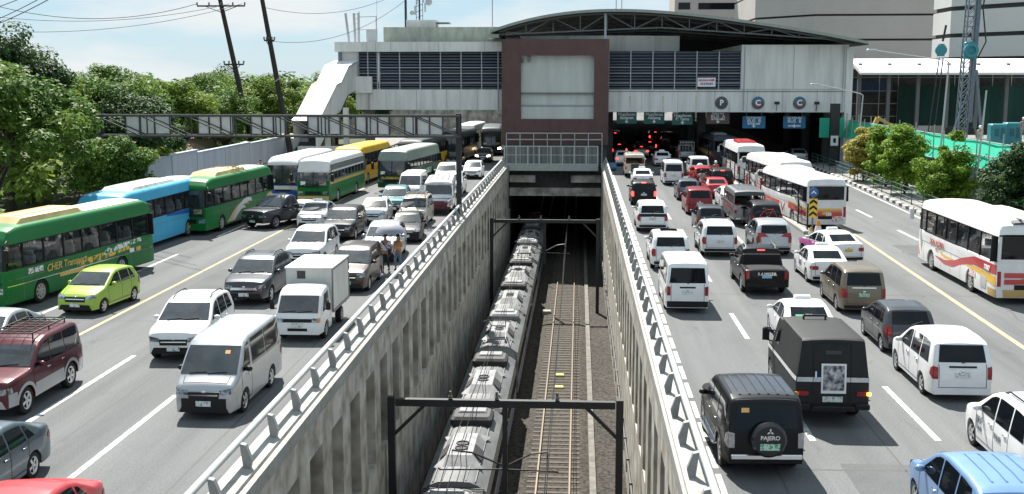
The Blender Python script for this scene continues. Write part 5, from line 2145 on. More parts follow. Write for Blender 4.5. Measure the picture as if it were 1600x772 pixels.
def hang_sign(x0, x1, zb, zt, m, lines, label, grp, arrow=True, y=YB + 1.0):
    root = empty('road_sign', ((x0 + x1) / 2, y, zb), 0, label, 'road sign', grp)
    w, h = x1 - x0, zt - zb
    b = MB()
    b.box(-w / 2, w / 2, 0, .08, 0, h)
    b.build('sign_panel', m, root)
    for x in (-w / 3, w / 3):
        b = MB()
        b.box(x - .04, x + .04, .0, .06, h, 5.6 - zb)
        b.build('hanger', GREYP, root)
    for s, size, zz in lines:
        text(s, size, LETW, root, to_cam((0, -.012, zz * h)), bold=.012)
    if arrow:
        b = MB()
        z = .12 * h
        b.add([(-.22, -.01, z + .12), (0, -.01, z - .1), (.22, -.01, z + .12), (.06, -.01, z + .12), (.06, -.01, z + .3), (-.06, -.01, z + .3), (-.06, -.01, z + .12)], [(0, 1, 2, 3, 4, 5, 6)])
        b.build('arrow', LETW, root)
    return root


SG = mat('sign green', (.012, .12, .11), rough=.5, emit=None)
SB = mat('sign blue', (.02, .17, .36), rough=.5)
SBR = mat('sign brown', (.12, .075, .075), rough=.5)
g = 'road signs hung under the station beam'
hang_sign(3.95, 6.05, 4.2, 5.42, SG, [('Magallanes', .42, .8), ('Baclaran', .42, .5)], 'green hanging road sign reading Baclaran, nearest the brown block', g)
hang_sign(6.8, 8.95, 4.2, 5.42, SG, [('Magallanes', .42, .8), ('Alabang', .42, .5)], 'green hanging road sign reading Alabang, middle of three green ones', g)
hang_sign(9.75, 11.9, 4.1, 5.3, SG, [('Magallanes', .42, .8), ('P. Tamo', .42, .5)], 'green hanging road sign reading P. Tamo, beside the brown sign', g)
hang_sign(13.3, 15.7, 4.2, 5.43, SBR, [('PUBLIC BUS', .24, .87), ('BUS  A', .5, .62), ('ENTER HERE', .25, .38)], 'brown hanging bus lane sign reading BUS A', g)
hang_sign(17.05, 19.4, 3.75, 5.0, SB, [('City & Bus Stop', .24, .87), ('BUS  B', .5, .6), ('ENTER HERE', .23, .36)], 'blue hanging bus lane sign reading BUS B, left one', g)
hang_sign(21.25, 23.55, 3.75, 5.0, SB, [('City & Bus Stop', .24, .87), ('BUS  B', .5, .6), ('ENTER HERE', .23, .2)], 'blue hanging bus lane sign reading BUS B, right one', g, True)


def disc_sign(x, z, ch, c0, c1, label):
    root = empty('round_sign', (x, YB - .22, z), 0, label, 'round sign', 'round bus stop signs on the beam')
    RX = Matrix.Rotation(PI / 2, 4, 'X')
    b = MB()
    b.lathe([(.66, 0), (.66, .06), (.02, .06)], RX, 32)
    b.build('sign_disc', c0, root)
    b = MB()
    n = 24
    b.add([(.6 * math.cos(PI + PI * k / n), -.066, .6 * math.sin(PI + PI * k / n)) for k in range(n + 1)], [tuple(range(n + 1))])
    b.build('lower_half', c1, root)
    b = MB()
    b.lathe([(.42, .07), (.42, .075), (.02, .075)], RX, 28)
    b.build('inner_disc', c1 if ch == 'P' else mat('sign slate', (.12, .11, .13), rough=.5), root)
    text(ch, .78, LETW, root, to_cam((0, -.085, 0)), bold=.03)
    return root


disc_sign(14.68, 6.4, 'P', mat('sign grey', (.09, .10, .11), rough=.5), mat('sign grey dark', (.06, .065, .07), rough=.5), 'grey round sign with white P on the station beam')
disc_sign(18.4, 6.4, 'C', mat('sign steel blue', (.04, .17, .26), rough=.5), mat('sign dull red', (.16, .05, .05), rough=.5), 'blue and red round sign with white C, left one on the beam')
disc_sign(22.62, 6.4, 'C', mat('sign steel blue', (.04, .17, .26), rough=.5), mat('sign dull red', (.16, .05, .05), rough=.5), 'blue and red round sign with white C, right one on the beam')
for x, lab in ((20.28, 'small dark floodlight on the beam between the two C signs'), (24.31, 'small dark floodlight on the beam right of the C signs')):
    b = MB()
    b.rbox(x - .25, x + .25, YB - .75, YB - .45, 6.25, 6.55, .05)
    b.bar((x, YB - .55, 6.25), (x, YB - .22, 5.6), .05)
    tag(b.build('floodlight', STEELD), lab, 'floodlight', 'floodlights on the station beam')
bn = empty('banner', (13.1, YB - .12, 8.05), 0, 'small white banner with red and blue lettering tied to the louvres', 'banner')
b = MB()
b.box(-.92, .92, -.03, .0, 0, .92)
b.build('cloth', WHITE, bn)
text('MAGALLANES', .26, mat('banner red', (.5, .03, .05), rough=.6), bn, to_cam((0, -.04, .66)), bold=.012)
text('STATION', .3, mat('banner blue', (.03, .06, .3), rough=.6), bn, to_cam((0, -.04, .28)), bold=.012)

# ------------------------------------------------------------------ left side: sign gantry, poles, wires, wall, houses
GM = mat('gantry steel', (.055, .058, .06), rough=.6, var=.3, scale=2)
YG = 72.5
ga = empty('sign_gantry', (-7.55, YG, 0), 0, 'long dark truss gantry carrying the backs of road signs over the left carriageway', 'sign gantry')
b = MB()
b.box(-.16, .16, -.16, .16, .35, 6.75)
b.build('post', STEELD, ga)
b = MB()
b.box(-23.3, -22.95, -.17, .17, .15, 6.7)
b.build('post', STEELD, ga)
b = MB()
for yy_ in (-.55, .55):
    for z in (5.32, 6.6):
        b.bar((-23.2, yy_, z), (.1, yy_, z), .13)
for i in range(9):
    x = -23.1 + i * 2.9
    for yy_ in (-.55, .55):
        b.bar((x, yy_, 5.32), (x, yy_, 6.6), .07)
    for z in (5.32, 6.6):
        b.bar((x, -.55, z), (x, .55, z), .06)
b.build('chords', GM, ga)
b = MB()
for i in range(8):
    x = -23.1 + i * 2.9
    for yy_ in (-.55, .55):
        b.bar((x, yy_, 6.6), (x + 2.9, yy_, 5.32), .07)
b.build('diagonals', GM, ga)
BACK = mat('sign back sheet', (.80, .82, .82), rough=.6, metal=.0, var=.2, scale=1)
for i, (a, c) in enumerate(((-29.26, -26.27), (-24.5, -22.15), (-21.04, -18.74), (-17.35, -15.19), (-14.26, -12.03), (-11.1, -8.6))):
    nm = ('leftmost', 'second', 'third', 'fourth', 'fifth', 'rightmost')[i]
    sg = empty('sign_board', ((a + c) / 2, YG + .75, 5.42), 0, 'back of a pale road sign on the gantry, %s of the six' % nm, 'road sign', 'sign backs on the gantry')
    w = (c - a) / 2
    b = MB()
    b.box(-w, w, 0, .05, 0, 1.13)
    b.build('sign_panel', BACK, sg)
    for x in (-w + .03, -w * .35, w * .3, w - .03):
        b = MB()
        b.box(x - .04, x + .04, -.09, -.002, -.02, 1.16)
        b.build('stiffener', GM, sg)

WOOD = mat('weathered pole wood', (.035, .03, .027), rough=.9, var=.3, scale=3)
POLES = [((-27.5, 110, 0), (-30.6, 110, 19.5), 'tall leaning dark utility pole, right one of the two'), ((-31.0, 110, 0), (-34.6, 110, 18.6), 'tall leaning dark utility pole with loaded cross-arms, left of two')]
for a, c, lab in POLES:
    a_, c_ = Vector(a), Vector(c)
    up = empty('utility_pole', a, 0, lab, 'utility pole', 'utility poles on the left')
    d = c_ - a_
    b = MB()
    b.tube([(0, 0, 0), tuple(d * .5), tuple(d)], [.3, .25, .19], 10)
    b.build('pole', WOOD, up, 50)
    arms = ((.845, 2.3), (.55, .95)) if 'left of' in lab else ((.64, .5),)
    for t, w in arms:
        p = d * t
        b = MB()
        b.bar((p.x - w, -.15, p.z), (p.x + w, -.15, p.z), .14)
        b.bar((p.x - w * .7, -.1, p.z), (p.x, -.1, p.z - .6), .06)
        b.bar((p.x + w * .7, -.1, p.z), (p.x, -.1, p.z - .6), .06)
        o = b.build('cross_arm', WOOD, up)
        for k in range(5):
            x = p.x - w + 2 * w * k / 4
            b = MB()
            b.lathe([(.05, 0), (.1, .08), (.06, .14), (.1, .2), (.05, .28)], Matrix.Translation((x, -.15, p.z + .07)), 8)
            b.build('insulator', GREYP, o)
WIRE = mat('overhead cable', (.03, .032, .035), rough=.7)


def wire(name, p0, p1, sag, r, label, grp):
    a, c = Vector(p0), Vector(p1)
    pts = []
    for t in np.linspace(0, 1, 25):
        p = a.lerp(c, t)
        pts.append((p.x, p.y, p.z - sag * 4 * t * (1 - t)))
    b = MB()
    b.tube(pts, r, 5)
    tag(b.build(name, WIRE), label, 'cable', grp)


WG = 'power lines across the sky on the left'
T1 = (-34.2, 109.8, 15.9)
wire('power_line', (-62, 105, 18.6), (-36.4, 109.8, 15.9), 2.6, .026, 'uppermost slack power line running left from the pole with cross-arms', WG)
wire('power_line', (-64, 100, 16.8), (-33.2, 109.8, 15.9), 2.2, .026, 'slack power line running left from the middle of the cross-arm', WG)
wire('power_line', (-64, 96, 15.0), (-32.0, 109.8, 15.9), 2.4, .026, 'lowest slack power line running left from the cross-arm', WG)
wire('power_line', (-52, 88, 11.2), (-24, 70, 19.0), 1.5, .03, 'thick power line rising from far left to the top edge, lower of three', WG)
wire('power_line', (-52, 88, 11.6), (-23, 68, 19.6), 1.7, .026, 'thick power line rising from far left to the top edge, middle of three', WG)
wire('power_line', (-52, 88, 12.9), (-22, 66, 19.0), 1.5, .026, 'thick power line rising from far left to the top edge, upper of three', WG)
wire('power_line', (-30.0, 110, 15.6), (-18.8, 126.3, 18.4), 1.4, .022, 'thin wire from the right utility pole to the telecom mast', WG)
wire('power_line', (-29.2, 110, 12.4), (-18.4, 126.3, 17.6), 1.6, .022, 'thin lower wire from the right utility pole towards the station roof', WG)
wire('power_line', (-31.9, 110, 7.5), (-50, 102, 6.4), .6, .03, 'low cable in front of the trees, left of the leaning poles', WG)
# street lamp on the right pole
sl_ = empty('street_lamp', (-28.9, 109.6, 8.6), 0, 'small street lamp arm on the right leaning utility pole', 'street lamp', 'street lamps')
b = MB()
b.tube([(-.1, .1, 0), (1.0, -.4, .75), (1.6, -.6, .9)], .05, 6)
b.build('arm', AN, sl_)
b = MB()
b.rbox(1.45, 2.1, -.75, -.5, .86, 1.0, .04)
b.build('lamp_head', AN, sl_)

WALLB = mat('pale blue grey wall', (.37, .42, .48), rough=.8, var=.25, scale=.8, stretch=(1, 1, .2))
wl = empty('boundary_wall', (-29, 85, 0), 0, 'pale blue-grey panelled boundary wall along the left sidewalk', 'wall')
for i, (y0, y1, h) in enumerate(((75, 86, 3.5), (86, 100, 3.3), (100, 112, 3.2))):
    b = MB()
    b.box(-.15, .15, y0 - 85 + .02, y1 - 85 - .02, -.1, h)
    b.build('wall_panel', WALLB, wl)
    for yy_ in (y0, (y0 + y1) / 2):
        b = MB()
        b.box(-.25, .2, yy_ - 85 - .2, yy_ - 85 + .2, -.1, h + .02)
        b.build('pilaster', WALLB, wl)
    b = MB()
    b.box(-.2, .22, y0 - 85, y1 - 85, h + .021, h + .1)
    b.build('wall_cap', WALLB, wl)
b = MB()
b.box(-30.5, -29.3, 112, 112.3, 0, 3.3)
b.box(-29.2, -26.5, 112.05, 112.3, 0, 3.1)
tag(b.build('boundary_wall', WALLB), 'short pale cross wall beside the foot of the leaning poles', 'wall')
TILE = mat('brown roof tiles', (.30, .20, .14), rough=.8, var=.35, scale=2)
for x, y, w, d, h, lab in ((-37, 112, 5, 5, 3.2, 'small house with brown hipped roof behind the gantry'), (-35.2, 100, 4, 4.5, 2.2, 'low house with brown roof just behind the blue-grey wall')):
    hs = empty('house', (x, y, 0), 0, lab, 'house', 'small houses behind the wall')
    b = MB()
    b.box(-w / 2, w / 2, -d / 2, d / 2, 0, h)
    b.build('wall', CONC2, hs)
    b = MB()
    e = .5
    v = [(-w / 2 - e, -d / 2 - e, h), (w / 2 + e, -d / 2 - e, h), (w / 2 + e, d / 2 + e, h), (-w / 2 - e, d / 2 + e, h), (-w / 5, 0, h + 1.4), (w / 5, 0, h + 1.4)]
    b.add(v, [(0, 1, 5, 4), (1, 2, 5), (2, 3, 4, 5), (3, 0, 4), (3, 2, 1, 0)])
    b.build('roof', TILE, hs)
    b = MB()
    b.box(-.5, .5, -d / 2 - .03, -d / 2 + .02, h * .35, h * .75)
    b.build('window', GLASS, hs)
fw_ = empty('noise_wall', (-20, 176, 0), 0, 'grey streaked concrete wall seen beyond the left wing of the station', 'wall')
b = MB()
b.box(-18, 11.5, 0, .5, 0, 7.2)
b.build('wall_panel', CONC, fw_)
b = MB()
for x in np.arange(-18, 11, 3.0):
    b.box(x - .15, x + .15, -.12, -.002, 0, 7.2)
b.build('ribs', CONC2, fw_)
b = MB()
b.box(-62, -32, 150, 150.4, 0, 6.2)
tag(b.build('garden_wall', mat('brown garden wall', (.22, .19, .15), rough=.9, var=.3, scale=.7)), 'long brown wall among the trees behind the leaning poles', 'wall')

# ------------------------------------------------------------------ right side: hoarding, building site, towers
NET = leaf_mat('green hoarding net', (.09, .70, .50), (.09, .70, .50), (.09, .70, .50), .5)
NETD = mat('dark green safety net', (.03, .10, .085), rough=.9, var=.55, scale=.25, stretch=(1, 1, .3))
FP = mat('fence tube', (.33, .35, .34), rough=.5, metal=.3)
fn = empty('site_fence', (27, 90, 0), 0, 'bright green netting fence on tall tubes along the right sidewalk', 'fence')
b = MB()
ys = np.linspace(48, 121, 32)
rows = [[(.1 + .05 * math.sin(y * 1.7) + (z0_ - 2.95) * .45, y - 90, z0_) for y in ys] for z0_ in (2.95, 3.8, 4.68)]
b.grid(rows)
b.grid([[(p[0] + .03, p[1], p[2]) for p in r_] for r_ in rows], flip=True)
b.build('netting', NET, fn)
for z in (2.95, 3.75, 4.66):
    b = MB()
    b.tube([(-.02 + (z - 2.95) * .45, y - 90, z) for y in np.linspace(48, 121, 12)], .045, 6)
    b.build('rail_tube', FP, fn)
k = 0
y = 48.6
while y < 121:
    b = MB()
    b.tube([(-.09, y - 90, .1), (-.09, y - 90, 5.45 if k % 2 else 5.1)], .045, 6)
    b.build('post_tube', FP, fn)
    y += 2.4
    k += 1
b = MB()
b.box(24.6, 27.1, YB - .9, YB - .85, 2.9, 4.9)
tag(b.build('site_netting', NET), 'short bright green netting panel under the station corner', 'netting')
sp = empty('site_platform', (30, 90, 0), 0, 'raised concrete platform of the building site behind the green fence', 'platform')
b = MB()
b.box(-1.6, 40, -50, 28, 0, 3.3)
b.build('slab', mat('site concrete', (.2, .2, .19), rough=.9, var=.3), sp)
b = MB()
for y in np.arange(-48, 28, 4.0):
    b.box(-1.75, -1.601, y - .2, y + .2, 0, 3.2)
b.build('buttresses', DARKC, sp)
bpst = empty('sign_post', (25.7, 118.2, 0), 0, 'black square post with a white notice at the station corner', 'post')
b = MB()
b.box(-.45, .45, -.3, .3, 0, 6.4)
b.build('post', STEELD, bpst)
b = MB()
b.box(-.4, .35, -.36, -.31, 2.2, 3.2)
b.build('notice', WHITE, bpst)
b = MB()
b.rbox(-.15, .12, -.375, -.361, 2.5, 2.95, .01)
b.build('notice_mark', PLAST, bpst)

cp_ = empty('canopy', (41, 137, 0), 0, 'long white station canopy with sloping front over the building site', 'canopy')
b = MB()
b.prism([(-4.6, 9.3), (-4.6, 9.55), (-4.0, 9.9), (.5, 11.0), (4, 11.2), (4, 10.9), (.6, 10.7)], 'x', -9.6, 11.5)
b.build('roof', mat('white canopy sheet', (.80, .80, .78), rough=.5, var=.05), cp_)
b = MB()
for x in np.arange(-9, 11, 3.3):
    b.box(x - .2, x + .2, -2, -1.6, 3.3, 10.6)
b.build('columns', GREYP, cp_)
nw = empty('netted_scaffold', (42, 141, 0), 0, 'dark green netting over scaffolding below the white canopy', 'netting')
b = MB()
xs2 = np.linspace(-4, 22, 30)
b.grid([[(x, -.1 + .12 * math.sin(x * 2.1), z) for x in xs2] for z in (3.3, 5.5, 8.0)])
b.build('net', NETD, nw)
b = MB()
for x in np.arange(-10.6, 22, 2.2):
    b.bar((x, .2, 3.3), (x, .2, 9.6), .08)
for z in (4.4, 5.9, 7.4, 9.0):
    b.bar((-10.6, .2, z), (22, .2, z), .07)
b.build('scaffold', FP, nw)
b = MB()
b.box(-10.6, 22, 1.2, 1.4, 3.3, 9.8)
b.build('backing_wall', DARKC, nw)
b = MB()
b.box(-10, -4.5, .5, .9, 7.2, 8.6)
b.build('tarpaulin', mat('blue tarpaulin', (.02, .05, .13), rough=.6), nw)

# drilling rig mast
RG = mat('rig paint', (.16, .20, .24), rough=.5, metal=.2, var=.3)
RT = mat('rig teal', (.03, .22, .26), rough=.5)
rg = empty('drilling_rig', (36.2, 112, 3.3), 0, 'tall lattice drilling rig mast with teal rotary head on the building site', 'drilling rig')
b = MB()
H_ = 17
for sx in (-.42, .42):
    for sy in (-.42, .42):
        b.bar((sx, sy, 0), (sx + .5, sy, H_), .12)
n = 18
for i in range(n):
    z0_, z1_ = H_ * i / n, H_ * (i + 1) / n
    o0, o1 = .5 * i / n, .5 * (i + 1) / n
    for sy in (-.42, .42):
        b.bar((-.42 + o0, sy, z0_), (.42 + o1, sy, z1_), .07)
        b.bar((-.42 + o0, sy, z0_), (.42 + o0, sy, z0_), .07)
    for sx in (-.42, .42):
        b.bar((sx + o0, -.42, z0_), (sx + o1, .42, z1_), .07)
b.build('lattice_mast', RG, rg)
b = MB()
b.bar((.6, -.2, 1.5), (.95, -.2, H_), .5, .3)
b.build('guide_beam', RG, rg)
b = MB()
b.tube([(-.9, 0, 0), (.4, 0, 4.2), (1.6, .2, 0)], .12, 8)
b.bar((1.9, 0, .5), (1.1, 0, 6.4), .22)
b.build('stay', RG, rg)
b = MB()
b.lathe([(.4, -.2), (.66, -.16), (.66, .16), (.4, .2), (.35, 0)], Matrix.Translation((.25, -.8, 8.2)) @ Matrix.Rotation(PI / 2, 4, 'X'), 20)
b.rbox(-.3, .8, -.7, -.3, 7.4, 9.0, .1)
b.build('rotary_head', RT, rg, 40)
b = MB()
b.tube([(1.6, -.3, 17), (1.3, -.3, 12), (1.7, -.4, 9), (1.1, -.3, 7.6)], .07, 6)
b.build('hose', STEELD, rg)
hk = empty('crane_hook', (29.6, 97, 0), 0, 'teal crane hook block hanging on two cables by the rig', 'hook block')
b = MB()
b.lathe([(.28, -.16), (.46, -.11), (.46, .11), (.28, .16)], Matrix.Translation((-.2, 0, 11.2)) @ Matrix.Rotation(PI / 2, 4, 'X'), 18)
b.rbox(-.5, .1, -.14, .14, 10.7, 11.7, .1)
b.build('block', RT, hk, 40)
b = MB()
b.tube([(-.1, 0, 11.9), (.1, 0, 13.2)], .09, 6)
b.tube([(-.3, 0, 10.6), (-1.0, 0, 3.4)], .05, 6)
b.tube([(0, 0, 10.6), (-.5, 0, 3.4)], .05, 6)
b.build('cables', STEELD, hk)
WT = mat('blue green tank', (.03, .24, .27), rough=.5, var=.25)
for x, y, z0, s, lab in ((34.6, 98, 3.3, 1.0, 'left blue-green site tank behind the fence'), (36.0, 98.5, 3.3, 1.05, 'right blue-green site tank behind the fence')):
    tk = empty('site_tank', (x, y, z0), 0, lab, 'tank', 'blue-green tanks on the site')
    b = MB()
    b.rbox(-.65 * s, .65 * s, -.5, .5, 0, 1.9 * s, .08)
    b.build('tank', WT, tk)
    b = MB()
    b.box(-.35, .0, -.52, -.501, .9, 1.5)
    b.box(.15, .45, -.52, -.501, .7, 1.6)
    b.build('hatch', mat('tank hatch', (.015, .11, .13), rough=.6), tk)
b = MB()
b.rbox(38.2, 39.4, 98.4, 99.2, 3.3, 4.3, .15)
b.tube([(38.4, 98.8, 4.3), (38.4, 98.8, 4.7), (39.1, 98.8, 4.7)], .06, 6)
tag(b.build('generator', P['red']), 'red generator with pipe handle beside the site tanks', 'generator')
ex = empty('excavator_boom', (28.6, 112, 3.3), 0, 'yellow excavator boom poking up behind the green fence', 'excavator')
b = MB()
b.bar((-.9, 0, .2), (-.2, 0, 1.9), .4)
b.bar((-.2, 0, 1.9), (1.9, 0, .7), .3)
b.build('boom', mat('excavator yellow', (.42, .27, .06), rough=.5), ex)

# big banded buildings
BG1 = mat('grey concrete band', (.50, .465, .44), rough=.8, var=.12, scale=.15)
BG1L = mat('light concrete band', (.46, .44, .42), rough=.8, var=.1, scale=.15)
BGD = mat('shadow gap', (.05, .05, .052), rough=.9)
bt = empty('banded_building', (45, 200, 0), 0, 'huge grey building of plain horizontal concrete bands behind the station', 'building')


def poly_prism(name, pts, z0, z1, m, parent):
    b = MB()
    b.prism(pts, 'z', z0, z1)
    return b.build(name, m, parent)


foot = [(-13.7, 12), (-5.5, 0), (40, -2), (40, 40), (-13.7, 40)]
ins = [(-13.1, 12.4), (-5.2, .5), (39.5, -1.5), (39.5, 39), (-13.1, 39)]
for z0, z1 in ((0, 10.0), (10.35, 15.1), (15.45, 19.2), (19.55, 23.6), (23.9, 28)):
    poly_prism('concrete_band', foot, z0, z1, BG1, bt)
poly_prism('core', ins, 0, 27.5, BGD, bt)
tw = empty('distant_tower', (25, 262, 0), 0, 'pale distant tower block with window rows behind the curved roof', 'building')
b = MB()
b.box(-4, 12, 0, 16, 0, 60)
b.build('wall', mat('tower render', (.50, .45, .43), rough=.8, var=.1, scale=.2), tw)
for i in range(14):
    z = 14 + i * 3.3
    b = MB()
    b.box(-3.2, -.6, -.06, -.002, z, z + 1.5)
    b.build('window', GLASS, tw)
    b = MB()
    b.box(1.2, 11.4, -.06, -.002, z, z + 1.4)
    b.build('window', GLASS, tw)
rb_ = empty('sloped_building', (52, 160, 0), 0, 'pale building of stacked sloping bands at the far right', 'building')
FT = [(-1.2, 4.0), (5.2, -6.0), (9.0, -3.0), (9.0, 12), (-1.2, 12)]
FI = [(-.9, 4.9), (5.0, -5.0), (8.6, -2.6), (8.6, 11.5), (-.9, 11.5)]
for z0, z1 in ((6.0, 11.2), (11.75, 14.4), (14.95, 18.0), (18.6, 24)):
    poly_prism('concrete_band', FT, z0, z1, mat('pale sunlit band', (.62, .62, .61), rough=.7, var=.06, scale=.2), rb_)
poly_prism('core', FI, 0, 23.5, BGD, rb_)
b = MB()
b.prism([(5.4, 3.0), (5.4, 10), (7.2, 19.5), (30, 19.5), (30, 3.0)], 'y', -7.2, -6.2)
b.build('end_wall', SW, rb_)
b = MB()
b.box(7.6, 14, -7.5, -7.21, 8.0, 13.5)
b.build('hoarding', WHITE, rb_)
b = MB()
b.box(7.6, 14, -7.6, -7.51, 7.6, 8.2)
b.build('red_strip', P['red'], rb_)

# lamp posts and signs by the right sidewalk
for x, y, h, arm, lab in ((24.3, 103, 7.3, (-3.6, .6), 'grey lamp post with bent arm by the station corner'), (25.6, 84, 9.9, (-4.8, .5), 'grey lamp post rising behind the bushy trees'), (26.6, 79, 8.0, None, 'thin bare grey pole between the trees and the fence')):
    lp = empty('lamp_post', (x, y, .15), 0, lab, 'lamp post', 'lamp posts on the right')
    b = MB()
    b.tube([(0, 0, 0), (.25, 0, h * .5), (.45, 0, h)], [.09, .07, .055], 8)
    b.build('post', AN, lp, 50)
    if arm:
        b = MB()
        b.tube([(.45, 0, h), (.2, 0, h + .15), (arm[0] * .5, 0, h + arm[1]), (arm[0], 0, h + arm[1] + .35)], .04, 6)
        b.build('arm', AN, lp)
        b = MB()
        b.rbox(arm[0] - .5, arm[0] + .2, -.14, .14, h + arm[1] + .3, h + arm[1] + .44, .04)
        b.build('lamp_head', AN, lp)
# low railing on the right sidewalk
pr_ = empty('sidewalk_railing', (23.4, 85, .15), 0, 'low dark green railing behind the striped kerb', 'railing')
b = MB()
pp = [(-.9, -30), (-.2, -9), (.5, 16), (.75, 36)]
for i in range(23):
    y = -30 + i * 3.0
    x = float(np.interp(y, [p[1] for p in pp], [p[0] for p in pp]))
    b.bar((x, y, 0), (x, y, 1.15), .06)
for z in (.45, .8, 1.12):
    for a_, c_ in zip(pp[:-1], pp[1:]):
        b.bar((a_[0], a_[1], z), (c_[0], c_[1], z), .05)
b.build('railing', mat('railing green', (.03, .09, .08), rough=.6), pr_)

# lane divider with railing, chevron post and cones
dv = empty('lane_divider', (13.35, 94, 0), 0, 'narrow concrete island with dark railing beside the bus lane', 'divider')
b = MB()
b.rbox(-.3, .3, -27, 28, -.02, .22, .05)
b.build('kerb_island', CONC2, dv)
for i in range(19):
    y = -26.5 + i * 2.9
    b = MB()
    b.tube([(0, y, .2), (0, y, 1.75)], .05, 6)
    b.build('post', STEELD, dv)
b = MB()
for z in (.7, 1.2, 1.7):
    b.tube([(0, -26.5, z), (0, 26, z)], .025, 6)
b.build('rails', STEELD, dv)
cv = empty('chevron_sign', (13.45, 66.6, 0), 0, 'yellow and black chevron board under a blue arrow disc at the divider end', 'road sign')
b = MB()
b.tube([(0, 0, 0), (0, 0, 2.75)], .05, 8)
b.build('post', GREYP, cv)
b = MB()
b.box(-.24, .24, -.09, -.06, 1.05, 2.12)
pn = b.build('chevron_board', mat('chevron yellow', (.75, .5, .05), rough=.5), cv)
for i in range(3):
    b = MB()
    z = 1.1 + i * .34
    b.add([(-.22, -.096, z), (0, -.096, z + .17), (.22, -.096, z), (.22, -.096, z + .15), (0, -.096, z + .32), (-.22, -.096, z + .15)], [(0, 1, 4, 5), (1, 2, 3, 4)])
    b.build('chevron', PLAST, pn)
b = MB()
b.lathe([(.27, 0), (.27, .04), (.02, .04)], Matrix.Translation((0, -.06, 2.5)) @ Matrix.Rotation(PI / 2, 4, 'X'), 20)
b.build('arrow_disc', mat('disc blue', (.03, .12, .32), rough=.5), cv)
b = MB()
b.add([(-.16, -.106, 2.42), (0, -.106, 2.62), (.16, -.106, 2.42), (.08, -.106, 2.42), (0, -.106, 2.5), (-.08, -.106, 2.42)], [(0, 1, 4, 5), (1, 2, 3, 4)])
b.build('arrow', WHITE, cv)
for x, y, s, lab in ((13.5, 65.2, 1.25, 'taller orange and white traffic cone at the divider end'), (13.05, 65.0, .8, 'shorter yellowish traffic cone leaning in front of the taller one')):
    co_ = empty('traffic_cone', (x, y, 0), 0, lab, 'traffic cone', 'traffic cones at the divider end')
    b = MB()
    b.rbox(-.28 * s, .28 * s, -.28 * s, .28 * s, 0, .06, .02)
    b.build('base', P['ybus'], co_)
    b = MB()
    b.lathe([(.22 * s, .06), (.05 * s, .85 * s), (.02, .86 * s)], None, 14)
    b.build('cone', P['orange'] if s > 1 else P['ybus'], co_, 50)
    b = MB()
    b.lathe([(.165 * s, .36 * s), (.12 * s, .58 * s)], None, 14)
    b.build('reflective_band', WHITE, co_, 50)
b = MB()
for i in range(4):
    b.ball((3.0 + .3 * (i % 2), 112.0 + .5 * i, .35), .45, .5, .4, 10)
tag(b.build('tarpaulin_heap', mat('blue plastic sheet', (.10, .22, .42), rough=.4, var=.5, scale=3)), 'heap of blue and white plastic sheeting by the tunnel mouth', 'heap')

# ------------------------------------------------------------------ trees
LEAFA = leaf_mat('leaf mid green', (.035, .085, .018), (.085, .17, .03), (.19, .27, .05))
LEAFB = leaf_mat('leaf dark green', (.016, .045, .018), (.034, .08, .024), (.08, .14, .035), .3)
LEAFC = leaf_mat('leaf bright green', (.07, .14, .02), (.15, .24, .035), (.26, .33, .06), .45)
LEAFD = leaf_mat('leaf yellowing', (.20, .22, .03), (.38, .34, .07), (.52, .42, .14), .35)
LEAFE = leaf_mat('leaf glossy garden', (.06, .14, .012), (.14, .25, .022), (.26, .36, .04), .35)
BARK = mat('bark', (.07, .055, .04), rough=.95, var=.4, scale=5, stretch=(1, 1, .3))


def leaves(name, cen, nrm, size, rng, asp=.6, tone=None):
    n = len(cen)
    nrm = nrm / np.linalg.norm(nrm, axis=1)[:, None]
    ref = rng.normal(size=(n, 3))
    u = np.cross(nrm, ref)
    u /= np.linalg.norm(u, axis=1)[:, None]
    v = np.cross(nrm, u)
    s = (size * rng.uniform(.6, 1.35, n))[:, None]
    # a folded leaf spray: kite of four corners, the middle raised a little
    bow = nrm * s * .18
    co = np.stack([cen - u * s, cen - v * s * asp + bow, cen + u * s, cen + v * s * asp + bow], 1).reshape(-1, 3)
    me = bpy.data.meshes.new(name)
    me.vertices.add(n * 4)
    me.vertices.foreach_set('co', co.ravel())
    me.loops.add(n * 4)
    me.loops.foreach_set('vertex_index', np.arange(n * 4, dtype=np.int32))
    me.polygons.add(n)
    me.polygons.foreach_set('loop_start', np.arange(0, n * 4, 4, dtype=np.int32))
    me.polygons.foreach_set('loop_total', np.full(n, 4, dtype=np.int32))
    at = me.attributes.new('leaf', 'FLOAT', 'FACE')
    tv = rng.uniform(0, 1, n) * .6 + (rng.uniform(0, .4, n) if tone is None else tone * .4)
    at.data.foreach_set('value', tv.astype(np.float32))
    me.update()
    me.validate()
    return me


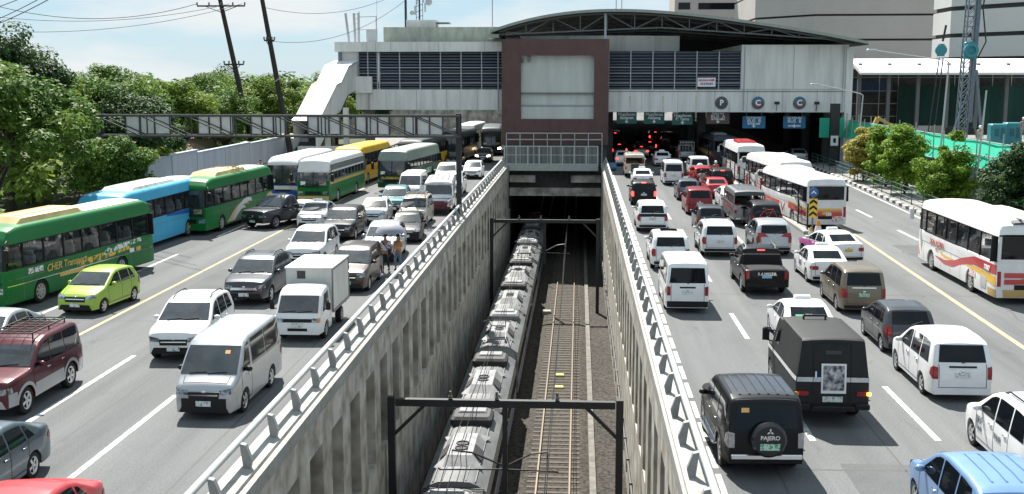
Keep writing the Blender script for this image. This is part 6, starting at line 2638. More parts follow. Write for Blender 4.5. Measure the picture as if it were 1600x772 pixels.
def crown(name, rx, ry, rz, ncl, per, rcl, size, seed, hang=.0, shell_=.55, low=-.45):
    rng = np.random.default_rng(seed)
    C_, Nn, T = [], [], []
    for i in range(ncl):
        d = rng.normal(size=3)
        d /= np.linalg.norm(d)
        if d[2] < low:
            d[2] *= -.6
        rr_ = rng.uniform(shell_, 1.0) ** .7 * rng.uniform(.82, 1.1)
        c = d * np.array([rx, ry, rz]) * rr_
        r = rcl * rng.uniform(.6, 1.35)
        k = int(per * rng.uniform(.6, 1.3))
        q = rng.normal(size=(k, 3))
        q /= np.linalg.norm(q, axis=1)[:, None]
        rad_ = rng.uniform(.25, 1.0, k) ** .5
        p = c + q * rad_[:, None] * np.array([r, r, r * .62])
        p[:, 2] -= hang * rad_ * r
        C_.append(p)
        Nn.append(q * .7 + np.array([0, 0, .75]) + rng.normal(size=(k, 3)) * .45)
        T.append(np.full(k, rng.uniform(0, 1)))
    return leaves(name, np.concatenate(C_), np.concatenate(Nn), size, rng, tone=np.concatenate(T))


def trunk_mb(h, r, rx, rz, seed, fork=.45):
    rng = random.Random(seed)
    b = MB()
    top = Vector((rng.uniform(-.3, .3), rng.uniform(-.3, .3), h))
    b.tube([(0, 0, -.1), tuple(top * .5 + Vector((.1, 0, 0))), tuple(top)], [r, r * .75, r * .4], 8)
    for i in range(7):
        a = 2 * PI * i / 7 + rng.uniform(-.3, .3)
        st_ = top * rng.uniform(fork, .95)
        e = Vector((math.cos(a) * rx * .7, math.sin(a) * rx * .7, h + rz * rng.uniform(-.1, .6)))
        m_ = st_.lerp(e, .5) + Vector((0, 0, .3))
        b.tube([tuple(st_), tuple(m_), tuple(e)], [r * .42, r * .25, r * .08], 6)
    return b


CRW = [crown('crown', 4.6, 4.6, 3.6, 85, 340, 1.2, .145, 11), crown('crown', 4.2, 4.4, 3.9, 80, 320, 1.15, .14, 12), crown('crown', 3.6, 3.6, 3.0, 60, 300, 1.05, .14, 13), crown('crown', 4.8, 4.8, 3.2, 90, 340, 1.25, .145, 14)]
TRK = [trunk_mb(4.2, .32, 4, 3, k).mesh('trunk', 50) for k in range(4)]
TG = 'trees along the left sidewalk'
TB_ = 'trees behind the blue-grey wall'
# x, y, crown index, scale, centre height, leaf, label, group
TREES = [
    (-29.6, 56.5, 0, 1.0, 6.2, LEAFA, 'large leafy tree at the left edge overhanging the buses', TG),
    (-34.0, 79.5, 3, 1.0, 5.6, LEAFA, 'broad leafy tree just right of the leftmost tree, above the blue bus', TB_),
    (-30.6, 78.0, 1, .8, 5.2, LEAFB, 'dark tree with low branches reaching over the blue-grey wall', TG),
    (-38.5, 76.0, 1, 1.0, 7.9, LEAFB, 'tallest dark tree at the far left against the sky', TB_),
    (-42.0, 83.0, 0, 1.0, 5.4, LEAFA, 'leafy tree behind the tallest dark one', TB_),
    (-37.0, 90.0, 3, .95, 5.2, LEAFA, 'broad tree left of the gantry sign backs', TB_),
    (-35.0, 100.0, 2, 1.0, 5.8, LEAFC, 'bright green tree behind the leftmost sign back', TB_),
    (-44.0, 104.0, 1, 1.0, 5.2, LEAFB, 'dark tree in the middle of the left tree line', TB_),
    (-38.0, 116.0, 3, 1.0, 5.6, LEAFA, 'spreading tree left of the leaning poles', TB_),
    (-33.5, 128.0, 2, 1.1, 5.6, LEAFC, 'light feathery tree between the leaning poles', TB_),
    (-37.0, 135.0, 0, 1.0, 5.6, LEAFB, 'dark tree behind the left leaning pole', TB_),
    (-30.0, 138.0, 2, .95, 5.6, LEAFC, 'light green tree just right of the right leaning pole', TB_),
    (-33.5, 108.0, 1, .85, 4.6, LEAFA, 'leafy tree just left of the foot of the leaning poles', TB_),
    (-39.5, 126.0, 1, 1.0, 5.2, LEAFC, 'bright tree filling the gap left of the dark tree behind the poles', TB_),
    (-47.0, 93.0, 2, 1.15, 5.2, LEAFC, 'bright tree seen above the leftmost sign back', TB_),
    (-33.0, 156.0, 3, 1.0, 6.2, LEAFA, 'tree crown above the brown garden wall', TB_),
    (-27.5, 150.0, 1, .9, 5.2, LEAFB, 'dark rounded tree beside the station stair', TB_),
    (-50.0, 122.0, 0, 1.1, 5.6, LEAFA, 'wide tree at the back of the left tree line', TB_),
    (-54.0, 92.0, 3, 1.1, 5.6, LEAFA, 'wide tree at the back behind the tallest dark tree', TB_),
    (-46.0, 145.0, 1, 1.1, 5.9, LEAFB, 'dark tree on the skyline left of the leaning poles', TB_),
    (-28.9, 69.2, 2, .72, 3.3, LEAFA, 'low leafy tree hiding the left post of the sign gantry', TG),
]
random.seed(3)
for i, (x, y, k, s, zc, lm_, lab, g) in enumerate(TREES):
    t = empty('tree', (x, y, 0), random.uniform(0, 6.28), lab, 'tree', g)
    c = link('crown', CRW[k], lm_, t)
    c.location = (0, 0, zc)
    c.scale = (s, s, s * random.uniform(.92, 1.08))
    tr = link('trunk', TRK[k], BARK, t)
    tr.scale = (s, s, zc / 5.6)
# far wood
rng = np.random.default_rng(7)
cs, ns, ts = [], [], []
for i in range(420):
    x = rng.uniform(-190, -24)
    y = rng.uniform(165, 235)
    z = rng.uniform(2.5, 7.9 + 1.3 * math.sin(x * .21) + .8 * math.sin(x * .57))
    k = 55
    q = rng.normal(size=(k, 3))
    q /= np.linalg.norm(q, axis=1)[:, None]
    cs.append(np.array([x, y, z]) + q * rng.uniform(.3, 1, k)[:, None] ** .5 * np.array([2.4, 2.4, 1.7]))
    ns.append(q + np.array([0, 0, .7]))
    ts.append(np.full(k, rng.uniform(0, 1)))
fw2 = link('far_wood', leaves('far_wood', np.concatenate(cs), np.concatenate(ns), .55, rng, tone=np.concatenate(ts)), LEAFA)
tag(fw2, 'far tree line closing the view on the left', 'wood', kind='stuff')
# undergrowth behind the wall
cs, ns = [], []
for i in range(330):
    x, y = rng.uniform(-60, -29.6), rng.uniform(46, 146)
    z = rng.uniform(.6, 3.6)
    k = 40
    q = rng.normal(size=(k, 3))
    q /= np.linalg.norm(q, axis=1)[:, None]
    cs.append(np.array([x, y, z]) + q * rng.uniform(.3, 1, k)[:, None] * np.array([1.5, 1.5, 1.0]))
    ns.append(q + np.array([0, 0, .8]))
cs, ns = np.concatenate(cs), np.concatenate(ns)
ok = cs[:, 0] < -29.35
ug = link('undergrowth', leaves('undergrowth', cs[ok], ns[ok], .34, rng), LEAFC)
tag(ug, 'undergrowth and saplings behind the left boundary wall', 'undergrowth', kind='stuff')
# banana plants by the leaning poles
for i, (x, y, h, lab) in enumerate(((-28.6, 116, 4.2, 'banana plant right of the leaning poles, nearest the station stair'), (-30.2, 117, 4.6, 'banana plant between the feet of the leaning poles'), (-32.6, 114, 3.6, 'low banana plant behind the blue-grey wall'))):
    bn_ = empty('banana_plant', (x, y, 0), 0, lab, 'banana plant', 'banana plants by the leaning poles')
    b = MB()
    b.tube([(0, 0, 0), (.1, 0, h * .6)], [.16, .1], 8)
    b.build('stem', mat('banana stem', (.14, .17, .06), rough=.8), bn_)
    rr_ = random.Random(i)
    for k in range(9):
        a = k * 2.4 + rr_.uniform(-.3, .3)
        d = Vector((math.cos(a), math.sin(a), 0))
        n_ = Vector((-math.sin(a), math.cos(a), 0))
        rows = []
        ln = rr_.uniform(1.5, 2.3)
        for t in np.linspace(0, 1, 7):
            p = Vector((.1, 0, h * .6)) + d * ln * t + Vector((0, 0, 1.5 * t - 1.9 * t * t + .25))
            w = .32 * math.sin(PI * min(.98, t * .9 + .08)) + .02
            rows.append([tuple(p - n_ * w + Vector((0, 0, -.1))), tuple(p), tuple(p + n_ * w + Vector((0, 0, -.1)))])
        b = MB()
        b.grid(rows)
        b.build('leaf', mat('banana leaf', (.09, .19, .03), rough=.4, var=.3, scale=2), bn_, 60)
# bushy trees on the right sidewalk: (x, y, rx, rz, centre height, leaf, label)
RT_ = [(24.6, 101, 1.75, 2.1, 2.6, LEAFD, 'yellowing bushy tree, leftmost on the right sidewalk'), (25.2, 96, 1.7, 2.3, 2.8, LEAFE, 'bushy green tree just right of the yellowing one'),
       (24.9, 89.5, 2.0, 2.3, 3.0, LEAFE, 'large bright bushy tree in the middle of the right sidewalk'), (25.0, 79.5, 2.1, 1.9, 2.45, LEAFE, 'bushy tree with a single tall shoot on top'),
       (25.3, 68.0, 2.4, 2.3, 2.9, LEAFB, 'dark bushy tree at the right edge behind the white bus'), (26.4, 63.0, 2.2, 2.2, 2.9, LEAFB, 'dark bushy tree partly outside the right edge')]
for i, (x, y, rx, rz, zc, lm_, lab) in enumerate(RT_):
    t = empty('bushy_tree', (x, y, .15), 0, lab, 'tree', 'bushy trees on the right sidewalk')
    cm = crown('crown', rx * .92, rx * .92, rz * 1.12, 105, 210, .58, .1, 30 + i, shell_=.12, low=-.95)
    c = link('crown', cm, lm_, t)
    c.location = (0, 0, zc - .15)
    if 'shoot' in lab:
        cm = crown('shoot', .35, .35, .9, 12, 60, .34, .11, 99)
        c = link('shoot', cm, lm_, t)
        c.location = (.45, 0, zc + 2.2)
    tr = link('trunk', trunk_mb(zc * .8, .11, rx, rz, 60 + i).mesh('trunk', 50), BARK, t)

# ------------------------------------------------------------------ vehicles: left carriageway comes towards the camera
LR = -PI / 2
RR = PI / 2
GL = 'cars in the left carriageway'
GR = 'cars in the right carriageway'


def car(sty, col, x, y, side, label, name=None, cat=None, dh=0.0, **k):
    nm = dict(bigpickup='pickup_truck', sedan='sedan', hatch='hatchback', mpv='minivan', suv='sport_utility_vehicle', boxy='sport_utility_vehicle', van='van', pickup='pickup_truck')[sty]
    ct = dict(bigpickup='pickup', sedan='car', hatch='car', mpv='minivan', suv='suv', boxy='suv', van='van', pickup='pickup')[sty]
    return make_car(name or nm, sty, P[col] if isinstance(col, str) else col, (x, y), (LR if side == 'L' else RR) + rad(dh), label, cat or ct, k.pop('group', GL if side == 'L' else GR), **k)


car('sedan', 'coral', -10.25, 19.5, 'L', 'red sedan cut off at the bottom left corner', plate=PLATEG)
r, s = car('sedan', 'slate', -13.1, 23.2, 'L', 'blue-grey sedan at the left edge ahead of the red sedan', plate=PLATEG)
r, s = car('boxy', 'maroon', -15.7, 30.8, 'L', 'maroon and silver suv with black roof rack at the left edge', plate=PLATEG, clad=P['silver'], bumper=P['silver'])
add_rack(r, s, 1.9, 4.1, PLAST)
for sg in (1, -1):
    for x0, x1 in ((.05, .38), (1.32, 3.06), (4.04, 4.5)):
        s.side([(x0, s.zb + .02), (x1, s.zb + .02)], [(x0, .74), (x1, .74)], sg, nu=8, off=.009).build('lower_panel', P['silver'], r, 40)
car('sedan', 'silver', -19.0, 35.6, 'L', 'silver sedan half hidden behind the maroon suv')
car('hatch', 'lime', -18.9, 43.9, 'L', 'lime green hatchback beside the long green bus', dh=-5, sp=6)
r, s = car('bigpickup', 'grey', -18.2, 70.0, 'L', 'dark grey pickup with flat white bed cover changing lanes', dh=-24, plate=PLATEG)
b = MB()
b.rbox(-s.L / 2 + .08, s.L / 2 - 3.9, -.84, .84, 1.17, 1.25, .03)
b.build('bed_cover', P['white'], r)
r, s = car('sedan', 'pearl', -16.0, 69.5, 'L', 'white sedan taxi in front of the dark grey pickup', 'taxi', 'taxi')
add_taxi_sign(r, s, 2.5)
car('suv', 'dgrey', -13.25, 64.5, 'L', 'black suv between the white sedan and the silver sedan', roofmat=P['black'])
car('sedan', 'pearl', -12.7, 71.5, 'L', 'pale silver sedan behind the black suv', dh=3)
car('suv', 'white', -13.0, 55.4, 'L', 'white suv behind the grey one with roof of dark trim')
r, s = car('suv', 'grey', -13.2, 46.5, 'L', 'dark grey suv with bright chrome grille behind the small white suv')
add_rails(r, s, PLAST, 2.3, 3.9, 'crv')
s.end([(-.55, .66), (.55, .66), (.5, .76), (-.5, .76)], off=.014).build('chrome_strip', CHROME, r)
r, s = car('suv', 'white', -12.9, 37.3, 'L', 'small white suv with roof rails beside the silver van', dh=3, clad=PLAST)
add_rails(r, s, PLAST, 2.2, 3.9, 'crv2')
r, s = car('van', P['silver'], -9.78, 31.3, 'L', 'silver passenger van with white roof and black bumper nearest the barrier', dh=-1, roofmat=None, bumper=PLAST)
s.end([(.32, 1.62), (.46, 1.62), (.455, 1.7), (.32, 1.7)], off=.012).build('sticker', STICK, r)
s.end([(-.8, .3), (.8, .3), (.8, .62), (-.8, .62)], off=.011).build('black_bumper', PLAST, r, 40)
s.end([(-.45, .78), (.45, .78), (.45, .8), (-.45, .8)], off=.014).build('chrome_strip', CHROME, r)
make_box_truck((-9.54, 40.4), LR, 'small white box truck with rusting pale cargo box behind the silver van', 'trucks')
r, s = car('mpv', 'brown', -9.7, 49.4, 'L', 'dark brown minivan behind the white box truck', plate=PLATEG)
r, s = car('suv', 'silver', -9.75, 57.4, 'L', 'silver suv behind the two people with the umbrella', dh=3)
car('sedan', 'black', -9.58, 64.1, 'L', 'black sedan behind the silver suv by the barrier', dh=5)
r, s = car('mpv', 'beige', -10.07, 70.9, 'L', 'beige minivan with roof rack in front of the long jeepney', plate=PLATEG)
add_rack(r, s, 2.0, 3.4, GREYP)
car('suv', 'teal', -12.3, 77.0, 'L', 'teal suv in front of the small white van', dh=4)
car('van', 'white', -12.4, 85.9, 'L', 'white van behind the teal suv beside the green bus')
r, s = make_jeepney((-9.45, 78.2), LR + rad(4), 'jeepney with long silver roof and maroon front beside the gantry post', 'jeepneys', CHROME, mat('dull silver roof', (.48, .49, .5), rough=.45, metal=.3, var=.25), L=6.4, front=P['maroon'])
s.end([(-.85, .45), (.85, .45), (.85, .98), (-.85, .98)], off=.012).build('maroon_nose', P['maroon'], r, 40)
car('hatch', 'white', -9.48, 104, 'L', 'small white hatchback farthest back in the lane by the barrier')
car('suv', 'white', -11.2, 98.3, 'L', 'white suv behind the long jeepney, left of the lone hatchback')
car('suv', 'pearl', -9.75, 89.0, 'L', 'pale suv half hidden behind the gantry post')
car('sedan', 'black', -10.2, 124.5, 'L', 'dark sedan with lit headlamps in the shade under the left wing', front_lamps=True)
car('hatch', 'black', -12.6, 117.5, 'L', 'black hatchback in the shade left of the dark lit sedan')

# buses of the left carriageway
BL = 'buses in the left carriageway'
YT = P['gold']
r, lo = make_bus((-22.3, 48.1), LR + rad(-8), 'long green bus with tan roof pod at the left edge beside the lime hatchback', BL, 'gbus', None, L=11.5, H=3.25, seats=True,
                 pods=[(1.6, 6.2, .8, .26, P['cream'])], bays=7)
up_roof = MB()
b = MB()
b.grid([[(x, y, 3.262 + .05 * (1 - (y / 1.0) ** 2)) for y in (-.85, -.4, 0, .4, .85)] for x in (-5.2, -.6)])
b.build('roof_panel', P['ofw'], [c for c in r.children if c.name.startswith('roof')][0], 40)
text('CHER Transport', .42, P['gold'], r, on_left((1.6, 1.262, 1.33)), shear=.2, bold=.006)
lo.side([(3.6, .85), (5.4, .82)], [(3.6, 1.02), (5.4, 1.0)], 1, off=.012).build('livery_mark', P['gold'], r)
lo.side([(5.2, .95), (9.3, 1.2)], [(4.9, 1.3), (9.3, 1.42)], 1, nu=24, off=.010).build('livery_mark', mat('torn yellow lettering', (.72, .45, .05), rough=.5, var=.99, scale=3.2, dark=(.008, .155, .035), lo=.47, hi=.5), r)
lo.side([(7.0, 1.24), (10.3, 1.42)], [(7.2, 1.5), (10.2, 1.6)], 1, nu=24, off=.013).build('livery_mark', mat('torn white lettering', (.7, .72, .7), rough=.5, var=.99, scale=4.5, dark=(.008, .155, .035), lo=.47, hi=.5), r)
lo.side([(9.2, 1.02), (9.6, 1.02)], [(9.2, 1.2), (9.6, 1.2)], 1, off=.012).build('notice', WHITE, r)
lo.side([(9.8, 1.02), (10.2, 1.02)], [(9.8, 1.2), (10.2, 1.2)], 1, off=.012).build('notice', P['gold'], r)
lo.side([(1.5, 1.3), (2.5, 1.3)], [(1.5, 1.52), (2.5, 1.52)], 1, off=.012).build('notice', mat('printed notice', (.7, .7, .68), rough=.5, var=.8, scale=9, dark=(.08, .1, .1), lo=.42, hi=.5), r)
lo.side([(.2, .98), (11.3, .98)], [(.2, 1.02), (11.3, 1.02)], 1, nu=30, nv=1, off=.012).build('trim_strip', CHROME, r)
r, lo = make_bus((-23.6, 61.5), LR + rad(-3), 'sky blue bus with white roof behind the long green bus', BL, 'lbus', 'lbus', L=11.5, seats=True, pods=[(2.2, 7.8, .85, .2, P['ofw'])],
                 bands=[([(5.5, 1.5), (11.3, 1.2)], [(5.5, 1.6), (11.3, 1.6)], P['bbus'], 2)])
b = MB()
b.grid([[(x, y, 3.212 + .05 * (1 - (y / 1.0) ** 2)) for y in (-.85, -.4, 0, .4, .85)] for x in (-5.2, -2.2)])
b.build('roof_panel', P['wbus'], [c for c in r.children if c.name.startswith('roof')][0], 40)
lo.side([(9.0, .75), (9.9, .75)], [(9.0, 1.2), (9.9, 1.2)], 1, off=.012).build('notice', mat('printed notice', (.7, .7, .68)), r)
lo.side([(10.2, .6), (11.1, .6)], [(10.2, 1.15), (11.1, 1.15)], 1, off=.012).build('side_grille', mat('blue grille', (.03, .16, .3), rough=.6), r)
SKYL = mat('blue screen film', (.20, .42, .60), rough=.3)
r, lo = make_bus((-22.0, 70.1), LR + rad(-4), 'green bus with white and yellow swooshes and cream roof pod', BL, 'gbus', 'gbus', L=11.5, seats=True, pods=[(2.6, 7.6, .8, .26, P['cream'])], strip=SKYL)
b = MB()
b.grid([[(x, y, 3.212 + .05 * (1 - (y / 1.0) ** 2)) for y in (-.85, -.4, 0, .4, .85)] for x in (-5.3, -1.9)])
b.build('roof_panel', P['ofw'], [c for c in r.children if c.name.startswith('roof')][0], 40)


def arc_band(lo, x0, x1, x2, h, w, m, root, off):
    """swoosh rising from the sill at x0, over a crown and down to x2"""
    t = np.linspace(0, 1, 13)
    inn = [(x0 + w * .55 + (x1 - x0) * q, .42 + h * .78 * math.sin(PI * .62 * q)) for q in t]
    ou = [(x0 + (x1 + w * .4 - x0) * q, .42 + h * math.sin(PI * .62 * q)) for q in t]
    lo.side(inn, ou, 1, nu=26, nv=3, off=off).build('livery_swoosh', m, root, 30)


arc_band(lo, 3.0, 6.2, 0, 1.0, 1.15, YT, r, .010)
arc_band(lo, 3.6, 7.0, 0, 1.16, .7, P['wbus'], r, .013)
arc_band(lo, 4.0, 5.9, 0, .74, .55, P['wbus'], r, .015)
arc_band(lo, 8.9, 11.0, 0, 1.1, .8, YT, r, .010)
arc_band(lo, 8.5, 10.2, 0, .8, .4, P['wbus'], r, .013)
text('Golden Bee', .36, P['gold'], r, on_left((2.7, 1.262, 1.36)), shear=.2) if False else None
lo.end([(-.9, 1.04), (-.3, .96), (-.3, 1.06), (-.9, 1.14)], off=.02).build('livery_mark', P['orange'], r)
r, lo = make_bus((-18.6, 86.3), LR + rad(-3), 'white-roofed bus in grey, yellow and green behind the dark grey pickup', BL, 'gbus', 'wbus', L=10.8, H=3.2, zw=(1.72, 2.3), seats=False, bays=9, pillar=mat('grey bus panel', (.13, .15, .145), rough=.5), zfront=1.3,
                 bands=[([(.3, 1.44), (10.6, 1.44)], [(.3, 1.66), (10.6, 1.66)], YT, 2)], front_low=P['cream'])
b = MB()
for sg in (1, -1):
    b.box(-5.3, 4.9, sg * 1.19 - .02, sg * 1.19 + .02, 2.28, 2.86)
b.build('upper_panel', mat('grey bus panel', (.24, .27, .26)), r)
r, lo = make_bus((-21.5, 88.8), LR + rad(-2), 'white and blue bus half hidden behind the grey and green one', BL, 'bbus', 'wbus', L=11.0, H=3.2, zfront=1.25, front_low=P['bbus'])
lo.end([(-1.1, .85), (1.1, .85), (1.15, 1.12), (-1.15, 1.12)], off=.014).build('front_panel', P['wbus'], r, 40)
r, lo = make_bus((-19.0, 101.0), LR + rad(-4), 'yellow bus with orange side stripe beside the station stair', BL, 'ybus', 'ybus', L=11, H=3.2, bands=[([(.8, 1.0), (10.6, 1.1)], [(.8, 1.2), (10.6, 1.35)], P['orange'], 2)], strip=SKYL)
r, lo = make_bus((-14.15, 96.4), LR + rad(-7), 'dark green bus with grey-green roof in the middle of the left traffic', BL, 'gbus2', mat('grey green bus roof', (.20, .25, .21), rough=.5, var=.2) and None, L=11.3, H=3.25, zw=(1.75, 2.4), bays=9, zfront=1.25)
for c in r.children:
    if c.name.startswith('roof'):
        c.material_slots[0].link = 'OBJECT'
        c.material_slots[0].material = mat('grey green bus roof', (.34, .40, .36))
lo.end([(-.85, .98), (.85, .98), (.85, 1.18), (-.85, 1.18)], off=.02).build('front_lettering', mat('dim gold lettering', (.45, .35, .04), rough=.5, var=.95, scale=7, dark=(.02, .08, .03), lo=.42, hi=.5), r)
lo.side([(3.5, .9), (8.0, 1.0)], [(3.5, 1.25), (8.0, 1.5)], 1, off=.012).build('livery_mark', mat('torn white lettering', (.7, .72, .7)), r)
r, lo = make_bus((-15.2, 112.5), LR + rad(-6), 'yellow bus with orange and white tail stripes behind the dark green bus', BL, 'ybus', 'dbus', L=11, H=3.2, bands=[([(1.2, .45), (2.4, .45)], [(2.2, 1.6), (3.4, 1.6)], P['orange'], 1), ([(2.4, .45), (3.6, .45)], [(3.4, 1.6), (4.6, 1.6)], P['wbus'], 1)])
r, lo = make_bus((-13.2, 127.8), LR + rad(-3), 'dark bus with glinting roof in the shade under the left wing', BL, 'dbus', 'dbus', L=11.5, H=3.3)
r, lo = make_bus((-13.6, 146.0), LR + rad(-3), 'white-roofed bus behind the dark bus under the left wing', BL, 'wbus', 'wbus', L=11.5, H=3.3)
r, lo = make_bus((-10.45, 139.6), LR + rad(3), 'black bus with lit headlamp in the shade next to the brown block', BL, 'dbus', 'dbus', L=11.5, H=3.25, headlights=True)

# ------------------------------------------------------------------ right carriageway drives away from the camera
r, s = car('boxy', 'black', 4.2, 27.6, 'R', 'black suv with spare wheel cover on its tail, nearest the camera', dh=2, plate=PLATEG, clad=P['dgrey'], tail=TAILW)
b = MB()
b.lathe([(.06, -.12), (.36, -.12), (.4, -.04), (.4, .06), (.34, .13), (.02, .15)], Matrix.Translation((-s.L / 2 - .16, -.02, .98)) @ Matrix.Rotation(-PI / 2, 4, 'Y'), 28)
o = b.build('spare_wheel_cover', P['dgrey'], r, 35)
text('PAJERO', .13, CHROME, o, on_rear((-s.L / 2 - .32, -.02, 1.06)), bold=.004)
b = MB()
x = -s.L / 2 - .325
for a in (90, 210, 330):
    c, d = math.cos(rad(a)) * .05, math.sin(rad(a)) * .05
    pts_ = []
    for t, q in ((0, 0), (a - 30, .05), (a, .0866), (a + 30, .05)):
        pts_.append((x, -.02 - q * math.cos(rad(t)), 1.2 + q * math.sin(rad(t))))
    b.add(pts_, [(0, 1, 2, 3)])
b.build('emblem', CHROME, o)
b = MB()
b.box(-s.L / 2 - .335, -s.L / 2 - .315, -.24, .2, .78, .93)
b.build('number_plate', PLATEG, o)
b = MB()
b.rbox(-s.L / 2 - .1, -s.L / 2 + .02, -.8, .8, .5, .6, .02)
b.build('bumper_step', CHROME, r)
s.end([(.38, 1.52), (.56, 1.52), (.55, 1.62), (.38, 1.62)], True, off=.012).build('sticker', STICK, r)
for f in (-.75, -.45, -.15, .15, .45, .75):
    s.on_top(2.3, 4.1, f - .035, f + .035, off=.02, nv=1).build('roof_rib', P['grey'], r)
s.on_top(2.0, 4.3, -.97, .97, off=.008).build('roof_panel', P['grey'], r, 40)
for sg in (1, -1):
    b = MB()
    b.rbox(-1.0, 1.1, sg * .93 - .1, sg * .93 + .1, .42, .48, .02)
    b.build('running_board', CHROME, r)
make_armored((6.62, 31.9), RR, 'black armoured cash truck with white stripe and poster on its tail', 'trucks')
r, s = car('sedan', 'white', 7.7, 39.6, 'R', 'white taxi with green screen strip just ahead of the armoured truck', 'taxi', 'taxi')
add_taxi_sign(r, s, 2.45)
s.end([(-.45, 1.12), (.45, 1.12), (.45, 1.2), (-.45, 1.2)], True, off=.014).build('screen_strip', mat('taxi green strip', (.04, .30, .16), rough=.4), r)
text('TAXI', .09, WHITE, r, Matrix.Translation((-s.L / 2 + .72, 0, 1.185)) @ Matrix.Rotation(-.55, 4, 'Y') @ on_rear((0, 0, 0)), bold=.004)
r, s = car('van', 'white', 4.22, 46.1, 'R', 'tall white van with dark rear window beside the barrier', bumper=PLAST)
s.end([(-.3, 1.0), (.3, 1.0), (.3, 1.06), (-.3, 1.06)], True, off=.014).build('door_trim', PLAST, r)
s.end([(-.78, .27), (.78, .27), (.79, .5), (-.79, .5)], True, off=.011).build('black_bumper', PLAST, r, 40)
r, s = car('suv', 'white', 4.35, 55.9, 'R', 'white suv with dark sunroof just ahead of the tall white van', clad=PLAST)
s.on_top(2.4, 3.3, -.6, .6, off=.012).build('sunroof', GLASS, r)
s.end([(-.86, .9), (.86, .9), (.85, 1.13), (-.85, 1.13)], True, off=.006).build('tail_band', P['white'], r, 40)
r, s = car('suv', 'white', 4.35, 69.4, 'R', 'white suv with dark tail trim and blue plate ahead of the sunroof suv', clad=PLAST)
s.end([(-.8, .95), (.8, .95), (.8, 1.12), (-.8, 1.12)], True, off=.012).build('tail_band', PLAST, r, 40)
r, s = car('suv', 'black', 4.63, 83.6, 'R', 'black suv with lit brake lights in the lane by the barrier', lamps=True)
add_brake_bar(r, s, 1.6)
r, s = car('sedan', 'white', 5.3, 96.9, 'R', 'white taxi directly ahead of the black braking suv', 'taxi', 'taxi')
add_taxi_sign(r, s, 2.45)
make_jeepney((5.1, 107.0), RR, 'small jeepney with tan roof and open dark rear at the edge of the shade', 'jeepneys', P['beige'], P['beige'], L=5.0, W=1.8, H=2.1)
car('van', 'white', 8.0, 99.5, 'R', 'white van with wide rear window in the second lane', plate=PLATEW)
r, s = car('sedan', 'white', 8.57, 120, 'R', 'white taxi entering the shade ahead of the wide-windowed van', 'taxi', 'taxi')
add_taxi_sign(r, s, 2.45)
r, s = car('pickup', 'silver', 11.68, 127.6, 'R', 'silver pickup with tall cage on its bed under the station')
b = MB()
for y in np.linspace(-.75, .75, 6):
    b.tube([(-2.5, y, 1.1), (-2.5, y, 2.1), (-.6, y, 2.15)], .045, 6)
b.bar((-2.5, -.78, 2.1), (-2.5, .78, 2.1), .08)
b.bar((-.6, -.78, 2.12), (-.6, .78, 2.12), .08)
b.build('bed_cage', P['silver'], r)
r, s = car('boxy', 'white', 10.93, 107.0, 'R', 'white suv with white spare wheel cover on its tail')
b = MB()
b.lathe([(.05, -.1), (.36, -.1), (.38, 0), (.3, .12), (.02, .13)], Matrix.Translation((-s.L / 2 - .12, 0, .98)) @ Matrix.Rotation(-PI / 2, 4, 'Y'), 24)
b.build('spare_wheel_cover', P['white'], r, 40)
car('hatch', 'dgrey', 8.9, 109.0, 'R', 'dark hatchback between the wide-windowed van and the spare-wheel suv')
car('hatch', 'slate', 8.1, 86.9, 'R', 'slate grey hatchback ahead of the maroon minivan')
r, s = car('mpv', 'wine', 8.0, 78.2, 'R', 'wine red minivan with dark rear window in the second lane')
car('sedan', 'red', 10.43, 88.8, 'R', 'bright red sedan beside the slate grey hatchback')
r, s = car('suv', 'black', 11.55, 95.0, 'R', 'black suv with red brake bar ahead of the bright red sedan')
add_brake_bar(r, s, 1.58)
car('hatch', 'red', 10.4, 99.2, 'R', 'small red hatchback behind the spare-wheel suv', dh=4)
car('sedan', 'white', 10.65, 81.6, 'R', 'white sedan squeezed ahead of the silver jeepney')
make_jeepney((10.4, 73.4), RR, 'chrome and dark jeepney with open rear in the third lane', 'jeepneys', mat('dull chrome sheet', (.40, .41, .42), rough=.3, metal=.85, var=.3), mat('dark jeepney roof', (.08, .09, .095), rough=.5, metal=.3), spare=True)
car('hatch', 'grey', 7.74, 69.0, 'R', 'grey hatchback with bright red tail lamp behind the wine red minivan')
r, s = car('suv', 'pearl', 7.14, 60.1, 'R', 'white suv with plain tailgate between two lanes of dark cars', clad=PLAST)
add_rails(r, s, GREYP, 2.3, 3.9, 'for')
r, s = car('suv', 'black', 11.0, 69.7, 'R', 'black suv carrying a bicycle on its tail', lamps=False)
bk = empty('bicycle', (11.0, 67.0, 1.0), 0, 'red bicycle strapped across the tail of the black suv', 'bicycle')
for x in (-.5, .5):
    b = MB()
    pts_ = [(x + .3 * math.cos(t), 0, .3 * math.sin(t)) for t in np.linspace(0, 2 * PI, 21)]
    b.tube(pts_, .022, 5, cap=False)
    for k in range(6):
        b.bar((x, 0, 0), (x + .3 * math.cos(k * PI / 3), 0, .3 * math.sin(k * PI / 3)), .008)
    b.build('wheel', TYRE, bk)
b = MB()
b.tube([(-.5, 0, 0), (-.2, 0, .42), (.28, 0, .45), (.5, 0, 0)], .022, 6)
b.tube([(-.2, 0, .42), (0, 0, -.02), (.28, 0, .45)], .022, 6)
b.tube([(-.5, 0, 0), (0, 0, -.02)], .018, 6)
b.build('frame', P['red'], bk)
b = MB()
b.rbox(-.32, -.1, -.06, .06, .46, .52, .02)
b.build('saddle', PLAST, bk)
r, s = car('suv', 'silver', 9.95, 60.7, 'R', 'silver suv with wide red tail lamps and blue plate', clad=PLAST)
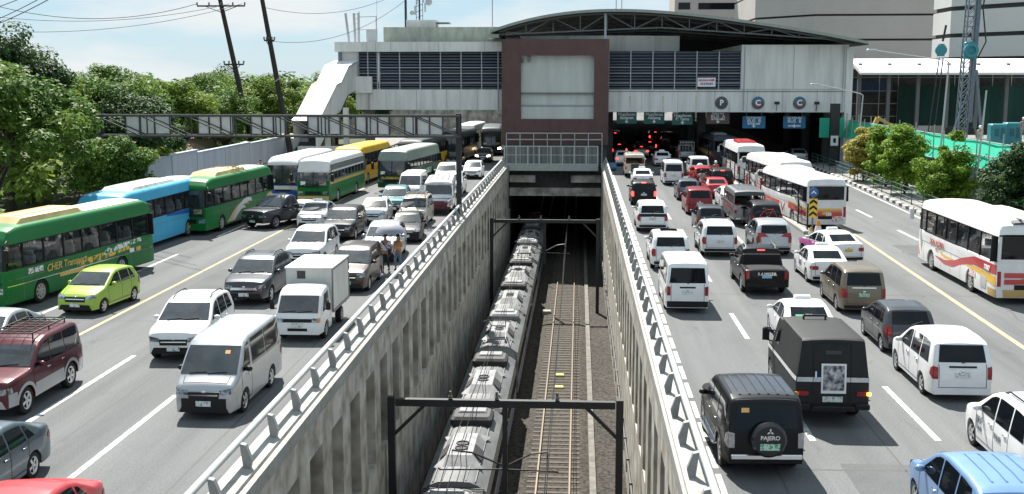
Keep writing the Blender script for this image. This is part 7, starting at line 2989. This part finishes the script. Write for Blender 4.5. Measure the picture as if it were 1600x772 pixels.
for sg in (1, -1):
    s.end([(sg * .3, 1.03), (sg * .84, 1.0), (sg * .84, 1.2), (sg * .55, 1.2)] if sg > 0 else [(-.84, 1.0), (-.3, 1.03), (-.55, 1.2), (-.84, 1.2)], True, off=.014).build('lamp_wing', TAILL, r)
r, s = car('pickup', 'black', 7.84, 50.2, 'R', 'black double-cab pickup with name on its tailgate', plate=mat('blue number plate', (.25, .5, .68), rough=.5), lamps=False)
text('RANGER', .17, CHROME, r, on_rear((-s.L / 2 - .006, 0, .93)), bold=.006, spacing=1.25)
add_rails(r, s, GREYP, 2.3, 3.4, 'ran')
s.on_top(3.78, 5.12, -.86, .86, off=.006).build('bed_liner', mat('bed liner', (.006, .006, .007), rough=.9), r)
b = MB()
b.rbox(-s.L / 2 + 1.5, -s.L / 2 + 1.62, -.8, .8, 1.1, 1.55, .03)
b.build('roll_bar', PLAST, r)
add_brake_bar(r, s, 1.66)
r, s = car('sedan', 'white', 12.6, 58.0, 'R', 'white taxi with pink sides turning at the divider end', 'taxi', 'taxi', dh=12, plate=PLATEY)
add_taxi_sign(r, s, 2.45)
s.side([(.35, .6), (2.3, .62), (4.0, .82)], [(.3, .86), (2.3, .93), (4.0, .95)], 1, nu=26, off=.0062).build('pink_side', P['pink'], r, 40)
s.side([(.35, .6), (2.3, .62), (4.0, .82)], [(.3, .86), (2.3, .93), (4.0, .95)], -1, nu=26, off=.0062).build('pink_side', P['pink'], r, 40)
s.on_top(.3, 1.1, -.9, .9, off=.006).build('pink_bonnet', P['pink'], r, 40)
r, s = car('sedan', 'white', 11.0, 52.5, 'R', 'white taxi with grey door lettering ahead of the bronze minivan', 'taxi', 'taxi')
add_taxi_sign(r, s, 2.45)
text('TAXI', .3, mat('grey lettering', (.2, .22, .24), rough=.6), r, on_left((.1, .874, .66)), bold=.006)
r, s = car('mpv', 'tan', 10.92, 46.1, 'R', 'bronze minivan with wide tail behind the lettered taxi', plate=PLATEG)
s.end([(-.45, 1.04), (.45, 1.04), (.45, 1.08), (-.45, 1.08)], True, off=.016).build('chrome_strip', CHROME, r)
car('hatch', 'grey', 10.88, 39.3, 'R', 'dark grey hatchback ahead of the boxy white minivan', plate=PLATEW)
r, s = car('mpv', 'white', 10.73, 34.1, 'R', 'boxy white minivan with big rear window and silver sill', plate=PLATEW, bumper=P['white'])
s.end([(-.38, 1.0), (.38, 1.0), (.38, 1.05), (-.38, 1.05)], True, off=.016).build('door_trim', PLAST, r)
r, s = car('mpv', 'white', 10.6, 26.7, 'R', 'white taxi minivan with door lettering at the right edge', 'taxi', 'taxi')
add_rails(r, s, PLAST, 2.2, 3.9, 'ava')
GL_ = mat('grey lettering', (.2, .22, .24))
text('JKY', .24, GL_, r, on_left((.85, .884, .82)), bold=.006)
text('TAXI', .16, GL_, r, on_left((.85, .886, .62)), bold=.004)
text('TAXI', .2, GL_, r, on_left((-.35, .886, .74)), bold=.004)
r, s = car('mpv', 'blue', 7.95, 22.2, 'R', 'powder blue minivan cut off at the bottom right corner')
for f in (-.6, -.2, .2, .6):
    s.on_top(2.3, 3.9, f - .03, f + .03, off=.018, nv=1).build('roof_rib', P['blue'], r)

BR = 'buses in the bus lane'
RD = mat('livery red', (.48, .03, .03), rough=.35, coat=.6)
YL = mat('livery yellow', (.70, .42, .04), rough=.35, coat=.6)
OR_ = mat('livery orange', (.62, .16, .02), rough=.35, coat=.6)
r, lo = make_bus((17.85, 51.6), RR, 'white coach with red and yellow wave entering from the right edge', BR, 'wbus', 'wbus', L=10.8, H=3.25, zw=(1.72, 2.75), seats=True, bays=6,
                 pods=[(5.6, 9.2, .95, .22, P['wbus']), (2.4, 4.0, .5, .09, P['wbus']), (10.0, 10.6, .6, .14, GREYP)],
                 bands=[([(3.0, .80), (4.4, .62), (5.6, .7), (6.6, .98), (8.2, 1.22), (10.7, 1.2)], [(3.0, .82), (4.4, .82), (5.6, .98), (6.6, 1.26), (8.2, 1.58), (10.7, 1.6)], RD, 1),
                        ([(3.2, 1.16), (4.2, .92), (5.2, .94), (5.6, 1.02)], [(3.2, 1.18), (4.2, 1.04), (5.2, 1.02), (5.6, 1.04)], YL, 1),
                        ([(7.2, 1.04), (8.6, 1.0), (10.7, .74)], [(7.2, 1.10), (8.6, 1.18), (10.7, 1.14)], YL, 1),
                        ([(.1, .5), (.55, .5)], [(.02, 1.0), (.1, 1.0)], OR_, 1)])
text('DON ALDRIN', .34, mat('lettering red', (.42, .06, .05), rough=.5), r, on_left((2.25, 1.255, 1.38)), bold=.004)
text('MTS', .17, mat('lettering red', (.42, .06, .05)), r, on_left((2.25, 1.255, 1.1)))
text('77807', .26, LETW, r, on_left((-4.4, 1.262, 1.36)), bold=.012)
lo.side([(7.7, .72), (8.5, .72)], [(7.7, 1.0), (8.5, 1.0)], 1, off=.012).build('notice', mat('red printed notice', (.7, .66, .64), rough=.5, var=.8, scale=9, dark=(.5, .1, .1), lo=.45, hi=.52), r)
lo.side([(9.1, .5), (9.8, .5)], [(9.1, 1.0), (9.8, 1.0)], 1, off=.012).build('side_grille', mat('pale grille', (.42, .42, .4), rough=.6), r)
lo.side([(10.0, .32), (10.78, .32)], [(10.0, .62), (10.78, .62)], 1, off=.012).build('sill_panel', mat('tan sill', (.5, .32, .12), rough=.5), r)
lo.end([(-1.2, .32), (1.2, .32), (1.2, .62), (-1.2, .62)], True, off=.012).build('rear_sill', mat('tan sill', (.5, .32, .12)), r)
for z, w in ((1.1, .8), (.84, .8)):
    lo.end([(.1, z), (.9, z), (.9, z + .2), (.1, z + .2)], True, off=.02).build('rear_notice', RD, r)
r, lo = make_bus((14.3, 74.9), RR + rad(5), 'white coach with red, orange and yellow stripes and number 100 on its tail', BR, 'wbus', 'wbus', L=11.3, H=3.05, zw=(1.65, 2.55), seats=True, bays=7, pods=[(3.0, 6.2, .8, .2, P['wbus'])],
                 bands=[([(1.0, .98), (5.2, .92)], [(1.0, 1.16), (5.2, 1.12)], RD, 1), ([(1.0, .82), (5.2, .76)], [(1.0, .97), (5.2, .91)], OR_, 1), ([(1.0, .68), (5.2, .62)], [(1.0, .81), (5.2, .75)], YL, 1),
                        ([(7.3, .92), (11.2, .80)], [(7.3, 1.12), (11.2, 1.04)], RD, 1), ([(7.3, 1.13), (11.2, 1.05)], [(7.3, 1.24), (11.2, 1.16)], OR_, 1), ([(7.3, 1.25), (11.2, 1.17)], [(7.3, 1.34), (11.2, 1.28)], YL, 1),
                        ([(5.4, 1.1), (6.1, .5), (6.6, 1.1)], [(5.6, 1.14), (6.1, .7), (6.4, 1.12)], RD, 1)])
for z0, z1, m_ in ((.80, 1.04, RD), (1.05, 1.14, OR_), (1.15, 1.26, YL)):
    lo.end([(-1.2, z0), (1.2, z0), (1.2, z1), (-1.2, z1)], True, off=.014).build('livery_stripe', m_, r)
text('100', .24, LETW, r, on_rear((-lo.L / 2 - .02, -.12, .9)), bold=.014)
lo.end([(-1.0, .5), (-.35, .5), (-.35, .78), (-1.0, .78)], True, off=.016).build('rear_notice', mat('red printed notice', (.7, .66, .64)), r)
r, lo = make_bus((14.9, 87.6), RR + rad(4), 'white coach with tall red figures on its side, just ahead of coach 100', BR, 'wbus', 'wbus', L=11.3, H=3.15, zw=(1.65, 2.6), seats=True, pods=[(5.2, 8.6, .8, .24, P['wbus'])],
                 bands=[([(.9, .6), (1.7, .6)], [(1.0, 1.5), (1.5, 1.5)], RD, 1), ([(.3, .6), (.85, .6)], [(.4, 1.1), (.95, 1.5)], OR_, 1)])
for k in range(5):
    x = 4.6 + k * .55
    lo.side([(x, .5), (x + .22, .5)], [(x + (.18 if k % 2 else -.1), 1.5), (x + .22, 1.5)], 1, off=.012).build('red_figure', RD, r)
text('ALPHA', .3, mat('lettering red', (.42, .06, .05)), r, on_left((-2.6, 1.262, 1.35))) if False else None
r, lo = make_bus((14.9, 106.0), RR, 'white bus with red roof pod at the edge of the station shade', BR, 'wbus', 'wbus', L=11, H=3.2, zw=(1.6, 2.55), pods=[(4.4, 8.2, .8, .24, P['red'])], bands=[([(3.2, 1.05), (6.8, 1.05)], [(3.2, 1.4), (6.8, 1.4)], mat('red torn lettering', (.5, .06, .05), rough=.5, var=.99, scale=3, dark=(.72, .72, .71), lo=.44, hi=.5), 1)])
for c in r.children:
    if c.name.startswith('roof'):
        b = MB()
        b.grid([[(x, y, 3.22 + .05 * (1 - (y / 1.0) ** 2)) for y in (-.8, 0, .8)] for x in (4.0, 5.0)])
        b.build('red_roof_edge', P['red'], c)
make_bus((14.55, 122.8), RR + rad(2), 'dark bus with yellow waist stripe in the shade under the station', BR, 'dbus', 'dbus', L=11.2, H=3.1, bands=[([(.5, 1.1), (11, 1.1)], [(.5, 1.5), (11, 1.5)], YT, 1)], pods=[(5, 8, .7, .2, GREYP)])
car('sedan', 'silver', 23.4, 125.5, 'R', 'silver sedan in the shade beyond the bus lane')
# traffic deep in the underpass, brake lights on
UG = 'cars braking in the underpass'
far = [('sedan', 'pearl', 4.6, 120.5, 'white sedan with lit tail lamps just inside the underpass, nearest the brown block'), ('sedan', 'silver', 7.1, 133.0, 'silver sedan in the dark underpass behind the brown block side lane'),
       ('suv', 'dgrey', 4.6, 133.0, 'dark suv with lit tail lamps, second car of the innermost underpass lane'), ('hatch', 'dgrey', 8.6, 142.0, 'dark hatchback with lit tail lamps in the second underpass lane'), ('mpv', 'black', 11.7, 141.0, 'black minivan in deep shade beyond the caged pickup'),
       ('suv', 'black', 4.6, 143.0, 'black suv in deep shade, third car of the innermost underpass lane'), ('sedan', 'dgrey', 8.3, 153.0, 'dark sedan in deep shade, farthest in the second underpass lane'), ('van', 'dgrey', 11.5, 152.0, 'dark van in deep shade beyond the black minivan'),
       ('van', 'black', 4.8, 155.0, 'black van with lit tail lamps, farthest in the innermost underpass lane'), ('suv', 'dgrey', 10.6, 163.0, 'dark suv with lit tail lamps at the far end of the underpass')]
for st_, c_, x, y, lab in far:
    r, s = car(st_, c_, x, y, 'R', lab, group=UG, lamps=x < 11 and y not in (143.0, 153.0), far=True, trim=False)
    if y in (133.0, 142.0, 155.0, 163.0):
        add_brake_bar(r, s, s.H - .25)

# motorcycles and riders
MG = 'motorcycles in the right carriageway'
for x, y, c_, sh_, tr_, hm, lab, lab2 in ((12.2, 103.5, P['red'], 'red', 'denim', P['white'], 'red motorcycle at the divider beside the spare-wheel suv', 'rider in red shirt and white helmet at the divider'), (9.3, 96.2, P['red'], 'red', 'black', P['red'], 'red motorcycle between the lanes ahead of the slate hatchback', 'rider in red shirt and red helmet between the lanes'), (9.9, 93.4, P['black'], 'grey', 'denim', P['black'], 'black motorcycle ahead of the bright red sedan', 'rider in grey shirt and black helmet ahead of the red sedan')):
    make_motorcycle((x, y), 0, lab, c_, MG)
    make_person((x, y - .18), 0, lab2, 'ride', sh_, tr_, 'motorcycle riders', helmet=hm, z=.0)

# people
u1 = make_person((-8.95, 52.7), rad(175), 'person in pale lilac shirt and black trousers with shoulder bag under the umbrella', 'walk', 'lilac', 'black', 'people crossing under the umbrella', bag=CL['black'], h=1.72)
u2 = make_person((-8.45, 53.3), rad(165), 'long-haired person in yellow print top and jeans under the umbrella', 'walk', 'yellow', 'denim', 'people crossing under the umbrella', long_hair=True, h=1.62)
um = empty('umbrella', (-8.72, 52.9, 1.2), 0, 'pale grey umbrella held over the two people in the left carriageway', 'umbrella')
b = MB()
n = 16
rows = []
for j in range(6):
    a = j / 5
    rows.append([(math.cos(2 * PI * k / n) * .72 * math.sin(a * 1.25) / math.sin(1.25), math.sin(2 * PI * k / n) * .72 * math.sin(a * 1.25) / math.sin(1.25), .66 + .42 * (math.cos(a * 1.25) - math.cos(1.25)) / (1 - math.cos(1.25)) - (.03 if (k % 2 and j == 5) else 0)) for k in range(n + 1)])
b.grid(rows)
b.build('canopy', mat('umbrella cloth', (.22, .225, .27), rough=.7), um, 60)
b = MB()
b.tube([(0, 0, -.15), (0, 0, 1.02)], .012, 6)
b.tube([(0, 0, -.15), (0, .03, -.2), (0, .07, -.17)], .016, 6)
b.build('shaft', PLAST, um)
WGp = 'people waiting at the left sidewalk'
wait = [(-27.0, 77.0, 'blue', 'denim', 'person in blue shirt, leftmost of the group waiting under the tree'), (-26.6, 78.6, 'pink', 'black', 'person in pink shirt waiting in the group under the tree'), (-26.2, 79.4, 'white', 'denim', 'person in white shirt waiting in the group under the tree'),
        (-27.2, 80.6, 'tealc', 'black', 'person in teal shirt waiting behind the white-shirted one'), (-26.3, 81.3, 'black', 'black', 'person in black, rightmost of the group under the tree'), (-26.8, 75.4, 'red', 'denim', 'person in red shirt standing by the tree trunk'),
        (-27.4, 98.0, 'grey', 'black', 'person in grey shirt standing against the blue-grey wall'), (-26.9, 101.5, 'black', 'denim', 'person in black shirt and jeans against the blue-grey wall'), (-27.2, 104.0, 'red', 'black', 'person in red shirt and black trousers near the cross wall'), (-26.8, 106.5, 'blue', 'black', 'person in blue shirt and black trousers near the cross wall')]
random.seed(9)
for x, y, a, c_, lab in wait:
    make_person((x, y), random.uniform(2.2, 4.0), lab, 'stand', a, c_, WGp, z=.15, h=random.uniform(1.6, 1.76), long_hair=random.random() < .3)
HAT = mat('white hard hat', (.75, .75, .73), rough=.4)
make_person((32.9, 97.0), PI, 'site worker in khaki with white hard hat behind the fence', 'stand', 'khaki', 'khaki', 'site workers', helmet=HAT, z=3.3)
make_person((36.3, 96.9), PI, 'site worker in grey with white hard hat beside the blue-green tanks', 'stand', 'grey', 'grey', 'site workers', helmet=HAT, z=4.0)
# covered tricycle by the cross wall
tc_ = empty('tricycle', (-25.9, 111.0, 0.15), rad(-60), 'blue-roofed tricycle parked by the cross wall under the stair', 'tricycle')
b = MB()
b.rbox(-.9, .9, -.6, .6, .3, .95, .1)
b.build('body', P['dbus'], tc_)
b = MB()
b.rbox(-1.1, 1.1, -.75, .75, 1.6, 1.8, .12)
b.build('roof', P['bbus'], tc_, 40)
for x in (-.8, .8):
    for y in (-.55, .55):
        b = MB()
        b.bar((x, y, .95), (x, y, 1.62), .05)
        b.build('roof_post', CHROME, tc_)
for x, y in ((-.7, .66), (-.7, -.66), (1.0, 0)):
    b = MB()
    b.lathe([(.2, -.05), (.27, -.05), (.29, 0), (.27, .05), (.2, .05), (.03, .02)], Matrix.Translation((x, y, .29)) @ Matrix.Rotation(PI / 2, 4, 'X'), 16)
    b.build('wheel', TYRE, tc_, 40)
